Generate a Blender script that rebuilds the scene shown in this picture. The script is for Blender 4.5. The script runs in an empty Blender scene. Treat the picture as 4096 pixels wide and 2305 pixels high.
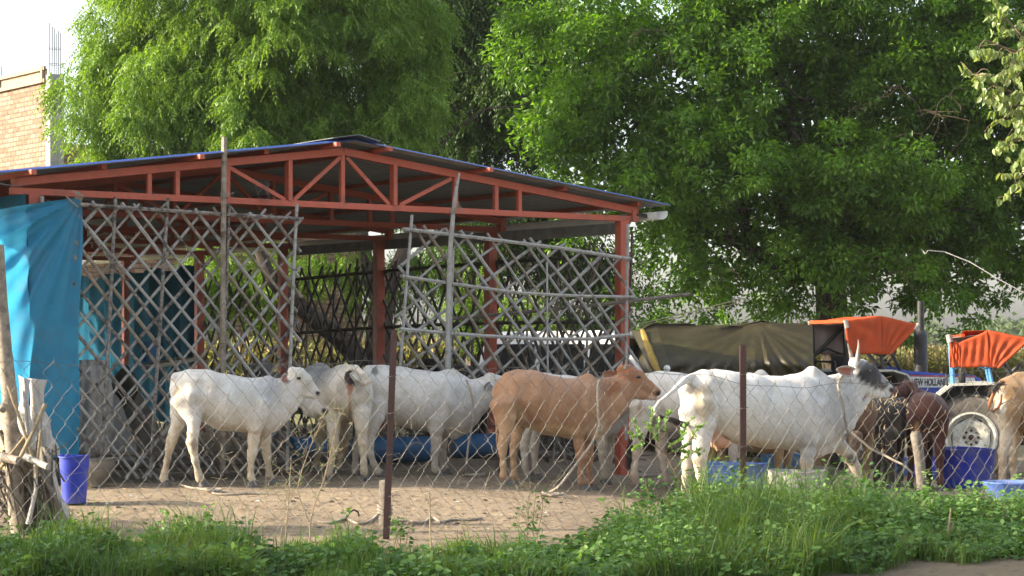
import bpy, math, random
import numpy as np
from mathutils import Vector, Matrix
random.seed(7); RNG = np.random.default_rng(7)
sc = bpy.context.scene
COL = sc.collection
F = 1900.0; U0 = 512.0; V0 = 350.0; H = 1.6      # focal length in pixels, principal column, horizon row, eye height

def wm(o):
    m = o.matrix_basis.copy()
    return wm(o.parent) @ o.matrix_parent_inverse @ m if o.parent else m
def sstep(t):
    t = np.clip(t, 0, 1); return t*t*(3-2*t)
def zg(x, y):
    """ground height"""
    x = np.asarray(x, float); y = np.asarray(y, float)
    z = .2*sstep((y-16.3)/2.6)*(1-sstep((x+1.0)/3.6))*(1-sstep((y-34)/10))
    z = z-.26*sstep((x-1.8)/3.2)*sstep((y-20.5)/7)
    z = z+.10*sstep((x-.6)/1.6)*np.exp(-((y-16.2)/1.5)**2)
    z = z+.012*np.sin(x*2.3+y*1.1)*np.sin(y*1.9-x*.7)+.006*np.sin(x*6.1+y*3.3)
    return z
def P(u, v, d):
    return Vector(((u-U0)/F*d, d, H+(V0-v)/F*d))
def G(u, v):
    d = 20.0
    for _ in range(60):
        d = .5*d+.5*F*(H-float(zg((u-U0)/F*d, d)))/(v-V0)
    p = P(u, v, d); p.z = float(zg(p.x, p.y)); return p
def GD(u, d):
    x = (u-U0)/F*d; return Vector((x, d, float(zg(x, d))))
TY0, TM = 22.77, .636                                # front truss line  y = TY0 + TM*x
def TD(u, off=0.0):
    t = (u-U0)/F; return (TY0+off)/(1-TM*t)
TDIR = Vector((1, TM, 0)).normalized()
ROW = Vector((-1.66, 2.1, 0))

# ------------------------------------------------------------------ object helpers
def link(name, me, mats, parent=None, smooth=False):
    o = bpy.data.objects.new(name, me); COL.objects.link(o)
    for m in (mats if isinstance(mats, (list, tuple)) else [mats]): me.materials.append(m)
    if smooth: me.shade_smooth()
    if parent is not None:
        o.parent = parent; o.matrix_parent_inverse = wm(parent).inverted()
    return o
def empty(name, loc=(0, 0, 0), rz=0.0):
    o = bpy.data.objects.new(name, None); COL.objects.link(o)
    o.location = loc; o.rotation_euler = (0, 0, rz); o.empty_display_size = .1
    o.matrix_world = Matrix.Translation(Vector(loc)) @ Matrix.Rotation(rz, 4, 'Z')
    return o
def tag(o, label, cat, group=None, kind=None):
    if label: o['label'] = label
    if cat: o['category'] = cat
    if group: o['group'] = group
    if kind: o['kind'] = kind
    return o
def frame(d, hint=Vector((0, 0, 1))):
    d = d.normalized()
    if abs(d.dot(hint)) > .95: hint = Vector((1, 0, 0))
    a = d.cross(hint).normalized(); b = a.cross(d).normalized(); return a, b

class MB:
    """collects shapes into ONE mesh"""
    def __init__(s): s.v = []; s.f = []; s.m = []; s.mi = 0
    def add(s, vs, fs):
        n = len(s.v); s.v.extend([tuple(x) for x in vs])
        for f in fs: s.f.append(tuple(i+n for i in f)); s.m.append(s.mi)
    def tube(s, pts, rad, n=6, cap=True, flat=1.0):
        pts = [Vector(p) for p in pts]; k = len(pts)
        if not hasattr(rad, '__len__'): rad = [rad]*k
        vs = []; fs = []; a = None
        for i, p in enumerate(pts):
            d = (pts[min(i+1, k-1)]-pts[max(i-1, 0)])
            if d.length < 1e-9: d = Vector((0, 0, 1))
            if a is None: a, b = frame(d)
            else:
                dn = d.normalized(); a = (a-dn*a.dot(dn))
                if a.length < 1e-6: a, b = frame(d)
                a.normalize(); b = a.cross(dn).normalized()
            for j in range(n):
                t = 2*math.pi*j/n
                vs.append(p+a*math.cos(t)*rad[i]+b*math.sin(t)*rad[i]*flat)
        for i in range(k-1):
            for j in range(n):
                fs.append((i*n+j, i*n+(j+1) % n, (i+1)*n+(j+1) % n, (i+1)*n+j))
        if cap: fs.append(tuple(range(n-1, -1, -1))); fs.append(tuple((k-1)*n+j for j in range(n)))
        s.add(vs, fs); return s
    def beam(s, p, q, w, h, up=Vector((0, 0, 1))):
        p = Vector(p); q = Vector(q); d = (q-p).normalized(); a, b = frame(d, up)
        a = a*w/2; b = b*h/2; c = min(w, h)*.08
        vs = []
        for e in (p, q): vs += [e-a-b, e+a-b, e+a+b, e-a+b]
        s.add(vs, [(3, 2, 1, 0), (4, 5, 6, 7), (0, 1, 5, 4), (1, 2, 6, 5), (2, 3, 7, 6), (3, 0, 4, 7)]); return s
    def box(s, c, d, rz=0.0):
        c = Vector(c); x, y, z = [q/2 for q in d]; R = Matrix.Rotation(rz, 3, 'Z')
        vs = [c+R @ Vector((i*x, j*y, k*z)) for k in (-1, 1) for j in (-1, 1) for i in (-1, 1)]
        s.add(vs, [(0, 2, 3, 1), (4, 5, 7, 6), (0, 1, 5, 4), (1, 3, 7, 5), (3, 2, 6, 7), (2, 0, 4, 6)]); return s
    def lathe(s, prof, c=(0, 0, 0), n=20, axis='Z', sx=1, sy=1, arc=2*math.pi, a0=0.0):
        c = Vector(c); vs = []; fs = []; full = abs(arc-2*math.pi) < 1e-6; m = n if full else n+1
        for r, z in prof:
            for j in range(m):
                t = a0+arc*j/n; x, y = r*math.cos(t)*sx, r*math.sin(t)*sy
                vs.append(c+(Vector((x, y, z)) if axis == 'Z' else Vector((x, z, y)) if axis == 'Y' else Vector((z, x, y))))
        for i in range(len(prof)-1):
            for j in range(n if full else n):
                jj = (j+1) % m if full else j+1
                fs.append((i*m+j, i*m+jj, (i+1)*m+jj, (i+1)*m+j))
        s.add(vs, fs); return s
    def prism(s, poly, axis, a, b):
        """poly of 2D points extruded from a to b along axis ('x','y','z')"""
        n = len(poly); vs = []
        for e in (a, b):
            for p, q in poly:
                vs.append((e, p, q) if axis == 'x' else (p, e, q) if axis == 'y' else (p, q, e))
        fs = [tuple(range(n)), tuple(range(2*n-1, n-1, -1))]
        for i in range(n):
            j = (i+1) % n; fs.append((i, i+n, j+n, j))
        s.add(vs, fs); return s
    def grid(s, fn, nu, nv):
        vs = [fn(i/nu, j/nv) for j in range(nv+1) for i in range(nu+1)]
        s.add(vs, [(j*(nu+1)+i, j*(nu+1)+i+1, (j+1)*(nu+1)+i+1, (j+1)*(nu+1)+i) for j in range(nv) for i in range(nu)]); return s
    def build(s, name, mats, parent=None, smooth=False, bevel=0.0, thick=0.0, local=False):
        me = bpy.data.meshes.new(name)
        vs = s.v
        o = None
        if parent is not None and not local:
            inv = wm(parent).inverted(); vs = [tuple(inv @ Vector(v)) for v in vs]
        me.from_pydata(vs, [], s.f)
        me.polygons.foreach_set('material_index', s.m); me.update()
        o = bpy.data.objects.new(name, me); COL.objects.link(o)
        for m in (mats if isinstance(mats, (list, tuple)) else [mats]): me.materials.append(m)
        if smooth:
            me.shade_smooth(); me.set_sharp_from_angle(angle=math.radians(40))
        if parent is not None: o.parent = parent
        if thick:
            md = o.modifiers.new('thick', 'SOLIDIFY'); md.thickness = thick
        if bevel:
            md = o.modifiers.new('bevel', 'BEVEL'); md.width = bevel; md.segments = 2; md.limit_method = 'ANGLE'
        return o

def np_mesh(name, V, Fq, mats, parent=None, attr=None, smooth=False, attrs=None):
    """V (n,3), Fq (m,k) all same size -> object"""
    V = np.asarray(V, np.float32); Fq = np.asarray(Fq, np.int32); k = Fq.shape[1]
    if parent is not None:
        inv = np.array(wm(parent).inverted(), np.float32); V = V@inv[:3, :3].T+inv[:3, 3]
    me = bpy.data.meshes.new(name)
    me.vertices.add(len(V)); me.vertices.foreach_set('co', V.ravel().astype(np.float32))
    me.loops.add(Fq.size); me.loops.foreach_set('vertex_index', Fq.ravel())
    me.polygons.add(len(Fq)); me.polygons.foreach_set('loop_start', np.arange(0, Fq.size, k, dtype=np.int32))
    me.update(calc_edges=True)
    if attrs:
        for nm, A in attrs.items():
            A = np.asarray(A, np.float32)
            if A.ndim == 1:
                at = me.attributes.new(nm, 'FLOAT', 'POINT'); at.data.foreach_set('value', A)
            else:
                at = me.attributes.new(nm, 'FLOAT_COLOR', 'POINT')
                C4 = np.ones((len(V), 4), np.float32); C4[:, :3] = A; at.data.foreach_set('color', C4.ravel())
    o = bpy.data.objects.new(name, me); COL.objects.link(o)
    for m in (mats if isinstance(mats, (list, tuple)) else [mats]): me.materials.append(m)
    if smooth: me.shade_smooth()
    if parent is not None: o.parent = parent
    return o

# ------------------------------------------------------------------ materials
class NT:
    def __init__(s, name):
        s.mat = bpy.data.materials.new(name); s.mat.use_nodes = True
        s.nt = s.mat.node_tree; s.nt.nodes.clear()
        s.out = s.n('ShaderNodeOutputMaterial')
    def n(s, t, **kw):
        nd = s.nt.nodes.new(t)
        for k, v in kw.items():
            if k.startswith('_'): setattr(nd, k[1:], v)
            else:
                key = int(k[1:]) if k[0] == 'i' and k[1:].isdigit() else k.replace('__', ' ')
                if isinstance(v, bpy.types.NodeSocket): s.nt.links.new(v, nd.inputs[key])
                else: nd.inputs[key].default_value = v
        return nd
    def l(s, a, b): s.nt.links.new(a, b)
    def coords(s, scale=(1, 1, 1), kind='Object', rot=(0, 0, 0)):
        tc = s.n('ShaderNodeTexCoord'); mp = s.n('ShaderNodeMapping')
        s.l(tc.outputs[kind], mp.inputs[0]); mp.inputs['Scale'].default_value = scale; mp.inputs['Rotation'].default_value = rot
        return mp.outputs[0]
    def noise(s, vec, scale, detail=4, rough=.55):
        n = s.n('ShaderNodeTexNoise', Scale=scale, Detail=detail, Roughness=rough); s.l(vec, n.inputs['Vector']); return n.outputs['Fac']
    def ramp(s, fac, stops):
        r = s.n('ShaderNodeValToRGB'); s.l(fac, r.inputs[0]); e = r.color_ramp.elements
        while len(e) < len(stops): e.new(.5)
        for i, (p, c) in enumerate(stops):
            e[i].position = p; e[i].color = (c, c, c, 1) if isinstance(c, (int, float)) else (*c, 1)
        return r.outputs[0]
    def mix(s, a, b, fac, mode='MIX'):
        m = s.n('ShaderNodeMix', _data_type='RGBA', _blend_type=mode)
        for sock, v in ((m.inputs[0], fac), (m.inputs[6], a), (m.inputs[7], b)):
            if isinstance(v, bpy.types.NodeSocket): s.l(v, sock)
            elif isinstance(v, (int, float)): sock.default_value = v
            else: sock.default_value = (*v, 1)
        return m.outputs[2]
    def bump(s, h, dist, strength=1.0, normal=None):
        b = s.n('ShaderNodeBump', Distance=dist, Strength=strength); s.l(h, b.inputs['Height'])
        if normal is not None: s.l(normal, b.inputs['Normal'])
        return b.outputs[0]
    def bsdf(s, color, rough=.6, metal=0, normal=None, spec=.5, coat=0, **kw):
        b = s.n('ShaderNodeBsdfPrincipled', Metallic=metal)
        for key, v in (('Base Color', color), ('Roughness', rough)):
            if isinstance(v, bpy.types.NodeSocket): s.l(v, b.inputs[key])
            elif isinstance(v, (int, float)): b.inputs[key].default_value = v
            else: b.inputs[key].default_value = (*v, 1)
        b.inputs['Specular IOR Level'].default_value = spec; b.inputs['Coat Weight'].default_value = coat
        if normal is not None: s.l(normal, b.inputs['Normal'])
        return b
    def done(s, sh):
        s.l(sh.outputs[0] if hasattr(sh, 'outputs') else sh, s.out.inputs['Surface']); return s.mat

def M(name, c1, c2, scale=6, rough=.6, bump=.003, bscale=None, metal=0, stretch=(1, 1, 1), lo=.35, hi=.65, dirt=None, dscale=2.5, dlo=.5, dhi=.7, spec=.4, rvar=.15, coat=0):
    m = NT(name); v = m.coords(stretch); f = m.noise(v, scale, 6, .6)
    c = m.mix(c1, c2, m.ramp(f, [(lo, 0.), (hi, 1.)]))
    if dirt is not None:
        v2 = m.coords(); c = m.mix(c, dirt, m.ramp(m.noise(v2, dscale, 7, .65), [(dlo, 0.), (dhi, 1.)]))
    g = m.noise(v, bscale or scale*4, 5, .6)
    r = m.n('ShaderNodeMapRange', i3=max(.05, rough-rvar), i4=min(1, rough+rvar)); m.l(g, r.inputs[0])
    return m.done(m.bsdf(c, r.outputs[0], metal, m.bump(g, bump) if bump else None, spec, coat))

def leaf_mat(name, c1, c2, trans=.45, rough=.5, tint=(1.35, 1.25, .45), spec=.35):
    """leaf: colour varies leaf by leaf (attribute 'rnd'), light passes through it"""
    m = NT(name); a = m.n('ShaderNodeAttribute', _attribute_name='rnd')
    c = m.mix(c1, c2, a.outputs['Fac'])
    b = m.bsdf(c, rough, spec=spec)
    t = m.n('ShaderNodeBsdfTranslucent'); tc = m.mix(c, (*tint,), 1.0, 'MULTIPLY'); m.l(tc, t.inputs[0])
    mx = m.n('ShaderNodeMixShader', i0=trans); m.l(b.outputs[0], mx.inputs[1]); m.l(t.outputs[0], mx.inputs[2])
    return m.done(mx)

def cloth_mat(name, c1, c2, trans=.3, rough=.5, scale=5, bump=.004, weave=0, dirt=None):
    m = NT(name); v = m.coords(); c = m.mix(c1, c2, m.ramp(m.noise(v, scale, 6, .6), [(.35, 0.), (.65, 1.)]))
    if dirt: c = m.mix(c, dirt, m.ramp(m.noise(v, scale*.7, 7, .7), [(.52, 0.), (.7, .8)]))
    h = m.noise(v, scale*5, 6, .6); nb = m.bump(h, bump)
    b = m.bsdf(c, rough, normal=nb, spec=.1 if rough > .9 else .4); t = m.n('ShaderNodeBsdfTranslucent'); m.l(c, t.inputs[0])
    mx = m.n('ShaderNodeMixShader', i0=trans); m.l(b.outputs[0], mx.inputs[1]); m.l(t.outputs[0], mx.inputs[2])
    return m.done(mx)

MT = {}
MT['red'] = M('red_oxide_paint', (.40, .085, .045), (.47, .11, .062), 5, .55, .003, dirt=(.20, .065, .045), dscale=5, dlo=.52, dhi=.78)
MT['red2'] = M('post_rust', (.055, .022, .019), (.035, .018, .016), 18, .75, .003)
MT['grey_under'] = M('sheet_underside', (.32, .34, .33), (.26, .28, .28), 3, .45, .001, metal=.3)
MT['bluesheet'] = M('blue_sheet', (.012, .042, .20), (.02, .06, .25), 3, .4, .001, metal=.1)
MT['bamboo'] = M('weathered_bamboo', (.37, .36, .33), (.27, .255, .23), 14, .7, .004, dirt=(.09, .075, .06), dscale=9, dlo=.55, dhi=.72)
MT['bamboo2'] = M('brown_bamboo', (.30, .25, .19), (.19, .15, .11), 14, .7, .004, dirt=(.05, .04, .03), dscale=9, dlo=.52, dhi=.7)
MT['bamboo3'] = M('old_bamboo_black_streaks', (.30, .27, .24), (.11, .09, .075), 30, .8, .004, dirt=(.04, .03, .025), dscale=14, dlo=.5, dhi=.62)
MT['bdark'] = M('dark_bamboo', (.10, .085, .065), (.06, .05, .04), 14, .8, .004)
MT['log'] = M('grey_log', (.20, .17, .14), (.11, .09, .07), 12, .85, .008)
MT['bark'] = M('tree_bark', (.075, .055, .04), (.04, .03, .022), 7, .9, .03, stretch=(1, 1, .3))
MT['twig'] = M('twig', (.20, .14, .09), (.12, .085, .05), 9, .85, .003)
MT['rope'] = M('jute_rope', (.34, .295, .235), (.22, .185, .145), 40, .9, .003)
MT['wire'] = M('galvanised_wire', (.17, .165, .15), (.10, .096, .09), 8, .7, 0, metal=.1)
MT['tie'] = M('tie_wire', (.06, .05, .045), (.10, .08, .07), 20, .7, 0)
MT['white_pipe'] = M('white_pipe', (.75, .75, .72), (.66, .66, .62), 6, .35, 0)
MT['concrete'] = M('concrete', (.36, .35, .33), (.28, .275, .26), 6, .85, .004, dirt=(.18, .17, .15), dscale=3, dlo=.5, dhi=.8)
MT['shutter'] = M('formwork_wood', (.34, .26, .17), (.26, .19, .12), 5, .8, .004, stretch=(1, 1, 5))
MT['steel'] = M('rebar', (.10, .07, .055), (.07, .05, .045), 12, .8, 0)
MT['horn'] = M('horn', (.28, .24, .19), (.12, .10, .085), 20, .45, .001)
MT['hoof'] = M('hoof', (.065, .062, .06), (.12, .11, .10), 30, .75, .002)
MT['eye'] = M('eye', (.012, .01, .01), (.02, .015, .012), 10, .12, 0)
MT['black'] = M('black_metal', (.02, .02, .022), (.035, .032, .03), 10, .5, .001)
MT['tyre'] = M('dusty_tyre', (.21, .18, .145), (.09, .08, .07), 5, .9, .004)
MT['rim'] = M('rim_cream', (.52, .52, .46), (.42, .41, .35), 8, .5, .001, dirt=(.20, .14, .09), dscale=6, dlo=.55, dhi=.7)
MT['tblue'] = M('tractor_blue', (.012, .035, .27), (.018, .05, .33), 6, .35, 0, coat=.3, dirt=(.10, .10, .16), dlo=.58, dhi=.8)
MT['ltblue'] = M('pole_blue', (.10, .30, .55), (.08, .24, .46), 8, .5, 0)
MT['orange'] = cloth_mat('orange_canvas', (.62, .10, .022), (.55, .085, .02), .35, .7, 3, .004, dirt=(.40, .10, .045))
MT['canopy_grey'] = cloth_mat('grey_lining', (.42, .36, .33), (.34, .30, .27), .2, .8, 3, .003)
MT['tarp'] = cloth_mat('blue_tarp', (.035, .29, .50), (.05, .35, .56), .50, .42, 4, .006, dirt=(.10, .26, .40))
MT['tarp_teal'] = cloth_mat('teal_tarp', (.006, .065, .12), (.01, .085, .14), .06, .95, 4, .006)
MT['olive'] = cloth_mat('olive_tarp', (.034, .026, .006), (.022, .017, .005), .08, .5, 3, .01, dirt=(.06, .055, .02))
MT['sack'] = cloth_mat('plastic_sack', (.52, .49, .46), (.42, .39, .35), .12, .7, 12, .004, dirt=(.26, .21, .15))
MT['sack2'] = cloth_mat('yellow_sack', (.50, .40, .22), (.40, .31, .16), .12, .7, 12, .004, dirt=(.20, .15, .10))
MT['bluetub'] = M('blue_plastic', (.018, .034, .34), (.026, .05, .38), 4, .5, .001, dirt=(.12, .12, .20), dscale=4, dlo=.48, dhi=.75)
MT['bluetub2'] = M('worn_blue_plastic', (.06, .13, .42), (.10, .19, .48), 5, .55, .002, dirt=(.24, .27, .36), dscale=3, dlo=.45, dhi=.75)
MT['drum'] = M('dark_blue_drum', (.02, .10, .22), (.03, .14, .30), 4, .5, .001, dirt=(.07, .08, .08), dscale=4, dlo=.45, dhi=.7)
MT['greytub'] = M('grey_trough', (.40, .385, .35), (.28, .265, .235), 5, .85, .004, dirt=(.15, .14, .12), dscale=3, dlo=.48, dhi=.75)
MT['blackrub'] = M('black_rubber', (.045, .043, .04), (.10, .095, .085), 5, .7, .002)
MT['bowl'] = M('mud_bowl', (.13, .115, .09), (.21, .185, .15), 8, .9, .004)
MT['carwhite'] = M('car_white', (.78, .78, .77), (.72, .72, .71), 2, .25, 0, coat=.5)
MT['glass'] = M('dark_glass', (.012, .015, .016), (.02, .024, .025), 3, .06, 0, spec=.8)
MT['mirrorglass'] = M('sky_glass', (.30, .31, .31), (.26, .27, .27), 3, .05, 0, metal=.6)
MT['skinpink'] = M('udder_skin', (.50, .27, .17), (.42, .21, .13), 10, .7, .003)
MT['earpink'] = cloth_mat('ear_inner', (.50, .22, .16), (.42, .16, .11), .35, .8, 8, .002)
MT['textblack'] = M('letter_black', (.015, .015, .015), (.02, .02, .02), 8, .5, 0)
MT['decal'] = M('decal_white', (.62, .62, .60), (.55, .55, .53), 8, .5, 0)
MT['decalred'] = M('decal_red', (.45, .06, .04), (.4, .05, .03), 8, .5, 0)
MT['dung'] = M('dung', (.055, .04, .028), (.09, .065, .045), 20, .95, .004)
MT['straw'] = M('straw', (.34, .27, .17), (.24, .18, .11), 20, .9, 0)
MT['fur_dark'] = M('dark_hair', (.035, .028, .024), (.07, .055, .045), 40, .8, .003, stretch=(1, 1, .2))
MT['beige'] = M('beige_board', (.30, .25, .17), (.24, .20, .14), 5, .8, .002)
MT['lamp_white'] = M('white_plastic_ball', (.8, .8, .76), (.72, .72, .68), 4, .3, 0)

def coat_mat():
    m = NT('cattle_coat'); a = m.n('ShaderNodeAttribute', _attribute_name='coat'); w = m.n('ShaderNodeAttribute', _attribute_name='wrinkle')
    v = m.coords(); n1 = m.noise(v, 5, 6, .65); n2 = m.noise(v, 90, 3, .6); n3 = m.noise(v, 17, 5, .7)
    c = m.mix(a.outputs['Color'], m.ramp(n1, [(.3, (.80, .76, .70)), (.6, (1., 1., 1.))]), 1.0, 'MULTIPLY')
    c = m.mix(c, m.ramp(n3, [(.38, (.70, .62, .52)), (.55, (1., 1., 1.))]), .36, 'MULTIPLY')
    c = m.mix(c, m.ramp(n2, [(.3, (.80, .80, .79)), (.62, (1., 1., 1.))]), 1.0, 'MULTIPLY')
    v2 = m.coords((1, .4, .25)); wn = m.n('ShaderNodeTexNoise', Scale=55., Detail=2.); m.l(v2, wn.inputs['Vector'])
    h = m.n('ShaderNodeMath', _operation='MULTIPLY'); m.l(wn.outputs['Fac'], h.inputs[0]); m.l(w.outputs['Fac'], h.inputs[1])
    b1 = m.bump(h.outputs[0], .022); b2 = m.bump(n2, .0035, 1., b1); v3 = m.coords((.5, 1, 2.2)); n4 = m.noise(v3, 42, 4, .65); b3 = m.bump(n4, .0035, 1., b2)
    s = m.bsdf(c, .78, normal=b3, spec=.25); s.inputs['Sheen Weight'].default_value = .12
    return m.done(s)
MT['coat'] = coat_mat()

def brick_mat():
    m = NT('rough_brickwork'); tc = m.n('ShaderNodeUVMap') if False else m.n('ShaderNodeTexCoord'); mp = m.n('ShaderNodeMapping'); m.l(tc.outputs['Object'], mp.inputs[0])
    mp.inputs['Rotation'].default_value = (math.radians(90), 0, 0)
    dn = m.n('ShaderNodeTexNoise', Scale=3., Detail=4.); m.l(mp.outputs[0], dn.inputs['Vector'])
    av = m.n('ShaderNodeVectorMath', _operation='MULTIPLY_ADD'); m.l(dn.outputs['Color'], av.inputs[0]); av.inputs[1].default_value = (.014, .014, .014); m.l(mp.outputs[0], av.inputs[2])
    b = m.n('ShaderNodeTexBrick', Scale=1.0, Color1=(.32, .205, .145, 1), Color2=(.21, .115, .07, 1), Mortar=(.11, .09, .07, 1)); m.l(av.outputs[0], b.inputs['Vector'])
    b.inputs['Mortar Size'].default_value = .014; b.inputs['Brick Width'].default_value = .29; b.inputs['Row Height'].default_value = .115; b.inputs['Bias'].default_value = 0
    n1 = m.noise(m.coords(), 9, 6, .7)
    c = m.mix(b.outputs['Color'], m.ramp(n1, [(.3, (.62, .58, .55)), (.6, (1.15, 1.12, 1.05))]), 1.0, 'MULTIPLY')
    hh = m.n('ShaderNodeMath', _operation='MULTIPLY_ADD'); m.l(b.outputs['Fac'], hh.inputs[0]); hh.inputs[1].default_value = -1.0; m.l(n1, hh.inputs[2])
    return m.done(m.bsdf(c, .9, normal=m.bump(hh.outputs[0], .02)))
MT['brick'] = brick_mat()

def ground_mat():
    m = NT('trodden_dirt'); v = m.coords()
    n1 = m.noise(v, .8, 6, .6); n2 = m.noise(v, 9, 8, .7); n3 = m.noise(v, 60, 5, .7)
    c = m.mix((.315, .245, .165), (.215, .168, .118), m.ramp(n1, [(.35, 0.), (.65, 1.)]))
    c = m.mix(c, (.12, .09, .062), m.ramp(n2, [(.53, 0.), (.66, .9)]))
    c = m.mix(c, (.40, .335, .235), m.ramp(n3, [(.58, 0.), (.72, .6)]))
    c = m.mix(c, (.08, .06, .04), m.ramp(m.noise(v, 26, 4, .6), [(.64, 0.), (.70, .8)]))
    # greener soil under the verge in front
    s = m.n('ShaderNodeSeparateXYZ'); m.l(v, s.inputs[0])
    fr = m.n('ShaderNodeMapRange', i1=15.6, i2=13.6, i3=0., i4=.75); m.l(s.outputs[1], fr.inputs[0])
    c = m.mix(c, (.10, .085, .055), fr.outputs[0])
    fa = m.n('ShaderNodeMapRange', i1=30., i2=40., i3=0., i4=.8); m.l(s.outputs[1], fa.inputs[0])
    c = m.mix(c, (.16, .17, .07), fa.outputs[0])
    vo = m.n('ShaderNodeTexVoronoi', Scale=5.5); m.l(v, vo.inputs['Vector']); hp = m.ramp(vo.outputs['Distance'], [(.12, 0.), (.30, 1.)])
    c = m.mix(c, (.17, .125, .08), m.ramp(m.noise(v, 2.2, 5, .7), [(.54, 0.), (.66, .55)]))
    b = m.bump(n2, .05, .8); b = m.bump(n3, .012, 1., b); b = m.bump(hp, .03, .6, b)
    return m.done(m.bsdf(c, .95, normal=b, spec=.2))
MT['ground'] = ground_mat()

# ------------------------------------------------------------------ camera, light, sky, air
cam = bpy.data.cameras.new('camera'); co = bpy.data.objects.new('camera', cam); COL.objects.link(co)
co.location = (0, 0, H); co.rotation_euler = (math.radians(90), 0, 0)
cam.sensor_width = 36; cam.lens = 36*F/1024; cam.shift_y = (V0-288)/1024; cam.clip_end = 3000; cam.clip_start = .1
sc.camera = co
SUN_DIR = Vector((-.998, -.07, 0)).normalized(); SUN_EL = math.radians(23)
sd = Vector((SUN_DIR.x*math.cos(SUN_EL), SUN_DIR.y*math.cos(SUN_EL), math.sin(SUN_EL)))
sun = bpy.data.lights.new('sun', 'SUN'); sun.energy = 5.0; sun.angle = math.radians(.55); sun.color = (1, .87, .67)
so = bpy.data.objects.new('sun', sun); COL.objects.link(so); so.location = sd*60
so.rotation_euler = sd.to_track_quat('Z', 'Y').to_euler()
w = bpy.data.worlds.new('World'); sc.world = w; w.use_nodes = True
nt = w.node_tree; bg = nt.nodes['Background']; sky = nt.nodes.new('ShaderNodeTexSky'); sky.sky_type = 'NISHITA'; sky.sun_disc = False
sky.sun_elevation = SUN_EL; sky.sun_rotation = math.atan2(sd.x, sd.y); sky.air_density = 1.0; sky.dust_density = 3.5; sky.ozone_density = 1.0
hs = nt.nodes.new('ShaderNodeHueSaturation'); hs.inputs['Saturation'].default_value = .55; hs.inputs['Value'].default_value = 1.55; nt.links.new(sky.outputs[0], hs.inputs['Color']); nt.links.new(hs.outputs[0], bg.inputs[0]); bg.inputs[1].default_value = .14
sc.view_settings.view_transform = 'Standard'; sc.view_settings.look = 'None'; sc.view_settings.gamma = 1; sc.view_settings.exposure = 1.26
sc.cycles.max_bounces = 6; sc.cycles.diffuse_bounces = 3; sc.cycles.glossy_bounces = 2; sc.cycles.transmission_bounces = 4; sc.cycles.transparent_max_bounces = 4
sc.cycles.use_denoising = True; sc.cycles.caustics_reflective = False; sc.cycles.caustics_refractive = False
sc.cycles.use_adaptive_sampling = True; sc.cycles.adaptive_threshold = .015

# ------------------------------------------------------------------ ground
xs = np.concatenate([np.linspace(-260, -12, 20), np.linspace(-11, 13, 161), np.linspace(14, 260, 20)])
ys = np.concatenate([np.linspace(-30, 8, 10), np.linspace(9, 34, 180), np.linspace(36, 900, 40)])
X, Y = np.meshgrid(xs, ys); Z = zg(X, Y)
V = np.stack([X, Y, Z], -1).reshape(-1, 3); nx = len(xs); ii = np.arange(len(ys)-1)[:, None]*nx+np.arange(nx-1)[None]
Fq = np.stack([ii, ii+1, ii+nx+1, ii+nx], -1).reshape(-1, 4)
g = np_mesh('ground', V, Fq, MT['ground'], smooth=True); tag(g, 'sandy trodden yard dirt reaching to the fields', 'ground', kind='structure')
# ------------------------------------------------------------------ the shed
def TP(u, v, off=0.0): return P(u, v, TD(u, off))
def onT(u, z, off=0.0):
    p = P(u, 0, TD(u, off)); p.z = z; return p
shed = empty('cattle_shed', (-1.8, 21.6, .15))
tag(shed, 'open cattle shed with red steel trusses and blue gabled sheet roof', 'shed')
uL, uR, uA = 10, 637, 342.5
zc = 3.2
def topz(u):
    """under side of the top chord along the front line, straight in space"""
    xl, xa, xr = onT(12, 0).x, onT(uA, 0).x, onT(uR, 0).x; x = onT(u, 0).x
    zl, za, zr = 3.32, 3.85, 3.335
    return zl+(za-zl)*(x-xl)/(xa-xl) if x < xa else za+(zr-za)*(x-xa)/(xr-xa)
def truss(k):
    sh = ROW*k
    t = MB()
    def pt(u, z): return onT(u, z)+sh
    t.beam(pt(uL, zc+.035), pt(uR, zc+.035), .07, .07)
    t.beam(pt(12, topz(12)), pt(uA, topz(uA)), .075, .085); t.beam(pt(uA, topz(uA)), pt(uR, topz(uR)), .075, .085)
    for u, w_ in ((149, .05), (177, .05), (227, .07), (288.6, .11), (342, .06), (393.5, .11), (455, .07), (495.6, .06), (519, .06)):
        t.beam(pt(u, zc+.06), pt(u, topz(u)-.04), w_, .05, up=TDIR)
    for a, b in ((229, 285), (340, 293), (346, 389), (451, 399)):
        t.beam(pt(a, topz(a)-.06), pt(b, zc+.07), .045, .045)
    t.beam(pt(632, zc), pt(632, topz(632)), .12, .06, up=TDIR)
    return t.build('truss', MT['red'], shed, bevel=.004)
for k in range(7):
    truss(k)
    for u in (33, 622):
        p = onT(u, 0)+ROW*k; z0 = float(zg(p.x, p.y))-.05
        b = MB().beam((p.x, p.y, z0), (p.x, p.y, zc), .13, .13, up=TDIR)
        b.build('post', MT['red'], shed, bevel=.006)
# purlins along the rows, sticking out of the front
RD = ROW.normalized()
pur = [(20, .0), (187, 0), (322, 0), (374, 0), (474, 0), (637, 0)]
for u in (20, 100, 187, 262, 322, 374, 474, 560, 634):
    zt = topz(u)+.075
    a = onT(u, zt)-RD*(.34 if u in (20, 187, 322, 374, 474) else .1); b = onT(u, zt)+ROW*6.1
    MB().beam(a, b, .06, .05, up=Vector((0, 0, 1))).build('purlin', MT['red'], shed, bevel=.003)
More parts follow.
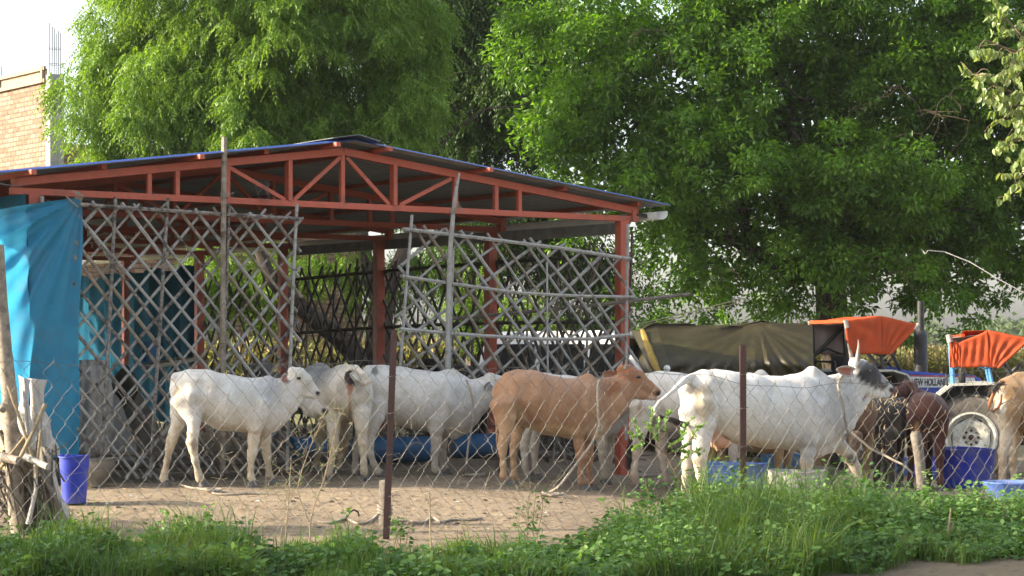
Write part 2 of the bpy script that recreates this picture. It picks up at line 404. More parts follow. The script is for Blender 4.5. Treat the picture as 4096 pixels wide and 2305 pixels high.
# roof sheets: corrugated, blue on top, grey below
def roof(ua, ub, name):
    A = onT(ua, topz(ua))+Vector((0, 0, .115)); B = onT(ub, topz(ub))+Vector((0, 0, .115))
    if ub > 600: B = B+(B-A).normalized()*.30
    if ua < 30: A = A-(B-A).normalized()*1.3
    n = 340; mb = MB(); vs = []; fs = []
    L = (ROW*6.15).length
    for i in range(n+1):
        s = i/n*L-.28; q = .011*(1 if (i % 4) in (1, 2) else -1)
        for e in (A, B): vs.append(e+RD*s+Vector((0, 0, q)))
    for i in range(n): fs.append((2*i, 2*i+1, 2*i+3, 2*i+2))
    mb.add(vs, fs); mb.build(name, MT['bluesheet'], shed)
    mb = MB(); mb.add([v-Vector((0, 0, .006)) for v in vs], fs); mb.build(name+'_lining', MT['grey_under'], shed)
roof(12, uA, 'roof_sheet'); roof(uA, 637, 'roof_sheet')
# ridge cap, slightly bent
a = onT(318, topz(318)+.155)-RD*.32; b = onT(uA, topz(uA)+.165)-RD*.34; c = onT(366, topz(366)+.15)-RD*.30
q = ROW*6.2
mb = MB(); mb.add([a, b, c, a+q, b+q, c+q], [(0, 1, 4, 3), (1, 2, 5, 4)]); mb.build('ridge_cap', MT['grey_under'], shed, thick=.004)
# gutter: open white half pipe along the right eave
gp = onT(650, 0); gz = H+(V0-214.5)/F*gp.y
prof = []
mb = MB(); n = 10; vs = []
for e in (gp-RD*.22, gp+ROW*6.0):
    for j in range(n+1):
        t = math.pi+math.pi*1.25*j/n-.3
        vs.append(Vector((e.x+math.cos(t)*.07, e.y, gz+math.sin(t)*.07)))
mb.add(vs, [(j, j+1, j+n+2, j+n+1) for j in range(n)]); mb.build('gutter', MT['white_pipe'], shed, thick=.005, smooth=True)
mb = MB().beam(onT(637, zc+.1), onT(655, zc+.06), .04, .04); mb.build('gutter_bracket', MT['black'], shed)
mb = MB().beam(onT(632, 3.13)+ROW*.1, onT(632, 3.16)+ROW*3, .05, .14, up=Vector((0, 0, 1))); mb.build('eave_pipe', MT['concrete'], shed, smooth=False)

# ------------------------------------------------------------------ bamboo
def bam(mb, p, q, r=.016, bend=.006, n=6, node=.27, fuzz=0.0):
    p = Vector(p); q = Vector(q); L = (q-p).length; d = (q-p)/L; a, b = frame(d)
    ph = random.random()*node; ts = [0.0]; k = ph
    rs = [r]
    bx, by = random.gauss(0, bend), random.gauss(0, bend)
    pts = []; rad = []
    def at(s):
        w_ = math.sin(math.pi*s/L); return p+d*s+a*bx*w_*L/1.5+b*by*w_*L/1.5
    pts.append(at(0)); rad.append(r*1.03)
    while k < L-.03:
        if k > .03:
            pts += [at(k-.012), at(k), at(k+.012)]; rad += [r*1.0, r*1.17, r*.99]
            if node > .2: pts.append(at(min(L-.005, k+node*.5))); rad.append(r*.95)
        k += node*random.uniform(.85, 1.15)
    pts.append(at(L)); rad.append(r*.96)
    mb.tube(pts, rad, n)
def clip(poly, p, d):
    """clip the line p+t*d to a convex polygon (2D), returns t range"""
    t0, t1 = -1e9, 1e9; n = len(poly)
    cx = sum(a for a, b in poly)/n; cy = sum(b for a, b in poly)/n
    for i in range(n):
        (x1, y1), (x2, y2) = poly[i], poly[(i+1) % n]
        nx_, ny_ = y2-y1, -(x2-x1)
        if (cx-x1)*nx_+(cy-y1)*ny_ > 0: nx_, ny_ = -nx_, -ny_
        den = d[0]*nx_+d[1]*ny_; num = (x1-p[0])*nx_+(y1-p[1])*ny_
        if abs(den) < 1e-9:
            if num < 0: return None
            continue
        t = num/den
        if den > 0: t1 = min(t1, t)
        else: t0 = max(t0, t)
    return (t0, t1) if t1-t0 > .12 else None
def lattice(root, org, ax, nrm, poly, a1, sp1, a2, sp2, r, mats, over=.06, name='diagonal_pole', jit=2.5, node=.27, limit=99):
    """two layers of slanting poles in the plane org + a*ax + z*Z, bounded by poly (a,z)"""
    cnt = 0
    for layer, (ang, sp) in enumerate(((a1, sp1), (a2, sp2))):
        th = math.radians(ang); nv = (-math.sin(th), math.cos(th))
        ds = [x*nv[0]+y*nv[1] for x, y in poly]; s = min(ds)+sp*.3
        while s < max(ds):
            t = th+math.radians(random.gauss(0, jit)*.5); d = (math.cos(t), math.sin(t))
            p = (nv[0]*s, nv[1]*s)
            cxp = sum(a for a, b in poly)/len(poly)*d[0]+sum(b for a, b in poly)/len(poly)*d[1]
            p = (p[0]+math.cos(th)*cxp, p[1]+math.sin(th)*cxp)
            c = clip(poly, p, d)
            if c and cnt < limit:
                t0 = c[0]-random.uniform(.2, 1.6)*over; t1 = c[1]+random.uniform(.2, 1.6)*over
                off = nrm*(r*1.05*(1 if layer else -1))
                A = org+ax*(p[0]+d[0]*t0)+Vector((0, 0, p[1]+d[1]*t0))+off
                B = org+ax*(p[0]+d[0]*t1)+Vector((0, 0, p[1]+d[1]*t1))+off
                mb = MB(); bam(mb, A, B, r*random.uniform(.74, 1.22), node=node, bend=.004); mb.build(name, random.choice(mats), root, smooth=True); cnt += 1
            s += sp*random.uniform(.74, 1.26)
NRM = Vector((TM, -1, 0)).normalized()      # towards the camera, square to the front
# left panel
O = onT(82, 0, -.16); O.z = 0
def ap(u, v, off=-.16):
    p = P(u, v, TD(u, off)); return ((p-O).dot(TDIR), p.z)
lat = empty('bamboo_lattice', (O.x, O.y, .25)); tag(lat, 'wide grey bamboo lattice screen hung on the shed front beside the blue tarp', 'lattice screen', 'bamboo lattice screens of the shed')
poly = [ap(78, 206), ap(299, 218), ap(289, 466), ap(78, 478)]
lattice(lat, O, TDIR, NRM, poly, 47, .17, 131, .165, .0172, [MT['bamboo'], MT['bamboo'], MT['bamboo2'], MT['bamboo3']], over=.07)
for (u1, v1, u2, v2) in ((115.5, 197, 101, 476), (168, 198, 150, 477), (229, 204, 222, 476), (297, 204, 287, 470)):
    p = TP(u1, v1, -.24); q = TP(u2, v2, -.24); mb = MB(); bam(mb, p, q, .02, bend=.004)
    mb.build('upright_pole', MT['bamboo3' if u1 < 280 else 'bamboo'], lat, smooth=True)
mb = MB(); bam(mb, TP(80, 204.5, -.28), TP(301.5, 219, -.28), .023, bend=.003); mb.build('top_rail', MT['bamboo3'], lat, smooth=True)
mb = MB(); bam(mb, TP(84, 455, -.03), TP(300, 452, -.03), .03, bend=.003); mb.build('bottom_rail', MT['log'], lat, smooth=True)
for i in range(70):
    mb = MB()
    u = random.uniform(84, 298); v = 205+(u-80)*.066+random.uniform(-1, 1)
    c = TP(u, v, -.28)
    if i > 24:
        base = random.choice(((115.5, 101), (168, 150), (229, 222), (297, 287))); f = random.random(); u = base[0]+(base[1]-base[0])*f; c = TP(u, 206+f*255, -.245)
    mb.tube([c+Vector((math.cos(t)*.026, math.sin(t)*.026, random.uniform(-.01, .01)+math.sin(t)*.012)) for t in np.linspace(0, 6.28, 8)], .0025, 4)
    mb.build('tie_wire', MT['tie'], lat)
# right panel, sagging
O2 = onT(403, 0, -.14); O2.z = 0
rp = empty('bamboo_lattice', (O2.x, O2.y, .2)); tag(rp, 'sagging pale bamboo lattice gate tied between the right red post and a crooked pole', 'lattice screen', 'bamboo lattice screens of the shed')
def ap2(u, v):
    p = P(u, v, TD(u, -.14)); return ((p-O2).dot(TDIR), p.z)
poly = [ap2(407, 229), ap2(630, 259), ap2(632, 400), ap2(398, 400)]
lattice(rp, O2, TDIR, NRM, poly, 35, .235, 131, .19, .0188, [MT['bamboo'], MT['bamboo'], MT['bamboo'], MT['bamboo2']], over=.09, jit=4)
for (u1, v1, u2, v2, r) in ((412, 215, 396, 420, .02), (628, 224, 626, 440, .021), (453, 250, 448, 420, .022), (547, 262, 548, 400, .014)):
    mb = MB(); bam(mb, TP(u1, v1, -.22), TP(u2, v2, -.22), r, bend=.004); mb.build('upright_pole', MT['bamboo'], rp, smooth=True)
for pts, r in ((((403, 229), (480, 238), (560, 248), (631, 259)), .024), (((401, 276), (455, 284), (520, 293), (580, 296), (634, 297)), .021), (((400, 329), (470, 335), (540, 339), (590, 339), (629, 334.5)), .024)):
    mb = MB()
    for (a, b) in zip(pts[:-1], pts[1:]): bam(mb, TP(*a, -.27), TP(*b, -.27), r, bend=.001)
    mb.build('cross_rail', MT['bamboo'], rp, smooth=True)
mb = MB(); bam(mb, TP(478, 318, -.1)+ROW*.2, TP(690, 294, -.45), .026, bend=.006); o = mb.build('bamboo_pole', MT['log'], None, smooth=True)
tag(o, 'thick grey pole poking out sideways past the right red post', 'pole')
for i in range(40):
    mb = MB(); rail = random.choice((((403, 229), (631, 259)), ((401, 276), (634, 298)), ((400, 330), (629, 337)))); f = random.random()
    c = TP(rail[0][0]+(rail[1][0]-rail[0][0])*f, rail[0][1]+(rail[1][1]-rail[0][1])*f+(2 if rail[0][1] > 300 else 0), -.27)
    mb.tube([c+Vector((math.sin(t)*.006, math.cos(t)*.028, math.sin(t)*.028)) for t in np.linspace(0, 6.28, 8)], .0028, 4)
    mb.build('tie_wire', MT['tie'], rp)
# lattice wall along the right side of the shed (dark), seen through the front
O3 = onT(622, 0)+Vector((.09, 0, 0)); O3.z = 0; RN = Vector((RD.y, -RD.x, 0))
sw = empty('bamboo_lattice', (O3.x, O3.y, .1)); tag(sw, 'long dark bamboo lattice wall closing the far right side of the shed', 'lattice screen', 'bamboo lattice screens of the shed')
LR = ROW.length*3
poly = [(0.1, .25), (LR, .2), (LR, 2.75), (0.1, 2.85)]
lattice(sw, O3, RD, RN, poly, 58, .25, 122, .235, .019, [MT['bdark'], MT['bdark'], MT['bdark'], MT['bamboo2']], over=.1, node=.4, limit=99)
for i in range(13):
    a = .2+i*.61+random.uniform(-.15, .15); p = O3+RD*a
    mb = MB(); bam(mb, (p.x+random.uniform(-.03, .03), p.y, .1), (p.x+.08, p.y, random.uniform(2.75, 3.1)), random.uniform(.015, .026), node=.4)
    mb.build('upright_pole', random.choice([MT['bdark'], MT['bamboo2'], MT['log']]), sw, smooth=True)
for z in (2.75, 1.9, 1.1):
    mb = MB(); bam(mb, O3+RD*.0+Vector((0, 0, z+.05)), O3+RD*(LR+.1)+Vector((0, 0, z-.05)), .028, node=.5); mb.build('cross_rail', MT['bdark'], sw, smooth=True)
O4 = O3+ROW*3
sw2 = empty('bamboo_lattice', (O4.x, O4.y, .1)); tag(sw2, 'dark bamboo lattice wall deep inside the shed carrying teal sheeting', 'lattice screen', 'bamboo lattice screens of the shed')
poly = [(0.1, .3), (LR, .3), (LR, 2.8), (0.1, 2.8)]
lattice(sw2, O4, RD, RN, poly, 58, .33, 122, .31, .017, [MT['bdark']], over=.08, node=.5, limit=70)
# leaning poles tied to the front
def pole(u1, v1, u2, v2, off, r, mat, label, r2=None):
    mb = MB(); p = TP(u1, v1, off); q = TP(u2, v2, off); bam(mb, p, q, r, bend=.004, n=8)
    o = mb.build('bamboo_pole', mat, None, smooth=True); return tag(o, label, 'pole', 'bamboo poles tied to the shed')
pole(224.5, 137, 223, 470, -.30, .03, MT['bamboo2'], 'tall dark brown bamboo pole rising above the left roof edge')
mb = MB()
mb.tube([TP(459.5, 173, -.3), TP(456, 190, -.3), TP(453, 215, -.3), TP(450, 250, -.3), TP(448, 330, -.32), TP(447, 400, -.32)], [.012, .022, .026, .03, .03, .03], 8)
o = mb.build('bamboo_pole', MT['bamboo'], None, smooth=True); tag(o, 'crooked grey pole tied to the truss right of the ridge', 'pole', 'bamboo poles tied to the shed')
def lash(u, v, off, r, n, label, spread=.02):
    mb = MB()
    for i in range(n):
        c = TP(u, v, off)+Vector((0, 0, random.uniform(-spread, spread)))
        mb.tube([c+Vector((math.cos(t)*r, math.sin(t)*r, math.sin(t+i)*.012)) for t in np.linspace(0, 6.28, 12)], .004, 5)
    for i in range(3):
        c = TP(u, v, off)+Vector((r, -r, 0)); mb.tube([c, c+Vector((random.uniform(0, .08), 0, random.uniform(.02, .1))), c+Vector((random.uniform(.02, .1), 0, random.uniform(-.1, .02)))], .003, 4)
    o = mb.build('rope_lashing', MT['rope'], None); tag(o, label, 'rope')
lash(224, 195, -.3, .04, 6, 'rope lashing round the dark pole at the bottom chord', .03)
lash(453, 209, -.3, .04, 6, 'rope lashing round the crooked pole beside the truss', .05)
lash(223, 343, -.3, .04, 5, 'rope lashing round the dark pole low on the left lattice', .02)
mb = MB(); bam(mb, TP(42, 196, -.12), TP(43, 220, -.12), .02); bam(mb, TP(43, 219, -.12), TP(44, 470, -.12), .02)
o = mb.build('bamboo_pole', MT['bamboo'], None, smooth=True); tag(o, 'short grey bamboo end showing above the blue tarp', 'pole', 'bamboo poles tied to the shed')
# thin loose wire over the left truss diagonal
mb = MB()
for k in range(3):
    c = TP(262+k*4, 190, -.1); pts = []
    for i in range(9): pts.append(c+Vector((random.uniform(-.12, .12), random.uniform(-.04, .04), random.uniform(-.16, .14))))
    mb.tube(pts, .0022, 4)
o = mb.build('loose_wire', MT['wire'], None); tag(o, 'tangle of thin wire dangling over the left truss diagonal', 'wire')
mb = MB(); mb.tube([P(-30, 176, 18.8), P(0, 183.5, 19), P(12, 186, 19.2), P(22, 186, 19.5)], .006, 5)
o = mb.build('loose_wire', MT['wire'], None); tag(o, 'thin pale wire coming in from the left to the truss end', 'wire')

# ------------------------------------------------------------------ blue tarp on the left
def tarp_fn(a, b):
    # a across 0..1 (left to right), b down 0..1
    ur = 82-4*b+1.5*math.sin(b*9); ul = -14+8*b
    u = ul+(ur-ul)*a
    vt = 214-17*a**.7 if a < .97 else 199+((a-.97)*60)
    vb = 456+1.5*math.sin(a*11)
    v = vt+(vb-vt)*b
    # folds fan out from the top right corner
    dx, dv = (82-u), (v-197)
    ang = math.atan2(dv, dx+1e-3); rr = math.hypot(dx, dv)
    fold = .030*math.sin(ang*17)*min(1, rr/70)*math.exp(-b*1.0)+.022*math.sin(ang*41+1)*min(1, rr/90)*math.exp(-b*1.6)
    fold += .05*math.sin(a*9+b*1.5)*(.3+b*.7)*(1-.4*b)+.012*math.sin(a*23+b*7)
    fold += .25*sstep((.25-a)/.3)*(1-b*.5)*.6
    return P(u, v, TD(max(-20, u), -.20)-fold)
mb = MB().grid(tarp_fn, 90, 110)
o = mb.build('tarpaulin', MT['tarp'], None, smooth=True); tag(o, 'bright blue tarpaulin hanging from the left end of the shed', 'tarpaulin')
mb = MB()
for i in range(5):
    c = TP(75+i*1.6, 199+i*.5, -.26); mb.tube([c, c+Vector((.02, -.02, .05)), c+Vector((-.03, 0, .09))], .006, 5)
mb.tube([TP(66, 196, -.25), TP(72, 202, -.27), TP(78, 207, -.27)], .008, 5)
o = mb.build('rope_knot', MT['rope'], None); tag(o, 'knotted cord bunching the corner of the blue tarpaulin', 'rope')
# teal sheets inside
def teal(a0, a1, z0, z1, mat, label, off=.12):
    def fn(a, b):
        s = a0+(a1-a0)*a; p = O3+RD*s-RN*off+RN*(.04*math.sin(a*26+b*3)+.02*math.sin(a*57)); return Vector((p.x, p.y, z1+(z0-z1)*b+.04*math.sin(a*13)))
    o = MB().grid(fn, 40, 24).build('sheet', mat, None, smooth=True); tag(o, label, 'sheeting')
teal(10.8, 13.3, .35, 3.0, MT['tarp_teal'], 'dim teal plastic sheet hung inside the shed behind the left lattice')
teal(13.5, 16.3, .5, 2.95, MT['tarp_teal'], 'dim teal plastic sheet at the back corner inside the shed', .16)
# grey cloth sack hung behind the lattice by the tarp
def fn(a, b):
    u = 80+34*a*(.75+.25*math.sin(b*3)); v = 360+98*b; return P(u, v, TD(u, .18)-.12*math.sin(a*3.1)*math.sin(min(1, b*1.3)*2.6)-.02*math.sin(a*19+b*5))
o = MB().grid(fn, 24, 30).build('sack', MT['sack'], None, smooth=True, thick=.01); tag(o, 'limp grey sack hanging behind the lattice next to the blue tarp', 'sack')
# feed board / shelf inside, catching the sun
mb = MB(); a = P(150, 366, 24); b = P(188, 359, 24.6); mb.beam(a, b, .3, .05); o = mb.build('shelf_board', MT['beige'], None); tag(o, 'pale board shelf glimpsed inside the shed behind the left lattice', 'shelf')
mb = MB(); mb.lathe([(.0, 0), (.09, 0), (.1, .25), (.09, .26)], P(149, 362, 24.0), 14); o = mb.build('bucket', MT['drum'], None, smooth=True); tag(o, 'small blue bucket standing on the board inside the shed', 'bucket')
# logs lying on the shed floor behind the lattices
for i, (u1, v1, u2, v2, d, r) in enumerate(((100, 462, 300, 456, 21.6, .05), (310, 455, 395, 460, 23.5, .045), (520, 440, 590, 446, 24.6, .05), (300, 468, 240, 463, 22.4, .04))):
    mb = MB(); p = P(u1, v1, d); q = P(u2, v2, d+.6); p.z = float(zg(p.x, p.y))+r*1.6; q.z = float(zg(q.x, q.y))+r*1.9
    mb.tube([p, p.lerp(q, .3)+Vector((0, .03, .02)), p.lerp(q, .7)+Vector((0, -.03, .01)), q], [r, r*1.1, r*.9, r*.8], 9)
    o = mb.build('log', MT['log'], None, smooth=True)
    tag(o, ['long weathered log lying behind the foot of the left lattice', 'grey log lying behind the rear white cow', 'grey log lying on the floor behind the orange cow', 'short dark log beside the left lattice foot'][i], 'log', 'logs on the shed floor')
# stacked dry sticks leaning behind
def sticks(name, label, cat, spots, mats, n, L, r, seed):
    rs = random.Random(seed); mb = MB()
    for i in range(n):
        u, v, d = rs.choice(spots); p = P(u+rs.uniform(-8, 8), v, d); p.z = float(zg(p.x, p.y))+rs.uniform(.02, .2)
        q = p+Vector((rs.uniform(-1, 1)*L, rs.uniform(-.2, .2)*L, rs.uniform(-.05, .55)*L*.7))
        mb.tube([p, p.lerp(q, .5)+Vector((rs.uniform(-.05, .05),)*3), q], [r, r*.8, r*.5], 5)
    o = mb.build(name, mats, None); return tag(o, label, cat)
sticks('branch_pile', 'tangle of dark dead branches on the shed floor behind the cows', 'branch pile', [(340, 440, 25), (400, 440, 25), (470, 440, 25.5), (540, 440, 25.5), (590, 440, 25.5), (520, 440, 26)], MT['log'], 60, .9, .018, 3)

sticks('branch_pile', 'tangle of dry brush standing against the far lattice wall inside the shed', 'branch pile', [(u_, 440, 25.8+(u_-590)*-.012) for u_ in range(420, 600, 15)], MT['bdark'], 90, 1.1, .012, 11)
def heap(label, u, v, d, w_, h_, mat, sd):
    rs = random.Random(sd); b = GD(u, d); n, m_ = 18, 9; vs = []; fs = []; ph = rs.uniform(0, 6)
    for i in range(m_+1):
        t = i/m_; rr = math.cos(t*math.pi/2)**.6 if i < m_ else 0
        for j in range(n): a = 6.283*j/n; q = w_*.5*rr*(1+.12*math.sin(a*3+ph+t*4)+.06*math.sin(a*7+t*9)); vs.append((b.x+math.cos(a)*q, b.y+math.sin(a)*q*.7, b.z+h_*t*(1+.06*math.sin(a*2+ph))))
    fs = [(i*n+j, i*n+(j+1) % n, (i+1)*n+(j+1) % n, (i+1)*n+j) for i in range(m_) for j in range(n)]
    mb = MB(); mb.add(vs, fs); o = mb.build('sack', mat, None, smooth=True); tag(o, label, 'sack', 'full sacks standing inside the shed')
heap('full grey sack standing in the dim left corner of the shed', 112, 0, 24.2, .55, .85, MT['sack'], 1)
heap('full brown sack standing behind the second upright of the left lattice', 138, 0, 24.8, .6, .8, MT['bowl'], 2)
heap('full grey-green sack standing left of the hanging shelf bucket', 126, 0, 26.0, .7, 1.15, MT['bdark'], 3)
# ------------------------------------------------------------------ smooth solids: blended elliptic limbs -> one continuous skin
def surface_nets(D, org, h):
    nx, ny, nz = D.shape; ins = D < 0
    corners = [(i, j, k) for i in (0, 1) for j in (0, 1) for k in (0, 1)]
    sl = lambda A, c: A[c[0]:nx-1+c[0], c[1]:ny-1+c[1], c[2]:nz-1+c[2]]
    cnt = sum(sl(ins, c).astype(np.int8) for c in corners)
    act = (cnt > 0) & (cnt < 8); idx = -np.ones(act.shape, np.int64); ci = np.argwhere(act); idx[act] = np.arange(len(ci))
    acc = np.zeros((len(ci), 3)); n = np.zeros(len(ci))
    dv = {c: D[ci[:, 0]+c[0], ci[:, 1]+c[1], ci[:, 2]+c[2]] for c in corners}
    for a in corners:
        for ax in range(3):
            if a[ax]: continue
            b = list(a); b[ax] = 1; b = tuple(b); da, db = dv[a], dv[b]; m = (da < 0) != (db < 0)
            t = np.where(m, da/(da-db+1e-12), 0); p = np.zeros((len(ci), 3)); p[:] = a; p[:, ax] += t
            acc[m] += p[m]; n[m] += 1
    V = (ci+acc/np.maximum(n, 1)[:, None])*h+org
    Q = []
    for ax in range(3):
        a = [slice(None)]*3; b = [slice(None)]*3; a[ax] = slice(0, -1); b[ax] = slice(1, None)
        s0 = ins[tuple(a)]; s1 = ins[tuple(b)]; e = np.argwhere(s0 != s1); u, w_ = (ax+1) % 3, (ax+2) % 3
        ok = (e[:, u] > 0) & (e[:, w_] > 0) & (e[:, u] < D.shape[u]-1) & (e[:, w_] < D.shape[w_]-1); e = e[ok]
        def cell(du, dw):
            c = e.copy(); c[:, u] += du; c[:, w_] += dw; return idx[c[:, 0], c[:, 1], c[:, 2]]
        q = np.stack([cell(-1, -1), cell(0, -1), cell(0, 0), cell(-1, 0)], 1)
        fl = s0[e[:, 0], e[:, 1], e[:, 2]] if True else None
        q[~fl] = q[~fl][:, ::-1]; Q.append(q)
    return V, np.concatenate(Q)
def relax(V, Q, it):
    E = np.concatenate([Q[:, [0, 1]], Q[:, [1, 2]], Q[:, [2, 3]], Q[:, [3, 0]]]); E = np.concatenate([E, E[:, ::-1]])
    deg = np.bincount(E[:, 0], minlength=len(V)).astype(float); deg[deg == 0] = 1
    for k in range(it):
        S = np.stack([np.bincount(E[:, 0], weights=V[E[:, 1], i], minlength=len(V)) for i in range(3)], 1)/deg[:, None]
        V = V+(S-V)*(.55 if k % 2 == 0 else -.40 if k % 2 else .5)
    return V
def solid(chains, h=.013, it=4):
    """chains: (nodes[(pos, r_inplane, r_side)], side vector, blend)"""
    allp = np.array([list(n[0]) for c in chains for n in c[0]]); rr = max(max(n[1], n[2]) for c in chains for n in c[0])
    lo = np.min([np.array(n[0])-max(n[1], n[2]) for c in chains for n in c[0]], 0)-.05; hi = np.max([np.array(n[0])+max(n[1], n[2]) for c in chains for n in c[0]], 0)+.05
    N = np.ceil((hi-lo)/h).astype(int)+1; ax = [lo[i]+np.arange(N[i])*h for i in range(3)]
    D = np.full(tuple(N), .12)
    for nodes, L, k in chains:
        L = np.array(L, float); L /= np.linalg.norm(L)
        for (pa, na, la), (pb, nb, lb) in zip(nodes[:-1], nodes[1:]):
            pa = np.array(pa, float); pb = np.array(pb, float); R = max(na, nb, la, lb)+k+.03
            i0 = np.maximum(np.floor((np.minimum(pa, pb)-R-lo)/h).astype(int), 0); i1 = np.minimum(np.ceil((np.maximum(pa, pb)+R-lo)/h).astype(int)+1, N)
            gx = ax[0][i0[0]:i1[0]][:, None, None]-pa[0]; gy = ax[1][i0[1]:i1[1]][None, :, None]-pa[1]; gz = ax[2][i0[2]:i1[2]][None, None, :]-pa[2]
            ab = pb-pa; l = np.linalg.norm(ab); d = ab/l; Ld = L-d*L.dot(d); Ld /= np.linalg.norm(Ld); Nn = np.cross(d, Ld)
            qd = gx*d[0]+gy*d[1]+gz*d[2]; t = np.clip(qd/l, 0, 1); qd = qd-t*l
            qn = gx*Nn[0]+gy*Nn[1]+gz*Nn[2]; ql = gx*Ld[0]+gy*Ld[1]+gz*Ld[2]
            rn = na+(nb-na)*t; rl = la+(lb-la)*t; rm = np.minimum(rn, rl)
            g_ = np.sqrt((qn/rn)**2+(ql/rl)**2+(qd/rm)**2)+1e-9
            gr = np.sqrt((qn/rn**2)**2+(ql/rl**2)**2+(qd/rm**2)**2)+1e-9
            dd = (g_-1)*g_/gr
            dd = np.where(g_ < .3, (g_-1)*rm, dd)
            s = D[i0[0]:i1[0], i0[1]:i1[1], i0[2]:i1[2]]
            hh = np.maximum(k-np.abs(s-dd), 0)/k; D[i0[0]:i1[0], i0[1]:i1[1], i0[2]:i1[2]] = np.minimum(s, dd)-hh*hh*k*.25
    V, Q = surface_nets(D, lo, h); V = relax(V, Q, it); return V, Q

WHITE = (.62, .595, .55); CREAM = (.55, .47, .36); GREY = (.40, .40, .41); DGREY = (.16, .16, .17)
class Cow:
    """side (dir=+1 faces right). Everything is placed on the yard; depth(u) gives how far away the mid line is"""
    def __init__(s, label, Y, slope=0.0, u0=0, group='cattle tied in the yard', cat='cow'):
        s.Y, s.sl, s.u0 = Y, slope, u0; s.ch = []; s.hooves = []; s.extra = []; s.spots = []; s.side = Vector((-slope*s.sc(), 1, 0)) if slope else Vector((0, 1, 0))
        s.label, s.group, s.cat = label, group, cat
    def sc(s): return 1.0/(F/s.Y)*1.0
    def dep(s, u): return s.Y+s.sl*(u-s.u0)
    def p(s, u, v, dy=0): return P(u, v, s.dep(u)+dy)
    def m(s, r, u): return r*s.dep(u)/F
    def chain(s, nodes, k=.04, dy=0, side=None):
        out = []
        for nd in nodes:
            u, v, a = nd[:3]; b = nd[3] if len(nd) > 3 else a; dd = nd[4] if len(nd) > 4 else dy
            out.append((s.p(u, v, dd), s.m(a, u), s.m(b, u)))
        s.ch.append((out, side if side is not None else s.side, k))
    def leg(s, nodes, hoof, dy, k=.035, hr=5.0, turn=0, hy=None):
        """nodes (u,v,r[,rl,dy]); hoof = (u,v) of the toe on the ground"""
        hu, hv = hoof; q = s.p(hu, hv, dy if hy is None else hy); gz = float(zg(q.x, q.y)); last = nodes[-1]
        nd = []
        dz = 0
        tz = q.z-gz
        out = []
        vmin = nodes[0][1]; vmax = hv
        for n_ in nodes:
            u, v, a = n_[:3]; b = n_[3] if len(n_) > 3 else a; dd = n_[4] if len(n_) > 4 else dy
            w_ = max(0, (v-vmin)/(vmax-vmin))**1.5
            pt = s.p(u, v, dd); pt.z -= w_*tz; out.append((pt, s.m(a, u), s.m(b, u)))
        # pastern down into the hoof
        pl = out[-1][0]; r = s.m(2.9, hu); tip = Vector((pl.x+(q.x-pl.x)*.6, q.y, gz+.055))
        out.append((tip, r, r*1.05)); s.ch.append((out, s.side, k))
        dirv = Vector((q.x-pl.x, 0, 0)); sx = 1 if dirv.x >= 0 else -1
        s.hooves.append((Vector((pl.x+(q.x-pl.x)*.75, q.y, gz)), sx, s.m(hr, hu), turn))
    def spot(s, u, v, ru, rv, col, a=1.0): s.spots.append((u, v, ru, rv, col, a))
    def make(s, base, belly=None, wrinkle=None, h=.0135, legdirt=.5, dark_head=None):
        pts = [n[0] for n in s.ch[0][0]]; c = sum(pts, Vector())/len(pts)
        root = empty('cow', (c.x, c.y, float(zg(c.x, c.y)))); tag(root, s.label, s.cat, s.group); s.root = root
        V, Q = solid(s.ch, h)
        u = U0+V[:, 0]/V[:, 1]*F; v = V0-(V[:, 2]-H)/V[:, 1]*F
        C = np.tile(np.array(base), (len(V), 1)).astype(float)
        rel = V[:, 2]-zg(V[:, 0], V[:, 1])
        # unevenly tinted coat: creamier low down, soiled legs
        V = s.muscle(V, u, v)
        nn = np.sin(V[:, 0]*7+1.3*np.sin(V[:, 2]*9))*np.sin(V[:, 2]*8+V[:, 1]*5)*.5+.5
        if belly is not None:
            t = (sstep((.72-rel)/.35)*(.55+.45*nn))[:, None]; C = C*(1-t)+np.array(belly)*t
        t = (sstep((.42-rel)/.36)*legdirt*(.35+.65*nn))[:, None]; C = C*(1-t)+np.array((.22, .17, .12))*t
        for (su, sv, ru, rv, col, a) in s.spots:
            q = np.sqrt(((u-su)/ru)**2+((v-sv)/rv)**2)+.12*np.sin(u*.9+v*.7); t = (sstep((1.25-q)/.6)*a)[:, None]; C = C*(1-t)+np.array(col)*t
        W = np.zeros(len(V))
        if wrinkle:
            for wu, wv, ru, rv in wrinkle:
                q = np.sqrt(((u-wu)/ru)**2+((v-wv)/rv)**2); W = np.maximum(W, sstep((1.3-q)/.6))
        np_mesh('body', V, Q, MT['coat'], root, smooth=True, attrs={'coat': C, 'wrinkle': W})
        for pos, sx, r, turn in s.hooves:
            mb = MB()
            for cl in (-1, 1):
                vs = []; n = 10
                for (z, f, b, w_) in ((0, 1.0, .75, .46), (.022, .95, .72, .46), (.05, .62, .62, .40), (.07, .4, .5, .34)):
                    for j in range(n):
                        t = 2*math.pi*j/n; x = math.cos(t); x = x*(f if x > 0 else b)*r*1.15; y = math.sin(t)*w_*r*.95+cl*r*.46
                        ca, sa = math.cos(turn), math.sin(turn)
                        vs.append(pos+Vector((sx*(x*ca)-y*sa, x*sa*sx+y*ca, z)))
                fs = [(i*n+j, i*n+(j+1) % n, (i+1)*n+(j+1) % n, (i+1)*n+j) for i in range(3) for j in range(n)]
                fs += [tuple(range(n-1, -1, -1)), tuple(3*n+j for j in range(n))]; mb.add(vs, fs)
            mb.build('hoof', MT['hoof'], root, smooth=True)
        return root
    mus = None
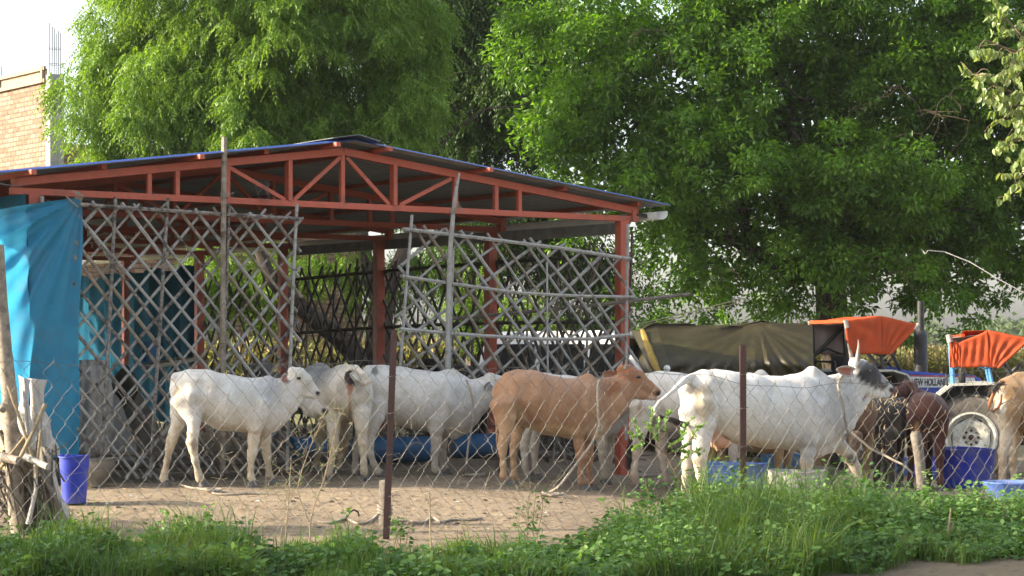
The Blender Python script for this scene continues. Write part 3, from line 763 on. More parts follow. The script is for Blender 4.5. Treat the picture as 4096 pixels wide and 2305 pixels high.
    def muscle(s, V, u, v):
        """hip bones, flank hollow, shoulder blade, ribs: small reliefs pressed into both sides of the skin"""
        if not s.mus: return V
        (hu, hv), (su, sv), k = s.mus; L = su-hu; mid = s.dep(u); sg = np.sign(V[:, 1]-mid); off = np.zeros(len(V))
        def bump(cu, cv, ru, rv, ang, amp):
            nonlocal off
            ca, sa = math.cos(ang), math.sin(ang); x = (u-cu)*ca+(v-cv)*sa; y = -(u-cu)*sa+(v-cv)*ca; off = off+amp*np.exp(-(x/ru)**2-(y/rv)**2)
        bump(hu, hv, 5*k, 4*k, .3, .028); bump(hu+9*k, hv+11*k, 8*k, 8*k, .5, -.034); bump(hu+12*k, hv+2*k, 13*k, 2.6*k, .05, .010)
        bump(hu+3*k, hv+34*k, 2.6*k, 14*k, -.45, -.022); bump(hu-6*k, hv+18*k, 4*k, 16*k, .05, .016); bump(hu-13*k, hv+12*k, 3*k, 10*k, 0, -.016)
        bump(su+2*k, sv+16*k, 3.6*k, 17*k, .18, .020); bump(su-6*k, sv+24*k, 3.4*k, 17*k, .10, -.020); bump(su+9*k, sv+34*k, 6*k, 6*k, 0, .018); bump(su+11*k, sv+18*k, 3*k, 12*k, .15, -.016)
        rib = np.exp(-((u-(hu+.62*L))/(.24*L))**2-((v-(sv+24*k))/(15*k))**2); off = off+rib*.0045*np.sin((u+.28*(v-sv))*1.25/k)
        fl = np.exp(-((u-(hu+.5*L))/(.3*L))**2-((v-(sv+46*k))/(7*k))**2); off = off-fl*.008*np.sin(u*.9)
        V = V.copy(); V[:, 1] += sg*off*.62; return V
    def ear(s, a, b, w, dya=0, dyb=0, colr=None, inner=True, droop=0.0):
        """leaf shaped cupped ear from root a to tip b (pixels)"""
        A = s.p(*a, dya); B = s.p(*b, dyb); d = (B-A); n = d.cross(Vector((0, 1, 0)))
        if n.length < 1e-3: n = Vector((0, 0, 1))
        n.normalize(); out = Vector((0, -1, 0)); out = (out-d.normalized()*out.dot(d.normalized())).normalized(); w_ = s.m(w, a[0])
        def fn(i, j):
            prof = (math.sin(math.pi*min(1, (.12+.88*i)**.8)))**.7 if i < .999 else 0
            y = (j-.5)*2; return A+d*i+n*(w_*.5*prof*y)+out*(-.35*w_*prof*(1-y*y))+Vector((0, 0, -droop*i*i))
        mb = MB().grid(fn, 12, 8); mb.build('ear', MT['_ear_'+(colr or 'white')], s.root, smooth=True, thick=.006)
        if inner:
            def f2(i, j): return fn(.15+.72*i, .5+(j-.5)*.66)+out*.008
            MB().grid(f2, 10, 6).build('ear_inner', MT['earpink'], s.root, smooth=True)
    def horn(s, pts, r, dy=0):
        P_ = [s.p(u, v, dy+(k*.0)) for k, (u, v) in enumerate(pts)]; n = len(P_)
        MB().tube(P_, [s.m(r, pts[0][0])*(1-.85*i/(n-1)) for i in range(n)], 9).build('horn', MT['horn'], s.root, smooth=True)
    def ball(s, name, u, v, dy, ru, rv, mat, ry=None):
        c = s.p(u, v, dy); a, b = s.m(ru, u), s.m(rv, u); d = s.m(ry if ry else min(ru, rv), u); mb = MB()
        vs = []; fs = []; n, m_ = 12, 8
        for i in range(m_+1):
            t = math.pi*i/m_
            for j in range(n): q = 2*math.pi*j/n; vs.append(c+Vector((a*math.sin(t)*math.cos(q), d*math.sin(t)*math.sin(q), b*math.cos(t))))
        for i in range(m_):
            for j in range(n): fs.append((i*n+j, i*n+(j+1) % n, (i+1)*n+(j+1) % n, (i+1)*n+j))
        mb.add(vs, fs); return mb.build(name, mat, s.root, smooth=True)
    def tuft(s, pts, r, mat, dy=0, n=70, seed=1):
        rs = random.Random(seed); mb = MB(); path = [s.p(u, v, dy) for u, v in pts]
        for i in range(n):
            f = rs.uniform(0, .45); k = f*(len(path)-1); i0 = int(k); a = path[i0].lerp(path[min(i0+1, len(path)-1)], k-i0)
            w_ = r*s.Y/F; a = a+Vector((rs.gauss(0, .4), rs.gauss(0, .4), rs.gauss(0, .3)))*w_
            rest = [path[j] for j in range(i0+1, len(path))]; off = Vector((rs.gauss(0, 1), rs.gauss(0, 1), rs.gauss(0, .5)))*w_
            pp = [a]+[q+off*((j+1)/len(rest)) for j, q in enumerate(rest)]; mb.tube(pp, [.004]+[.003]*(len(pp)-2)+[.001], 4)
        mb.build('tail_tuft', mat, s.root)
for nm, c in (('white', (.50, .46, .42)), ('orange', (.42, .19, .09)), ('dark', (.07, .05, .04)), ('grey', (.30, .29, .28)), ('brown', (.12, .05, .035))):
    MT['_ear_'+nm] = cloth_mat('ear_'+nm, c, tuple(x*.8 for x in c), .35, .8, 12, .002)
NS = .17; FS = .17      # near / far side offsets of the legs (m)

# --- white heifer on the left
c = Cow('slim white heifer standing at the left in front of the lattice', 19.55, .0035, 245)
c.chain([(178, 388, 9, 8), (189, 392, 21, 17), (206, 395, 24, 22), (226, 402.5, 27.5, 25), (245, 405, 26.3, 24), (262, 406.5, 27.5, 19), (274, 404, 24, 14)], .05)
c.chain([(174.5, 377, 4.5, 3), (190, 375, 5, 5), (206, 375, 5, 5)], .04)
c.chain([(262, 383, 5, 3), (268, 381.5, 5.5, 3.2), (276, 386, 5, 4)], .05)
c.chain([(266, 402, 23, 13), (280, 396.5, 17, 9), (292, 386, 12.5, 7)], .05)
c.chain([(302, 398, 2, 1.2), (294, 408, 3.4, 1.6), (286, 416, 4.2, 1.8), (275, 426, 5, 2.5), (263, 432, 5, 4)], .035)
c.chain([(292.5, 371.5, 5, 5), (297, 375.5, 9.2, 6.6), (304, 382, 8.8, 6), (311, 388.5, 5.6, 4.4), (316.5, 393, 4.1, 4)], .03)
c.chain([(298, 387, 7.5, 4.5), (307, 393.5, 4.2, 3.4), (315, 397, 2.4, 2.8)], .03)
c.chain([(186, 398, 16, 7), (192, 412, 11, 6.5), (194, 422, 7, 5.2)], .04, dy=-NS*.8)
c.leg([(194, 420, 7.2, 5.2), (193.2, 433, 5.4, 4.2), (192, 442, 5.6, 3.9), (193.2, 449, 4.2, 3.4), (195.2, 459, 3.2, 3.2), (198.5, 472, 3.3, 3.3), (200, 477, 3.6, 3.6)], (205, 484.5), -NS)
c.chain([(182, 402, 13, 7), (180, 414, 9.5, 6), (178.3, 423, 7, 5)], .04, dy=FS*.8)
c.leg([(178.5, 421, 7, 5), (174.5, 432, 5.6, 4.2), (171.5, 440, 5.2, 3.9), (169.6, 447, 4, 3.4), (167.3, 458, 3.1, 3), (164.8, 469, 3.2, 3.2), (163.6, 474.5, 3.5, 3.5)], (167, 482), FS)
c.chain([(257, 402, 14, 5), (256, 416, 11, 6), (255, 428, 7.4, 5.5)], .04, dy=-.19)
c.leg([(255, 426, 7.6, 5.5), (253.6, 441, 5.4, 4.6), (252.3, 452, 4.7, 4.3), (251.3, 458, 3.4, 3.4), (250.8, 467, 2.7, 2.9), (250.8, 475, 3.3, 3.3)], (255, 485), -NS*.9)
c.leg([(264, 425, 8, 5.5), (265.3, 440, 5.6, 4.6), (266.5, 453, 4.3, 4.2), (267.6, 459, 3.2, 3.3), (268.4, 468, 2.7, 2.9), (269.2, 475, 3.3, 3.3)], (275, 485), FS*.8)
c.chain([(173.2, 378, 2.6), (172.6, 384, 2), (173.6, 398, 1.6), (175.6, 410, 1.3), (177.5, 419, 1)], .02, dy=-.02)
c.spot(320, 396, .1, .1, WHITE); c.spot(268, 385, 11, 16, GREY, .75); c.spot(273, 398, 8, 14, GREY, .5); c.spot(240, 392, 30, 14, (.55, .56, .56), .5)
c.spot(308, 385, 5, 6, (.46, .44, .41), .5); c.spot(318, 393.5, 2.8, 2.6, (.03, .025, .03)); c.spot(177, 393, 3, 8, (.5, .38, .22), .6); c.spot(194, 445, 3.4, 6, (.16, .13, .10), .6); c.spot(196, 468, 3, 10, (.2, .16, .11), .5); c.spot(168, 455, 3, 20, (.22, .17, .1), .5)
c.mus = ((196, 378), (262, 380), .9)
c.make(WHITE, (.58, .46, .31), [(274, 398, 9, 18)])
c.ear((289, 377.5), (282, 380), 10, -.12, -.19); c.ball('eye', 298.7, 378.3, -.118, 2.3, 1.5, MT['eye']); c.ball('nostril', 318.2, 392.6, -.045, .9, 1., MT['eye'])

# --- rear-view cow with its head turned back
c = Cow('white cow seen from behind with its head turned back under the heifer\'s chin', 20.5)
A = [(347, 390, 23, 23, -.15), (345, 394, 27, 27, .15), (338, 397, 28, 26, .55), (328, 394, 26, 22, .95), (322, 386, 20, 16, 1.2)]
sd_ = Vector((1, .35, 0)); c.chain(A, .06, side=sd_)
c.chain([(346, 374, 9, 8, -.05), (344, 374, 9, 14, .3)], .06, side=sd_)
c.chain([(322, 372, 12, 9, 1.2), (316, 377, 14, 8, 1.0), (308, 386, 12, 8, .55)], .05)
c.chain([(303.5, 396, 6, 6, .35), (307, 401, 9.5, 6.5, .25), (314, 407, 7.5, 5, .05), (321, 411.5, 4.8, 4.6, -.1)], .03)
c.chain([(308, 410, 6.5, 5, .2), (316, 415.5, 3.6, 3.5, 0)], .03)
c.chain([(335, 400, 13, 14, -.05), (333.4, 416, 9.5, 10, -.05)], .05, side=sd_); c.chain([(359, 400, 13, 14, -.05), (361, 416, 9.5, 10, -.05)], .05, side=sd_)
c.leg([(333.4, 412, 9, 8), (333.6, 428, 6, 6), (334.4, 444, 4.5, 5.2), (333.6, 452, 3.6, 4), (331, 464, 3.1, 3.2), (328.7, 473, 3.5, 3.6)], (326.6, 482), -.12, turn=-1.2)
c.leg([(361, 412, 9, 8), (361.6, 428, 6, 6), (362.8, 444, 4.3, 5.2), (363.2, 452, 3.4, 3.8), (363.7, 464, 3, 3), (364, 473, 3.5, 3.6)], (365, 483.6), -.22, turn=-1.3)
c.leg([(322, 415, 8, 7), (320.5, 432, 5.2, 5), (319.5, 448, 4.2, 4), (318, 456, 3.1, 3), (315, 468, 2.9, 2.9)], (311.5, 477), 1.0)
c.leg([(341, 418, 8, 7), (344.5, 434, 5.2, 5), (343.5, 447, 4.2, 4), (341, 456, 3.1, 3), (339, 468, 2.9, 2.9)], (336, 476.5), .95)
c.chain([(349.5, 367.5, 3, 3, -.25), (356, 368, 3, 3, -.36), (363, 374, 2.8, 2.8, -.42), (368.5, 381.5, 2.4, 2.4, -.40), (365, 384, 2, 2, -.40), (357, 379.5, 1.7, 1.7, -.42), (351, 374, 1.5, 1.5, -.42)], .02)
c.spot(325, 411.5, 3.4, 3.6, (.03, .025, .03)); c.spot(350, 388, 3.2, 8, (.34, .11, .07), .85); c.spot(350, 404, 1.6, 14, (.36, .19, .10), .7); c.spot(341, 388, 5, 8, (.26, .23, .19), .5); c.spot(359, 386, 5, 8, (.26, .23, .19), .5)
c.spot(320, 374, 16, 14, (.36, .35, .34), .7); c.spot(349, 422, 9, 5, (.5, .33, .18), .5)
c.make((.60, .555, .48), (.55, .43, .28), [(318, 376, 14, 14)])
c.ball('eye', 309, 397.2, .13, 1.6, 1.3, MT['eye']); c.tuft([(349.5, 371), (347.5, 373), (347.8, 378), (351, 384)], 2.2, MT['fur_dark'], -.44, 90, 4)

# --- big white cow, head lowered behind the tan one
c = Cow('large white cow in the middle, head hidden behind the tan cow', 21.3, .004, 430)
c.chain([(366, 388, 17, 14), (378, 391, 25, 21), (397, 396, 29, 26), (420, 400, 29, 28), (440, 403, 30.5, 23), (456, 404.5, 30, 18), (466, 403, 25, 14)], .05)
c.chain([(368, 371, 6, 5), (385, 372, 6, 7)], .05)
c.chain([(445, 375, 5, 3.5), (452, 374.5, 6, 3.6), (461, 381, 5, 5)], .05)
c.chain([(460, 403, 24, 13), (476, 397, 17.5, 10), (488, 389, 14, 8)], .05)
c.chain([(484, 409, 2.6, 2), (476, 417, 4, 2.2), (466, 427, 6, 3), (454, 433, 6, 5), (444, 430, 5, 6)], .04)
c.chain([(489, 379, 7, 6, .05), (496, 384, 9.5, 6.5, .1), (503, 393, 8, 5.5, .15), (509, 403, 5, 5, .2)], .03)
c.chain([(372, 405, 16, 8), (374, 418, 10, 6.5), (372, 429, 6, 5)], .04, dy=-NS)
c.leg([(372.5, 426, 6.4, 5), (369.5, 439, 4.6, 4.3), (368.6, 446, 4.8, 3.9), (370, 454, 3.6, 3.4), (374, 465, 3, 3), (378.5, 472.5, 3.3, 3.3)], (383, 478), -NS)
c.leg([(362, 426, 6.4, 5), (359, 439, 4.6, 4.3), (357, 446, 4.4, 3.9), (356, 454, 3.4, 3.4), (355, 465, 3, 3), (355, 470, 3.3, 3.3)], (358, 475), FS)
c.chain([(439, 402, 14, 6), (436.5, 417, 11, 7), (436, 429, 7.4, 6)], .04, dy=-.20)
c.leg([(436, 427, 7.4, 6), (436.2, 442, 5, 4.6), (435.4, 453, 4.4, 4.2), (434.6, 460, 3.1, 3.2), (434.5, 468, 2.8, 3), (435.3, 474, 3.4, 3.4)], (440, 480), -NS)
c.leg([(443, 427, 7, 6), (442.6, 444, 4.4, 4.4), (442.2, 455, 3.8, 4), (442.6, 462, 2.9, 3), (443.4, 468, 2.8, 2.9), (444, 472, 3.2, 3.3)], (448, 478.5), FS)
c.spot(375, 371, 3.5, 4.5, (.12, .12, .12), .8); c.spot(455, 388, 14, 18, (.48, .48, .48), .5); c.spot(440, 455, 12, 14, (.30, .27, .23), .45)
c.mus = ((386, 374), (448, 375), 1.05)
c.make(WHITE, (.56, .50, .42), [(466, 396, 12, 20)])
c.ear((492, 384), (484, 389), 7, -.12, -.2, 'grey', inner=False)
# --- tan cow
c = Cow('tan brown cow with small horns and a neck rope tied to a ground ring', 20.35, .004, 560)
c.chain([(503, 391, 13, 10), (513, 395.5, 24, 19), (530, 398.5, 27.5, 25), (550, 405.5, 29, 27), (570, 408.5, 29, 25), (588, 409, 31, 20), (599, 407, 26, 15)], .05)
c.chain([(507, 378, 5, 4), (518, 376.5, 6, 5), (532, 377, 5, 6)], .05)
c.chain([(579, 383, 5, 3.6), (587, 380.5, 7, 4.2), (597, 386, 6, 5)], .05)
c.chain([(596, 404, 25, 13), (611, 395.5, 19, 10), (624, 385, 12.5, 8)], .05)
c.chain([(631, 397, 3, 2), (622, 408, 5, 2.6), (612, 418, 6, 3), (600, 428, 7, 4.5), (590, 434, 7, 7)], .04)
c.chain([(622, 370, 5.5, 5.5), (627, 373.5, 8.8, 7), (637, 380.5, 10.2, 7), (648, 387, 6.6, 4.8), (657, 391.8, 4.3, 4.2)], .03)
c.chain([(631, 390, 9, 5), (643, 395.5, 4.2, 3.6), (651, 397.5, 2.4, 2.6), (655, 398.5, 2, 2.2)], .025)
c.chain([(503, 404, 14, 8), (505.5, 418, 10, 6.5), (506, 429, 6.6, 5)], .04, dy=-NS)
c.leg([(506, 427, 6.8, 5), (504, 439, 5, 4.3), (502.6, 447, 4.6, 3.9), (502.6, 454, 3.4, 3.4), (503, 466, 2.9, 3), (503.4, 478, 3.3, 3.4)], (508.5, 489.5), -NS)
c.chain([(515, 405, 14, 8), (517, 418, 10, 6.5), (518, 428, 7, 5)], .04, dy=FS)
c.leg([(518, 426, 7, 5), (516, 438, 5, 4.3), (514.4, 446, 4.6, 3.9), (513.4, 454, 3.4, 3.4), (513.5, 466, 2.9, 3), (514, 478, 3.2, 3.3)], (519.5, 488.5), FS)
c.chain([(577, 406, 14, 6), (577, 419, 11, 7), (578, 431, 7.4, 6)], .04, dy=-.20)
c.leg([(578, 429, 7.6, 6), (579, 446, 4.8, 4.6), (580.3, 458, 4.7, 4.3), (580.6, 465, 3.2, 3.3), (580.5, 475, 2.9, 3.1), (581.3, 484, 3.6, 3.6)], (585, 493.5), -NS)
c.leg([(588, 430, 7, 6), (588.6, 446, 4.8, 4.6), (588.8, 459, 4.5, 4.2), (588.7, 466, 3.2, 3.2), (588.8, 476, 3, 3.1), (590, 484.5, 3.6, 3.6)], (595.5, 494.2), FS*.4)
c.chain([(498, 384, 2.6), (496.4, 396, 2.1), (496.6, 420, 1.7), (497.4, 440, 1.4), (498, 450, 1.2)], .02, dy=-.03)
TAN = (.34, .195, .115)
c.spot(510, 450, 14, 50, (.46, .31, .18), .6); c.spot(545, 434, 36, 10, (.55, .38, .22), .75); c.spot(597, 430, 12, 14, (.56, .42, .30), .7); c.spot(519, 421, 7, 8, (.52, .38, .25), .7); c.spot(587, 380, 8, 6, (.34, .20, .12), .6); c.spot(592, 396, 8, 20, (.42, .26, .15), .45)
c.spot(618, 406, 8, 14, (.50, .30, .17), .5); c.spot(659, 394, 3.0, 3.4, (.025, .02, .02)); c.spot(652, 398.5, 5, 2.4, (.5, .38, .3), .8); c.spot(632, 372, 18, 9, (.30, .11, .045), .55); c.spot(585, 462, 14, 16, (.34, .17, .09), .5); c.spot(590, 478, 9, 14, (.26, .15, .10), .5)
c.mus = ((522, 378), (586, 380), 1.0)
c.make(TAN, None, [(605, 398, 15, 24)], legdirt=.25)
c.ear((619, 377.5), (602.5, 373), 9, .05, .14, 'orange', inner=False); c.ear((620, 383), (608.5, 392), 8, -.13, -.22, 'orange', inner=False)
c.ball('eye', 638.6, 377, -.132, 2.6, 1.6, MT['eye']); c.ball('nostril', 658.7, 392, -.03, 1.3, 1.3, MT['eye'])
c.horn([(625.2, 369), (626.6, 364), (625.5, 360)], 2, -.06); c.horn([(622, 369), (620.6, 365), (623, 361.5)], 1.9, .06)
c.tuft([(498, 446), (498.5, 452), (499.6, 460), (500, 472)], 2.2, MT['fur_dark'], -.03, 60, 5)

# --- white cow behind tan cow, rump to the left
c = Cow('white cow half hidden between the tan cow and the horned white cow', 21.2, .004, 660)
c.chain([(641, 388, 12, 10), (651, 396, 23, 18), (668, 402, 29, 25), (695, 405, 30, 27), (722, 405, 30, 23), (738, 404, 26, 17)], .05)
c.chain([(644, 379, 5, 5), (660, 378, 6, 7), (680, 380, 6, 8)], .05); c.chain([(736, 398, 22, 13), (750, 392, 16, 9), (760, 384, 12, 7)], .05)
c.chain([(741, 380, 5, 4), (749, 378.5, 5.5, 4), (756, 384, 5, 5)], .05); c.chain([(760, 376, 7, 6), (768, 384, 7, 6), (778, 393, 4.5, 4.5)], .03)
c.chain([(643, 408, 14, 8), (641.5, 422, 9.5, 6.5), (640.5, 432, 6.4, 5)], .04, dy=-NS)
c.leg([(640.5, 430, 6.6, 5), (639, 440, 5, 4.2), (638, 447, 4.6, 3.9), (636, 455, 3.5, 3.4), (634.4, 466, 3, 3.1), (634.6, 476, 3.4, 3.5), (636, 482, 3.4, 3.4)], (640, 490), -NS)
c.chain([(660, 410, 14, 8), (661, 424, 9.5, 6.5), (661, 436, 6.4, 5)], .04, dy=FS)
c.leg([(661, 434, 6.4, 5), (661, 443, 5, 4.2), (660.5, 449, 4.6, 3.9), (662, 456, 3.5, 3.4), (664, 466, 3, 3.1), (666, 476, 3.3, 3.4)], (671, 484), FS)
c.leg([(733, 425, 7, 6), (733, 440, 5, 4.6), (733, 451, 4.3, 4.2), (733, 458, 3.1, 3.2), (733.5, 467, 2.9, 3), (734, 476, 3.3, 3.3)], (738, 484), -NS)
c.leg([(741, 425, 7, 6), (741.6, 440, 5, 4.6), (742, 451, 4.3, 4.2), (742.2, 458, 3.1, 3.2), (742.5, 467, 2.9, 3), (743, 474, 3.3, 3.3)], (747, 482), FS)
c.chain([(637, 384, 2.4), (634, 396, 2), (632.4, 412, 1.7), (631, 430, 1.5), (630.5, 440, 1.3)], .02, dy=-.12)
c.spot(640, 408, 2.5, 10, (.40, .33, .28), .6)
c.mus = ((662, 380), (735, 382), 1.05)
c.make(WHITE, (.52, .42, .33)); c.tuft([(630.5, 438), (629.5, 446), (629, 456), (630, 470)], 2.6, MT['fur_dark'], -.12, 90, 6)
# --- white cow whose fore legs show behind the tan one
c = Cow('white cow whose forelegs and brisket show behind the chest of the tan cow', 21.35, .004, 560)
c.chain([(520, 392, 18, 15), (540, 398, 25, 24), (565, 403, 27, 25), (588, 406, 28, 20), (600, 406, 25, 15)], .05)
c.chain([(598, 404, 23, 12), (614, 402, 17, 9), (626, 398, 12, 7)], .05); c.chain([(622, 392, 7, 6), (632, 398, 7.5, 6), (642, 406, 4.5, 4.5)], .03)
c.chain([(630, 408, 2.5, 2), (622, 419, 5, 2.6), (614, 429, 6, 3.5), (603, 433, 6, 5)], .04)
c.leg([(601, 430, 7, 6), (602, 446, 4.7, 4.4), (602.4, 456, 4.1, 4.1), (602.8, 463, 3, 3.1), (603.4, 472, 2.8, 2.9), (604.5, 480, 3.3, 3.3)], (607, 489), -NS)
c.leg([(609, 430, 7, 6), (609.4, 446, 4.7, 4.4), (609.4, 456, 4.1, 4.1), (608.4, 463, 3, 3.1), (607.6, 470, 2.8, 2.9), (607, 476, 3.2, 3.2)], (605, 484), FS)
c.leg([(527, 425, 7, 6), (525, 440, 4.7, 4.2), (524, 447, 4.4, 4), (524.5, 456, 3.1, 3.1), (525, 468, 2.9, 2.9)], (529, 484), -NS)
c.leg([(536, 425, 7, 6), (535, 440, 4.7, 4.2), (534, 447, 4.4, 4), (534.5, 456, 3.1, 3.1), (535, 468, 2.9, 2.9)], (539, 482), FS)
c.make(WHITE, (.54, .48, .40))

# --- horned white cow, the biggest
c = Cow('big horned grey-white cow with a dark face standing by the grey trough', 19.75, .0058, 770)
c.chain([(690, 388, 13, 11), (701, 396, 25, 20), (720, 403, 32, 26), (745, 409, 35, 30), (770, 412.5, 35.5, 30), (795, 412.5, 37.5, 26), (815, 412.5, 37, 21), (828, 411, 33, 16)], .05)
c.chain([(690, 381, 6, 4), (703, 377, 6, 6), (715, 377, 6.4, 6.5), (740, 380, 6, 7)], .05)
c.chain([(802, 379, 6, 4), (812, 374.5, 8.2, 5), (822, 380, 7, 5.5)], .05)
c.chain([(824, 408, 32, 16), (840, 397, 24, 12), (852, 384.5, 17, 9)], .05)
c.chain([(869, 398.5, 3, 2), (858, 410, 5, 2.6), (849, 424, 6, 3), (841, 434, 6.5, 3.4), (829, 445, 8.5, 4.6), (817, 450, 7.5, 6.5), (805, 448, 6, 8)], .045)
c.chain([(854.5, 363.5, 6, 6.5), (860, 369, 10.2, 8.2), (868, 376.5, 12.4, 8.2), (879, 384, 8.8, 6), (888, 389.8, 6, 5.6)], .03)
c.chain([(863, 387, 9, 5.8), (875, 393.5, 5, 4.5), (886, 396, 3.2, 4)], .03)
c.chain([(698, 407, 20, 9), (703, 424, 13.5, 8), (702, 436, 9.6, 6.6)], .05, dy=-NS*1.05)
c.leg([(702, 434, 10, 6.8), (701, 448, 8, 5.6), (699.6, 458, 7.3, 5.1), (700, 466, 5.4, 4.6), (700.8, 475, 4.4, 4.2), (702.2, 486, 3.9, 4), (703.3, 495, 4.2, 4.2)], (707.5, 504), -NS*1.1, hr=5.8)
c.chain([(692, 412, 14, 8), (691, 426, 10.5, 7), (690, 438, 8, 6)], .04, dy=FS)
c.leg([(690, 436, 8, 6), (688.6, 449, 6.4, 5.2), (687.6, 457, 6.2, 5), (686.8, 466, 4.6, 4.2), (686, 475, 4, 3.9), (685, 486, 3.7, 3.7), (684.5, 492, 3.9, 3.9)], (688, 500.5), FS, hr=5.4)
c.chain([(808, 405, 18, 7), (808, 424, 14, 8), (809, 440, 9.4, 7)], .05, dy=-.23)
c.leg([(809, 438, 9.6, 7), (808, 452, 7.2, 6), (806.6, 463, 6.2, 5.6), (806.4, 472, 4.4, 4.4), (806, 483, 3.9, 4), (806.3, 492, 4.4, 4.4)], (810, 502), -NS*1.1, hr=5.8)
c.leg([(828, 430, 11, 7), (838, 445, 7.8, 5.6), (850, 458, 6.8, 5.2), (856, 470, 4.9, 4.4), (859.5, 484, 4, 4), (861, 493, 4.2, 4.2)], (864, 503), FS, hr=5.6)
c.chain([(691, 378, 4.6, 3.6, -.05), (684, 381, 3.6, 3, -.12), (676, 388, 2.5, 2.3, -.17), (667, 396, 1.9, 1.9, -.2), (659, 402, 1.7, 1.7, -.2), (655, 408, 1.6, 1.6, -.2), (655, 414, 1.4, 1.4, -.18), (659, 417, 1.2, 1.2, -.15)], .02)
c.spot(870, 373, 14, 12, (.045, .045, .05), 1.); c.spot(880, 382, 11, 8, (.07, .07, .075), .95); c.spot(864, 366, 7, 5, (.11, .11, .115), .75); c.spot(884, 378, 3, 6, (.5, .5, .5), .5); c.spot(892.5, 390.5, 3.4, 3.4, (.03, .03, .035)); c.spot(886, 396, 6, 3.5, (.5, .5, .49), .7)
c.spot(842, 400, 16, 34, (.42, .42, .42), .8); c.spot(822, 398, 12, 30, (.50, .50, .50), .7); c.spot(704, 402, 11, 20, (.42, .33, .20), .65); c.spot(690, 389, 5, 5, (.13, .11, .10), .8); c.spot(697, 394, 2.5, 6, (.2, .17, .14), .5); c.spot(713, 377, 3, 5, (.42, .41, .38), .6); c.spot(808, 448, 9, 16, (.42, .42, .42), .7); c.spot(851, 459, 6, 5, (.08, .07, .065), .8); c.spot(700, 463, 6, 6, (.48, .42, .32), .5)
c.spot(748, 446, 40, 6, (.56, .44, .28), .6)
c.mus = ((714, 379), (806, 378), 1.25)
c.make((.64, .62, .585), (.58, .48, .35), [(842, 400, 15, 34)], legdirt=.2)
c.ear((855, 372.5), (836.5, 369.5), 10.5, -.16, -.22); c.ball('eye', 871.5, 370.8, -.165, 1.9, 1.5, MT['eye']); c.ball('nostril', 892.8, 390, -.04, 1.4, 1.5, MT['eye'])
c.horn([(857.5, 361), (858, 353), (858.7, 346), (858.4, 339.5)], 2.9, -.05); c.horn([(852.5, 361), (850.8, 354), (849, 348), (847.6, 343.5)], 2.7, .08)
ud = [([(c.p(711, 434, -.02), .075, .09), (c.p(717, 441, -.04), .07, .09), (c.p(725, 443, -.02), .05, .08)], Vector((0, 1, 0)), .03)]
for u, v, q in ((711.5, 440, -.1), (716.5, 444, -.08), (713.5, 441, .06), (719.5, 444, .05)): ud.append(([(c.p(u, v, q), .02, .02), (c.p(u+.6, v+6.5, q-.01), .012, .012)], Vector((0, 1, 0)), .02))
V_, Q_ = solid(ud, .008); np_mesh('udder', V_, Q_, MT['skinpink'], c.root, smooth=True)
c.tuft([(658, 416.5), (665, 418), (674, 420.5), (685, 426)], 3.0, MT['fur_dark'], -.12, 110, 7)

# --- further cattle
def plain(label, Y, sl, u0, body, legs, base, belly=None, head=None, spots=(), earc='dark', extra=None, horns=(), ears=(), **kw):
    c = Cow(label, Y, sl, u0, **kw)
    for ch in body: c.chain(ch, .05)
    if head:
        for ch in head: c.chain(ch, .03)
    for nd, hf, dy in legs: c.leg(nd, hf, dy)
    for s_ in spots: c.spot(*s_)
    c.make(base, belly, legdirt=.15)
    for e in ears: c.ear(*e, earc, inner=False)
    for hn in horns: c.horn(*hn)
    return c
def L4(u1, v1, u2, v2, r=1.0):
    """straightish leg top -> fetlock"""
    f = lambda t: (u1+(u2-u1)*t, v1+(v2-v1)*t)
    return [(*f(0), 7*r, 5.5*r), (*f(.35), 4.8*r, 4.4*r), (*f(.55), 4.2*r, 4*r), (*f(.7), 3.1*r, 3.1*r), (*f(.9), 2.8*r, 2.9*r), (*f(1), 3.3*r, 3.3*r)]
plain('beige cow mostly hidden behind the horned cow with its belly showing below', 22.3, .004, 760,
      [[(700, 398, 18, 16), (716, 408, 27, 24), (740, 417, 33, 27), (765, 420, 34, 24), (782, 416, 28, 17)], [(780, 412, 18, 10), (796, 404, 14, 8)]],
      [(L4(779, 438, 778, 474), (782, 482), -NS), (L4(788, 438, 787, 473), (791, 481), FS), (L4(712, 434, 710, 475), (713, 482), -NS), (L4(722, 434, 721, 474), (724, 481), FS)],
      (.46, .35, .22), (.50, .32, .17), head=[[(796, 396, 7, 6), (805, 402, 7, 6), (816, 408, 4.5, 4.5)]])
plain('brown cow with a tan flank behind the neck of the horned cow', 21.6, -.004, 840,
      [[(866, 408, 13, 10), (858, 414, 20, 18), (838, 416, 23, 21), (815, 416, 22, 18)], [(812, 412, 15, 9), (798, 404, 11, 7)]],
      [(L4(856, 436, 850, 488), (849, 496), -.30), (L4(868, 430, 867, 474), (868, 482), .12), (L4(818, 432, 818, 474), (815, 484), -NS), (L4(826, 432, 826, 472), (823, 481), FS)],
      (.165, .095, .055), (.20, .13, .08), head=[[(796, 398, 7, 6), (788, 404, 7, 6), (779, 410, 4.5, 4.5)]], spots=((850, 480, 8, 22, (.45, .38, .28), .8),))
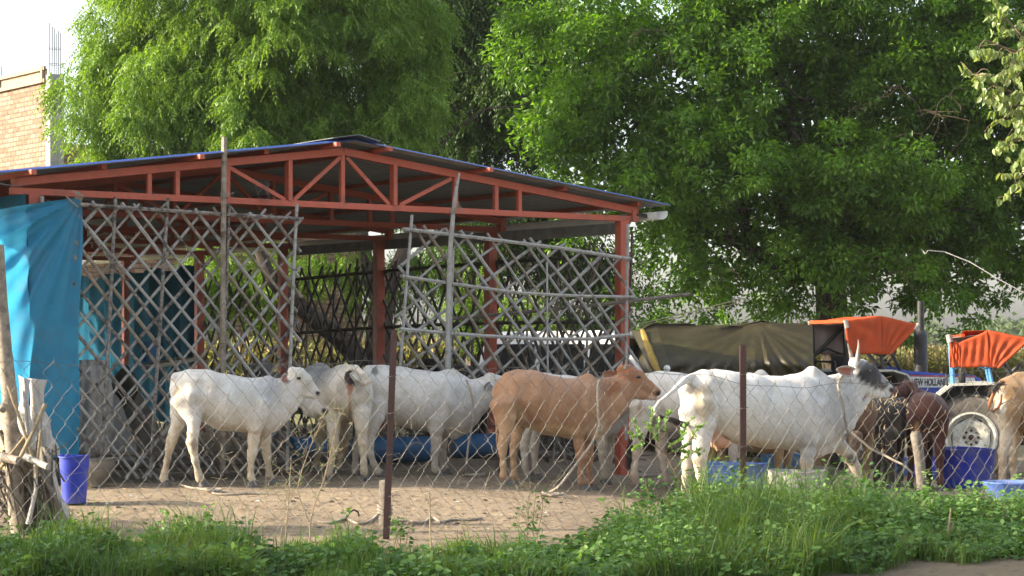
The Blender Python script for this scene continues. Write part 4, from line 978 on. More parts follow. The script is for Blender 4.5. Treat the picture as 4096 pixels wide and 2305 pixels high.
plain('blackish young cow seen from behind left of the wooden stake', 22.7, 0, 885,
      [[(880, 416, 17, 17, -.1), (884, 418, 20, 20, .3), (890, 418, 19, 19, .8), (894, 414, 15, 14, 1.1)], [(872, 415, 12, 12, 0), (873, 428, 9, 9, 0)], [(892, 415, 12, 12, -.05), (893, 430, 9, 9, -.05)]],
      [(L4(877, 432, 877, 478), (876, 487.5), -.1), (L4(891, 432, 891, 482), (889, 491), -.25), (L4(900, 425, 900, 475), (899, 483), .9), (L4(886, 428, 886, 470), (884, 478), .95)],
      (.050, .040, .034), head=[[(900, 405, 8, 8, 1.1), (908, 400, 7, 6, 1.3)]], spots=((870.5, 417, 4.5, 5.5, (.24, .16, .09), .85), (898, 425, 5, 12, (.17, .14, .11), .7)), cat='calf')
c = plain('dark red-brown calf seen from behind the stake, looking left', 22.5, 0, 928,
      [[(927, 412, 18, 17, -.1), (928, 414, 22, 19, .25), (924, 410, 20, 16, .65), (917, 400, 13, 11, .85)], [(917, 417, 11, 11, -.02), (919, 432, 7.5, 8, -.02)], [(938, 415, 12, 12, -.06), (940, 432, 8, 8, -.06)], [(917, 400, 11, 10, .8), (910, 392, 9, 8, .75)]],
      [(L4(922, 428, 921.5, 479), (921, 487), -.05), (L4(939.5, 430, 940, 478), (942, 487), -.1), (L4(912, 424, 911, 472), (909, 480), .75), (L4(928, 424, 929, 470), (928, 479), .8)],
      (.085, .030, .022), head=[[(912, 386, 6, 6, .7), (907, 388, 8, 7, .6), (900, 391, 6, 5.5, .5), (895, 394, 4, 4, .42)]], spots=((917, 428, 3, 7, (.42, .24, .10), .9), (914, 391, 4, 5, (.30, .17, .13), .6), (930, 436, 6, 4, (.2, .13, .09), .5)), cat='calf')
c.ear((908, 383.5), (914, 391), 6, .5, .45, 'brown', inner=False); c.ear((903, 384), (897.5, 385.5), 5, .5, .45, 'brown', inner=False); c.ball('eye', 900.8, 388.6, .36, 1.3, 1.1, MT['eye'])
c = plain('fawn cow cut off by the right edge with a curled brown tail', 22.1, .006, 1000,
      [[(1003, 392, 12, 10), (1012, 399, 22, 18), (1030, 401, 29, 25), (1055, 406, 31, 27), (1080, 408, 31, 23), (1096, 406, 26, 16)], [(1004, 384, 5, 4), (1018, 379, 6, 6), (1034, 378, 7, 8)], [(1094, 404, 22, 12), (1112, 396, 15, 9)], [(1008, 410, 15, 9, -.16), (1009, 425, 10, 7, -.16)]],
      [([(1009, 424, 8.5, 6), (1006, 440, 6, 4.8), (1003, 451, 5, 4.4), (1002.4, 460, 3.7, 3.6), (1002.2, 470, 3.2, 3.3), (1002, 479, 3.6, 3.6)], (1004, 487), -NS),
       ([(1017, 426, 8, 6), (1015.5, 440, 5.6, 4.8), (1013, 451, 4.8, 4.4), (1013, 460, 3.6, 3.6), (1013.5, 470, 3.2, 3.2), (1014.5, 479, 3.5, 3.5)], (1018, 487.5), FS),
       (L4(1085, 434, 1086, 476), (1090, 486), -NS), (L4(1094, 434, 1095, 474), (1099, 484), FS)],
      (.30, .19, .10), (.46, .36, .25), head=[[(1110, 386, 8, 7), (1120, 394, 8, 6), (1132, 402, 4.5, 4.5)]], spots=((1000, 410, 6, 26, (.60, .54, .45), .85), (1006, 440, 9, 20, (.5, .44, .35), .7)))
mb = MB(); pp = [c.p(u, v, -.16) for u, v in ((1003, 382), (999, 384), (996, 388), (993, 395), (989.5, 403), (989, 409), (993, 411.5), (998, 408), (1001, 401), (1001.5, 394))]
mb.tube(pp, [.035, .03, .026, .022, .02, .019, .018, .016, .014, .01], 8); mb.build('tail', MT['_ear_orange'], c.root, smooth=True)
c.tuft([(1003, 383), (998, 384.5), (995, 388), (994, 392)], 4, MT['fur_dark'], -.18, 130, 8)
# dark buffalo and a grey calf inside the shed
plain('dark horned buffalo resting inside the shed behind the big white cow', 25.0, 0, 455,
      [[(424, 392, 20, 18), (440, 393, 26, 24), (462, 392, 27, 24), (478, 390, 22, 17)], [(420, 386, 14, 10), (410, 378, 10, 8)]],
      [(L4(430, 412, 430, 440), (428, 447), -NS), (L4(438, 412, 438, 440), (436, 446), FS), (L4(474, 412, 474, 440), (472, 447), -NS), (L4(482, 412, 482, 440), (480, 446), FS)],
      (.045, .032, .027), head=[[(428, 365, 7, 7, -.2), (434, 366, 7, 6, -.3), (441, 371, 4.5, 4.5, -.35)], [(424, 374, 10, 8, -.1), (420, 384, 12, 9, 0)]], cat='buffalo', group='cattle under the shed roof')
plain('grey calf standing dim inside the shed beyond the heifer', 23.6, 0, 262,
      [[(262, 384, 14, 12, 0), (268, 388, 17, 16, .3), (276, 390, 17, 15, .7)], [(260, 378, 9, 8, 0), (261, 370, 8, 7, -.1)]],
      [(L4(258, 400, 258, 440), (257, 448), 0), (L4(268, 400, 268, 440), (267, 447), .1), (L4(276, 402, 277, 438), (276, 445), .6), (L4(284, 402, 285, 438), (284, 445), .7)],
      (.20, .19, .18), head=[[(262, 364, 6.5, 6, -.12), (265, 369, 6, 5.5, -.22), (268, 377, 4, 4, -.3)]], ears=(((257, 365), (250, 367), 6, -.1, -.1), ((266, 364), (273, 366), 6, -.1, -.1)), earc='grey', cat='calf', group='cattle under the shed roof')
# ------------------------------------------------------------------ foliage
def unit(v): return v/np.maximum(np.linalg.norm(v, axis=-1, keepdims=True), 1e-9)
def leaf_mesh(name, pos, axis, nrm, length, width, mats, parent=None, rnd=None, fold=.25, pts6=False):
    """kite leaves (or 6 point ovals) at pos, pointing along axis"""
    n = len(pos); axis = unit(axis); side = unit(np.cross(nrm, axis)); up = unit(np.cross(axis, side))
    L = np.broadcast_to(np.asarray(length, float), (n,))[:, None]; W_ = np.broadcast_to(np.asarray(width, float), (n,))[:, None]
    if rnd is None: rnd = RNG.random(n)
    if not pts6:
        V = np.stack([pos, pos+axis*L*.42+side*W_*.5+up*W_*fold, pos+axis*L-up*L*.12, pos+axis*L*.42-side*W_*.5+up*W_*fold], 1).reshape(-1, 3)
        b = np.arange(n)[:, None]*4; Fq = np.concatenate([b+[0, 1, 2], b+[0, 2, 3]]); k = 4
    else:
        m1 = pos+axis*L*.5
        V = np.stack([pos, pos+axis*L*.22+side*W_*.42+up*W_*fold*.8, pos+axis*L*.6+side*W_*.42+up*W_*fold*.7-up*L*.05, pos+axis*L-up*L*.14,
                      pos+axis*L*.6-side*W_*.42+up*W_*fold*.7-up*L*.05, pos+axis*L*.22-side*W_*.42+up*W_*fold*.8], 1).reshape(-1, 3)
        b = np.arange(n)[:, None]*6; Fq = np.concatenate([b+[0, 1, 2, 3], b+[0, 3, 4, 5]]); k = 6
    return np_mesh(name, V, Fq, mats, parent, attrs={'rnd': np.repeat(rnd, k)})
def rdir(n): return unit(RNG.normal(size=(n, 3)))
MT['ficus'] = leaf_mat('ficus_leaf', (.030, .078, .013), (.15, .275, .03), .42, .40, (1.7, 1.85, .4))
MT['neem'] = leaf_mat('neem_leaf', (.070, .15, .018), (.185, .31, .035), .44, .45, (1.5, 1.4, .45))
MT['neem_shade'] = leaf_mat('shaded_neem_leaf', (.028, .065, .014), (.06, .115, .02), .38, .5, (1.3, 1.3, .5))  # same neem leaf with the tree's shade put into a darker colour
MT['peepal'] = leaf_mat('peepal_leaf', (.17, .25, .08), (.30, .36, .15), .45, .35, (1.3, 1.25, .5))
MT['grass'] = leaf_mat('grass_blade', (.045, .10, .018), (.125, .19, .045), .45, .5, (1.35, 1.4, .4))
MT['drygrass'] = leaf_mat('dry_grass', (.34, .28, .15), (.22, .19, .10), .3, .8, (1.1, 1, .7))
MT['weed'] = leaf_mat('weed_leaf', (.038, .105, .022), (.095, .185, .04), .42, .5, (1.4, 1.4, .45))
MT['weed2'] = leaf_mat('pale_weed_leaf', (.13, .25, .06), (.20, .33, .09), .45, .5, (1.3, 1.3, .5))
MT['corn'] = leaf_mat('corn_leaf', (.17, .20, .06), (.34, .33, .13), .4, .6, (1.3, 1.2, .6))
MT['tassel'] = leaf_mat('corn_tassel', (.30, .22, .13), (.42, .33, .2), .3, .8, (1.1, 1, .8))
MT['fartree'] = leaf_mat('far_foliage', (.055, .09, .03), (.09, .125, .045), .3, .7, (1.2, 1.2, .6))

def blob_points(blobs, n, shell=.55):
    """random points in a set of ellipsoids (cx,cy,cz,rx,ry,rz,weight); denser towards the skin; returns pos, outward"""
    B = np.array(blobs, float); wts = B[:, 6]*B[:, 3]*B[:, 5]; k = RNG.choice(len(B), n, p=wts/wts.sum()); b = B[k]
    d = rdir(n); r = RNG.random(n)**shell
    r = .35+.65*r
    return b[:, :3]+d*r[:, None]*b[:, 3:6], d
def clumps(blobs, ncl, per, spread, shell=.4, sq=.75):
    c, out = blob_points(blobs, ncl, shell); s = spread*RNG.uniform(.5, 1.3, ncl)
    k = np.repeat(np.arange(ncl), per); d = RNG.normal(size=(len(k), 3))*[1, 1, sq]
    rr = np.linalg.norm(d, axis=1, keepdims=True); d = d/np.maximum(rr, 1e-6)*np.minimum(rr, 1.9)
    return c[k]+d*s[k][:, None]*.6, out[k], unit(d), k
def lobes(blobs, n, r0, r1, sx=1.0, sz=.85, shell=.45):
    B_ = np.array(blobs, float); wt = B_[:, 6]*B_[:, 3]*B_[:, 5]; kk = RNG.choice(len(B_), n, p=wt/wt.sum()); d_ = rdir(n); c = B_[kk, :3]+d_*(.3+.6*RNG.random(n)**shell)[:, None]*B_[kk, 3:6]; r = np.minimum(RNG.uniform(r0, r1, n), np.maximum(.25, B_[kk, 5]*.6))
    return [(c[i][0], c[i][1], c[i][2], r[i]*sx, r[i], r[i]*sz, 1/max(.25, r[i]*0+1)) for i in range(n)]
def limb(mb, p, q, r0, r1, wig=.15, n=7, seed=None):
    p = Vector(p); q = Vector(q); L = (q-p).length; pts = []; a, b = frame(q-p); x1, y1 = random.gauss(0, wig), random.gauss(0, wig); x2, y2 = random.gauss(0, wig*.5), random.gauss(0, wig*.5)
    for i in range(n):
        t = i/(n-1); pts.append(p.lerp(q, t)+a*L*(x1*math.sin(math.pi*t)+x2*math.sin(2*math.pi*t))*.5+b*L*(y1*math.sin(math.pi*t)+y2*math.sin(2*math.pi*t))*.5)
    mb.tube(pts, [r0+(r1-r0)*(i/(n-1))**.8 for i in range(n)], 9); return pts
def B(u, v, d, ru, rv, ry, w_=1.0):
    p = P(u, v, d); return (p.x, p.y, p.z, ru*d/F, ry, rv*d/F, w_)

# --- broad dark fig tree on the right
tr = empty('fig_tree', GD(838, 38)); tag(tr, 'huge dense broadleaf tree filling the right half over the tractors', 'tree')
bl = [B(600, 60, 37, 95, 110, 2.6), B(585, 190, 36, 62, 85, 2.2), B(700, 90, 37, 120, 130, 3), B(690, 240, 37, 78, 85, 2.4), B(780, 30, 38, 130, 110, 3.4),
      B(800, 200, 38.5, 120, 120, 3.2), B(900, 100, 38.5, 120, 140, 3.4), B(930, 230, 38.5, 105, 95, 3), B(1010, 160, 39, 90, 150, 3), B(1000, 20, 39, 110, 100, 3), B(636, 290, 36.5, 36, 40, 1.6, .8),
      B(740, 285, 38, 60, 30, 2, .6), B(880, 295, 38, 45, 26, 1.6, .8), B(960, 285, 38, 45, 30, 1.6, .7), B(1024, 280, 38.5, 26, 26, 1.5, .7), B(560, 120, 37, 45, 60, 2), B(820, -60, 38, 260, 80, 4, .7), B(1090, 120, 39, 80, 200, 3, .5), B(700, -40, 37.5, 150, 70, 3, .6),
       B(720, 250, 36, 60, 45, 1.4, .8), B(790, 265, 36.2, 60, 38, 1.3, .8), B(850, 260, 36, 60, 42, 1.4, .9), B(900, 265, 36.2, 50, 40, 1.3, .8), B(790, 150, 35.5, 80, 70, 1.4, .9), B(870, 190, 35.6, 80, 60, 1.4, .9), B(690, 170, 35.5, 80, 70, 1.5, .9), B(960, 255, 36.5, 60, 45, 1.4, .8)]
bl += [B(700, 298, 37.5, 40, 20, 1.2, 1.1), B(765, 300, 37.8, 42, 20, 1.2, 1.1), B(820, 296, 37.6, 34, 18, 1., 1.), B(900, 302, 37.8, 36, 16, 1., 1.), B(960, 308, 37.8, 40, 16, 1., 1.2), B(1015, 300, 37.8, 30, 26, 1., 1.4), B(645, 325, 37.2, 26, 16, .8, 1.), B(670, 300, 38.9, 34, 22, 1, 1.6), B(715, 300, 39.2, 34, 22, 1, 1.6), B(770, 300, 39.2, 36, 22, 1, 1.6), B(690, 314, 38.5, 34, 14, 1, 1.3), B(735, 316, 38.6, 34, 12, 1, 1.3), B(785, 314, 38.8, 34, 12, 1, 1.3), B(860, 308, 38.8, 30, 12, 1, 1.2), B(1000, 318, 38.6, 22, 12, .8, 1.2)]
bl += [B(u, v, 38, 12, 22, .6, 1.6) for u, v in ((850, 318), (872, 325), (912, 325), (925, 350), (905, 345), (655, 325), (948, 322), (972, 318), (1010, 318), (830, 310), (893, 318), (938, 338), (1020, 300), (690, 318))]
lb = lobes(bl, 185, .5, 1.3); pos, out, d, k = clumps(lb, 2600, 84, .24, .13)
out = out+np.array([-.1, 0, .1])
nl = len(pos); ax = unit(d*.8+out*.3+RNG.normal(size=(nl, 3))*.55+np.array([0, 0, -.35])); rc = RNG.random(2600)
leaf_mesh('crown', pos, ax, rdir(nl)+np.array([0, 0, 1.3]), RNG.uniform(.08, .16, nl), RNG.uniform(.04, .07, nl), MT['ficus'], tr, rnd=np.clip(rc[k]*.6+RNG.random(nl)*.5, 0, 1))
# inner mass of larger leaves
pos, out, d, k = clumps([(b[0], b[1]+.4, b[2], b[3]*.78, b[4]*.8, b[5]*.78, b[6]) for b in bl[:10]+bl[15:18]], 850, 50, .55, .9)
nl = len(pos); leaf_mesh('inner_foliage', pos, unit(d+RNG.normal(size=(nl, 3))*.5+np.array([0, 0, -.3])), rdir(nl), RNG.uniform(.12, .2, nl), RNG.uniform(.06, .10, nl), MT['ficus'], tr)
mb = MB(); base = GD(838, 38); limb(mb, base-Vector((0, 0, .2)), P(834, 250, 38), .40, .30, .04); tp = P(834, 250, 38)
for q, r in ((P(780, 215, 37.4), .2), (P(700, 150, 37), .18), (P(880, 180, 38), .22), (P(960, 150, 38.5), .17), (P(840, 80, 38), .24), (P(640, 120, 36.6), .14), (P(770, 60, 37.5), .15), (P(990, 250, 38.5), .12), (P(600, 200, 36.3), .10)):
    pts = limb(mb, tp+Vector((0, 0, random.uniform(-.8, .3))), q, r, r*.3, .22)
    for j in range(9):
        s = random.choice(pts[2:]); limb(mb, s, s+Vector((random.uniform(-1.5, 1.5), random.uniform(-1.6, .6), random.uniform(-1, 1.1))), r*.25, .012, .35, 5)
limb(mb, P(780, 215, 37.4), P(835, 272, 37.9), .12, .16, .1); mb.build('trunk', MT['bark'], tr, smooth=True)
for u, v, d_, L in ((900, 85, 36, 1.2), (925, 110, 36, 1), (880, 140, 36, 1.1), (950, 95, 36, .9), (860, 250, 36.4, 1), (760, 210, 36, .8), (730, 270, 36, .9), (905, 270, 36, .8), (640, 30, 35.5, .9)):
    s = P(u, v, d_); mb = MB()
    for j in range(4): limb(mb, s, s+Vector((random.uniform(-1, 1)*L, -.2, random.uniform(-1, .5)*L)), .012, .003, .5, 6)
    mb.build('twig', MT['twig'], tr)

# --- neem trees: drooping feathery fronds
def neem(root, blobs, ncl, per, mat, fl=.30, nlf=7, lw=.021, spread=.4, shell=.35):
    c, out = blob_points(blobs, ncl, shell); s = spread*RNG.uniform(.5, 1.3, ncl); k = np.repeat(np.arange(ncl), per); n = len(k)
    p = c[k]+RNG.normal(size=(n, 3))*s[k][:, None]*[.5, .5, .55]
    fd = out[k]*.6+RNG.normal(size=(n, 3))*.5; fd[:, 2] = -abs(fd[:, 2])*.5-.35; fd = unit(fd)
    FL = fl*RNG.uniform(.7, 1.25, n); rc = RNG.random(ncl)
    sidev = unit(np.cross(fd, RNG.normal(size=(n, 3))*.5+np.array([0, 0, 1.])))
    P_, A_, R_ = [], [], []
    for j in range(nlf):
        t = (j+1)/nlf; pt = p+fd*(FL*t)[:, None]+np.array([0, 0, -1])*(FL*.28*t*t)[:, None]
        for sg in ((-1, 1) if j < nlf-1 else (0,)):
            a = sidev*sg*.9+fd*.55+np.array([0, 0, -.45]); P_.append(pt); A_.append(a); R_.append(rc[k]*.6+RNG.random(n)*.4)
    P_ = np.concatenate(P_); A_ = np.concatenate(A_); R_ = np.concatenate(R_); m_ = len(P_)
    leaf_mesh('crown', P_, A_, RNG.normal(size=(m_, 3))*.6+np.array([0, -.3, 1.]), fl*.30*RNG.uniform(.75, 1.2, m_), lw*RNG.uniform(.8, 1.3, m_), mat, root, rnd=np.clip(R_, 0, 1), fold=.15)
n1 = empty('neem_tree', GD(366, 34)); tag(n1, 'bright feathery drooping neem tree behind the left half of the shed', 'tree', 'neem trees behind the shed')
bl = [B(96, 112, 34, 26, 44, 1.2), B(120, 92, 34, 36, 38, 1.5), B(126, 135, 34, 38, 32, 1.4), B(160, 55, 34, 55, 65, 2), B(170, 110, 33.6, 50, 50, 1.6), B(225, 30, 34, 70, 60, 2.2), B(215, 75, 33, 34, 38, 1.1), B(235, 110, 32.6, 40, 42, 1.2, 1.3), B(300, 40, 34, 80, 70, 2.6),
      B(320, 110, 34, 75, 50, 2.2), B(380, 70, 34.4, 60, 80, 2.2), B(150, -30, 34, 60, 60, 2), B(300, -40, 34.5, 130, 60, 3, .6), B(190, 140, 34, 50, 26, 1.4), B(280, 140, 34, 60, 30, 1.6), B(395, 130, 34, 40, 30, 1.5),
      B(78, 105, 34, 14, 9, .5, 1.)]
bl += [B(238, 275, 36, 38, 42, 1.2, 1.1), B(270, 250, 36, 26, 26, 1, 1.), B(330, 265, 35, 50, 32, 1.4, .7), B(395, 270, 35, 34, 40, 1.3, .8), B(370, 320, 35.2, 22, 26, .8, .5), B(205, 262, 36.5, 22, 30, .9, .7), B(440, 280, 35.5, 46, 40, 1.4, .7), B(480, 300, 36, 40, 40, 1.2, .5)]
neem(n1, lobes(bl, 190, .38, .85, .95, 1.0), 2100, 15, MT['neem'], .29, 6, .029, .20, .16)
mb = MB(); base = GD(368, 34); pts = limb(mb, base, P(384, 300, 34), .26, .22, .05)
limb(mb, P(362, 364, 33.9), P(292, 297, 33.6), .21, .14, .05); limb(mb, P(292, 297, 33.6), P(240, 230, 33.4), .14, .09, .1); limb(mb, P(384, 305, 34), P(350, 200, 34), .18, .12, .1); limb(mb, P(384, 305, 34), P(425, 200, 34.3), .16, .1, .1)
for s, q, r in ((P(350, 200, 34), P(215, 100, 33.6), .1), (P(350, 200, 34), P(300, 60, 34), .1), (P(425, 200, 34.3), P(390, 80, 34.3), .09), (P(240, 230, 33.4), P(120, 120, 34), .08), (P(350, 220, 34), P(270, 120, 33.5), .07), (P(215, 100, 33.6), P(205, 80, 33), .05), (P(425, 200, 34.3), P(470, 120, 34.5), .07)):
    pts = limb(mb, s, q, r, r*.4, .2)
    for j in range(7): e = random.choice(pts[1:]); limb(mb, e, e+Vector((random.uniform(-1.2, 1.2), random.uniform(-.9, .6), random.uniform(-.7, .9))), r*.35, .01, .3, 5)
mb.build('trunk', MT['bark'], n1, smooth=True)
n2 = empty('neem_tree', GD(470, 42)); tag(n2, 'darker neem tree in the gap between the two big trees, sky showing through', 'tree', 'neem trees behind the shed')
bl = [B(430, 20, 42, 70, 60, 2.4), B(480, 90, 42, 60, 60, 2.2), B(500, 20, 42.5, 70, 60, 2.4), B(450, 130, 42, 60, 32, 1.8), B(500, 145, 42.5, 50, 36, 1.8), B(420, 90, 42, 40, 60, 2), B(540, 60, 43, 50, 70, 2), B(470, -40, 42, 120, 50, 3, .6),
      B(430, 200, 42, 50, 26, 1.6, .8), B(500, 230, 42, 70, 50, 2, .9), B(560, 250, 42, 60, 50, 1.8, .8), B(600, 290, 42, 50, 40, 1.6, .6)]
neem(n2, lobes(bl, 150, .5, 1.1, .9, 1.2), 1500, 16, MT['neem_shade'], .36, 5, .040, .35, .35)
mb = MB(); b2 = GD(470, 42); limb(mb, b2, P(455, 180, 42), .25, .17, .06)
for j in range(26):
    s = P(random.uniform(420, 500), random.uniform(120, 170), 42); limb(mb, P(455, 185, 42).lerp(s, random.uniform(.2, .6)), s, .07, .012, .25, 6); limb(mb, s, s+Vector((random.uniform(-1.2, 1.2), random.uniform(-.4, .4), random.uniform(-.2, 1.3))), .02, .006, .3, 5)
mb.build('trunk', MT['bark'], n2, smooth=True)

# --- more dim thickets seen through the shed's far side
for i, (u, v, d_, ru, rv, ry, lab) in enumerate(((515, 330, 40, 40, 36, 1, 'green bush beyond the lattice wall behind the tan cow'), (560, 345, 44, 45, 26, 1.2, 'sunlit bush in the field edge beyond the shed'))):
    r = empty('bush', GD(u, d_)); tag(r, lab, 'bush')
    pos, out, d, k = clumps([B(u, v, d_, ru, rv, ry)], 60, 110, .3, .5); n = len(pos)
    leaf_mesh('foliage', pos, d+np.array([0, 0, -.2]), rdir(n), RNG.uniform(.06, .11, n), RNG.uniform(.03, .05, n), MT['neem'], r)
    mb = MB()
    for j in range(7): limb(mb, GD(u, d_), P(u+random.uniform(-ru, ru)*.7, v+random.uniform(-10, 10), d_), .03, .008, .2, 5)
    mb.build('stem', MT['bark'], r)

# --- branch of a pale leaved peepal reaching in from the right
pt = empty('peepal_tree', GD(1190, 25)); tag(pt, 'pale heart-leaved tree whose branch tips reach in at the upper right corner', 'tree')
mb = MB(); limb(mb, GD(1190, 25), P(1180, 40, 25), .28, .18, .05)
tips = []
for (a, b) in (((1180, 60), (985, 40)), ((1180, 60), (975, 75)), ((1180, 40), (1000, 12)), ((1180, 90), (1012, 105)), ((1180, 90), (1006, 140)), ((1180, 40), (1020, 60)), ((1180, 120), (1030, 170))):
    pts = limb(mb, P(*a, 25), P(*b, 24.5), .05, .010, .18, 12)
    for j in range(26):
        e = pts[random.randint(5, 11)]; q = e+Vector((random.uniform(-.4, .35), random.uniform(-.3, .3), random.uniform(-.45, .25))); limb(mb, e, q, .007, .003, .3, 5); tips.append((e, q))
mb.build('trunk', MT['twig'], pt, smooth=True)
pos = []; ax = []
for e, q in tips:
    for j in range(9):
        t = random.uniform(.3, 1.05); pos.append(tuple(e.lerp(q, t)+Vector((random.gauss(0, .03), random.gauss(0, .03), -.02)))); ax.append((random.gauss(0, .45), random.gauss(0, .35), -1))
n = len(pos); leaf_mesh('leaves', np.array(pos), np.array(ax), RNG.normal(size=(n, 3))+np.array([0, -1, .3]), RNG.uniform(.09, .13, n), RNG.uniform(.065, .09, n), MT['peepal'], pt, pts6=True)

# ------------------------------------------------------------------ verge: grass and weeds along the fence
def fence_y(x): return 16.5+.41*x
def verge_mask(x, y):
    """1 where rank growth stands"""
    u = U0+x/y*F
    back = np.interp(u, [-50, 60, 150, 235, 330, 420, 520, 600, 660, 720, 860, 960, 1080], [15.6, 15.5, 15.65, 15.4, 14.95, 14.9, 14.9, 15.7, 17.2, 17.8, 18.0, 18.3, 18.2])
    back = back+.22*np.sin(u*.043)+.15*np.sin(u*.11+1)
    front = np.interp(u, [-50, 560, 760, 860, 940, 1080], [11.0, 11.0, 12.6, 13.5, 14.0, 14.1])+.15*np.sin(u*.07)
    return sstep((back-y)/.6)*sstep((y-front)/.35)
def scatter(n, x0, x1, y0, y1, mask):
    x = RNG.uniform(x0, x1, n*4); y = RNG.uniform(y0, y1, n*4); u = U0+x/y*F
    k = (RNG.random(n*4) < mask(x, y)) & (u > -40) & (u < 1070); return x[k][:n], y[k][:n]
def blades(name, n, hgt, wid, mat, mask, label, x0=-5, x1=6, y0=12.9, y1=18.4, lean=.5, hmod=None):
    x, y = scatter(n, x0, x1, y0, y1, mask); n = len(x); z = zg(x, y); q = np.stack([x, y, z], 1)
    h = hgt*RNG.uniform(.45, 1.15, n)*(hmod(x, y) if hmod is not None else 1); a = RNG.uniform(0, 2*np.pi, n); ln = RNG.uniform(.1, 1, n)*lean
    d = np.stack([np.cos(a)*ln, np.sin(a)*ln, np.zeros(n)], 1); s = np.stack([-np.sin(a+RNG.normal(size=n)*.8), np.cos(a), np.zeros(n)], 1)*wid*.5
    rows = []
    for t, w_ in ((0, .8), (.35, 1), (.7, .75), (1, 0.08)):
        c = q+d*(h*t*t)[:, None]+np.array([0, 0, 1])*(h*(t-.28*ln*t*t))[:, None]; rows += [c-s*w_, c+s*w_]
    V = np.stack(rows, 1).reshape(-1, 3); b = np.arange(n)[:, None]*8
    Fq = np.concatenate([b+[0, 1, 3, 2], b+[2, 3, 5, 4], b+[4, 5, 7, 6]]); rn = np.clip(.5+.28*np.sin(x*3+y*2)+RNG.normal(size=n)*.22, 0, 1)
    o = np_mesh(name, V, Fq, mat, attrs={'rnd': np.repeat(rn, 8)}); return tag(o, label, 'grass', kind='stuff')
def hm(x, y):
    u = U0+x/y*F; return np.interp(u, [0, 100, 240, 330, 560, 640, 700, 860, 940, 1024], [.8, 1.15, 1.1, .75, .62, 1.0, 1.35, 1.2, .8, .8])*(.72+.5*np.sin(x*4.1+y*3)*np.sin(x*1.7-y*2.3)+.15*np.sin(x*9))
blades('grass', 44000, .25, .0075, MT['grass'], lambda x, y: verge_mask(x, y)*(.3+.7*(np.sin(x*3.1+1.5*np.sin(y*2))*np.sin(y*3.7+x) > -.35)), 'long green grass along the foot of the wire fence', hmod=hm)
blades('grass', 6500, .44, .009, MT['grass'], lambda x, y: verge_mask(x, y)*(np.sin(x*2.7+1)*np.sin(y*3.1+x*1.3) > .0), 'taller arching grass blades standing out of the verge', hmod=hm, lean=1.1)
blades('grass', 5200, .50, .009, MT['grass'], lambda x, y: verge_mask(x, y)*np.clip(1.25-np.abs(U0+x/y*F-765)/85, 0, 1), 'tall rank tussock of grass under the horned cow', hmod=hm, lean=1.0)
blades('dry_grass', 5000, .26, .004, MT['drygrass'], lambda x, y: verge_mask(x, y)*(.15+.85*((np.abs(U0+x/y*F-730) < 75) | (np.abs(U0+x/y*F-900) < 60)))*.6, 'wispy dry grass stalks in the verge', lean=.9, hmod=hm)
def patchy(x, y):
    back = verge_mask(x, y-1.0)*(1-verge_mask(x, y)); return back*.10*(np.sin(x*5+y*3) > .1)+.9*((np.abs(U0+x/y*F-105) < 50) & (y > 14.8) & (y < 17))*(np.sin(x*7)*np.sin(y*6) > -.2)*.25
blades('sparse_grass', 2600, .10, .005, MT['grass'], patchy, 'short sparse grass on the dirt beside the blue bucket')
# leafy ground cover
def weeds(name, n, mat, mask, label, size, hh, x0=-5, x1=6, y0=12.9, y1=18.4, per=9):
    x, y = scatter(n, x0, x1, y0, y1, mask); n = len(x); hgt = hh*RNG.uniform(.35, 1.1, n)*hm(x, y); k = np.repeat(np.arange(n), per); m_ = len(k)
    t = RNG.random(m_)**.6; a = RNG.uniform(0, 2*np.pi, m_)
    p = np.stack([x[k], y[k], zg(x[k], y[k])], 1)+np.stack([np.cos(a)*.05*t, np.sin(a)*.05*t, hgt[k]*t], 1)+RNG.normal(size=(m_, 3))*[.03, .03, .012]
    ax = np.stack([np.cos(a), np.sin(a), RNG.uniform(-.35, .5, m_)], 1); nn = RNG.normal(size=(m_, 3))*.45+np.array([-.2, -.3, 1.])
    o = leaf_mesh(name, p, ax, nn, size*RNG.uniform(.6, 1.25, m_), size*.72*RNG.uniform(.7, 1.2, m_), mat, pts6=True, rnd=np.clip(RNG.random(n)[k]*.6+RNG.random(m_)*.4, 0, 1), fold=.12); return tag(o, label, 'ground cover', kind='stuff')
weeds('ground_cover', 3000, MT['weed'], lambda x, y: verge_mask(x, y)*(1-.75*(np.abs(U0+x/y*F-760) < 85))*(.12+.88*(np.sin(x*2.2+y)*np.sin(y*2.9-x*1.3) > .05)), 'low round-leaved weeds creeping through the grass', .062, .26)
weeds('ground_cover', 1700, MT['weed'], lambda x, y: verge_mask(x, y)*(U0+x/y*F > 520)*(1-.7*(np.abs(U0+x/y*F-760) < 80)), 'dark leafy creepers covering the bank on the right', .05, .36)
weeds('ground_cover', 700, MT['weed2'], lambda x, y: verge_mask(x, y)*(np.sin(x*5+2)*np.sin(y*4.7) > .35), 'pale green broad weed leaves in small patches', .065, .28, per=7)

weeds('ground_cover', 420, MT['weed2'], lambda x, y: verge_mask(x, y)*(U0+x/y*F > 600)*(np.sin(x*4.2)*np.sin(y*5+1) > .1), 'taller scruffy leafy weeds standing above the bank on the right', .05, .52, per=16)
weeds('ground_cover', 260, MT['weed'], lambda x, y: verge_mask(x, y)*(U0+x/y*F < 600)*(np.sin(x*4.2+2)*np.sin(y*5+1) > .1), 'taller leafy weeds scattered through the left verge', .055, .40, per=14)
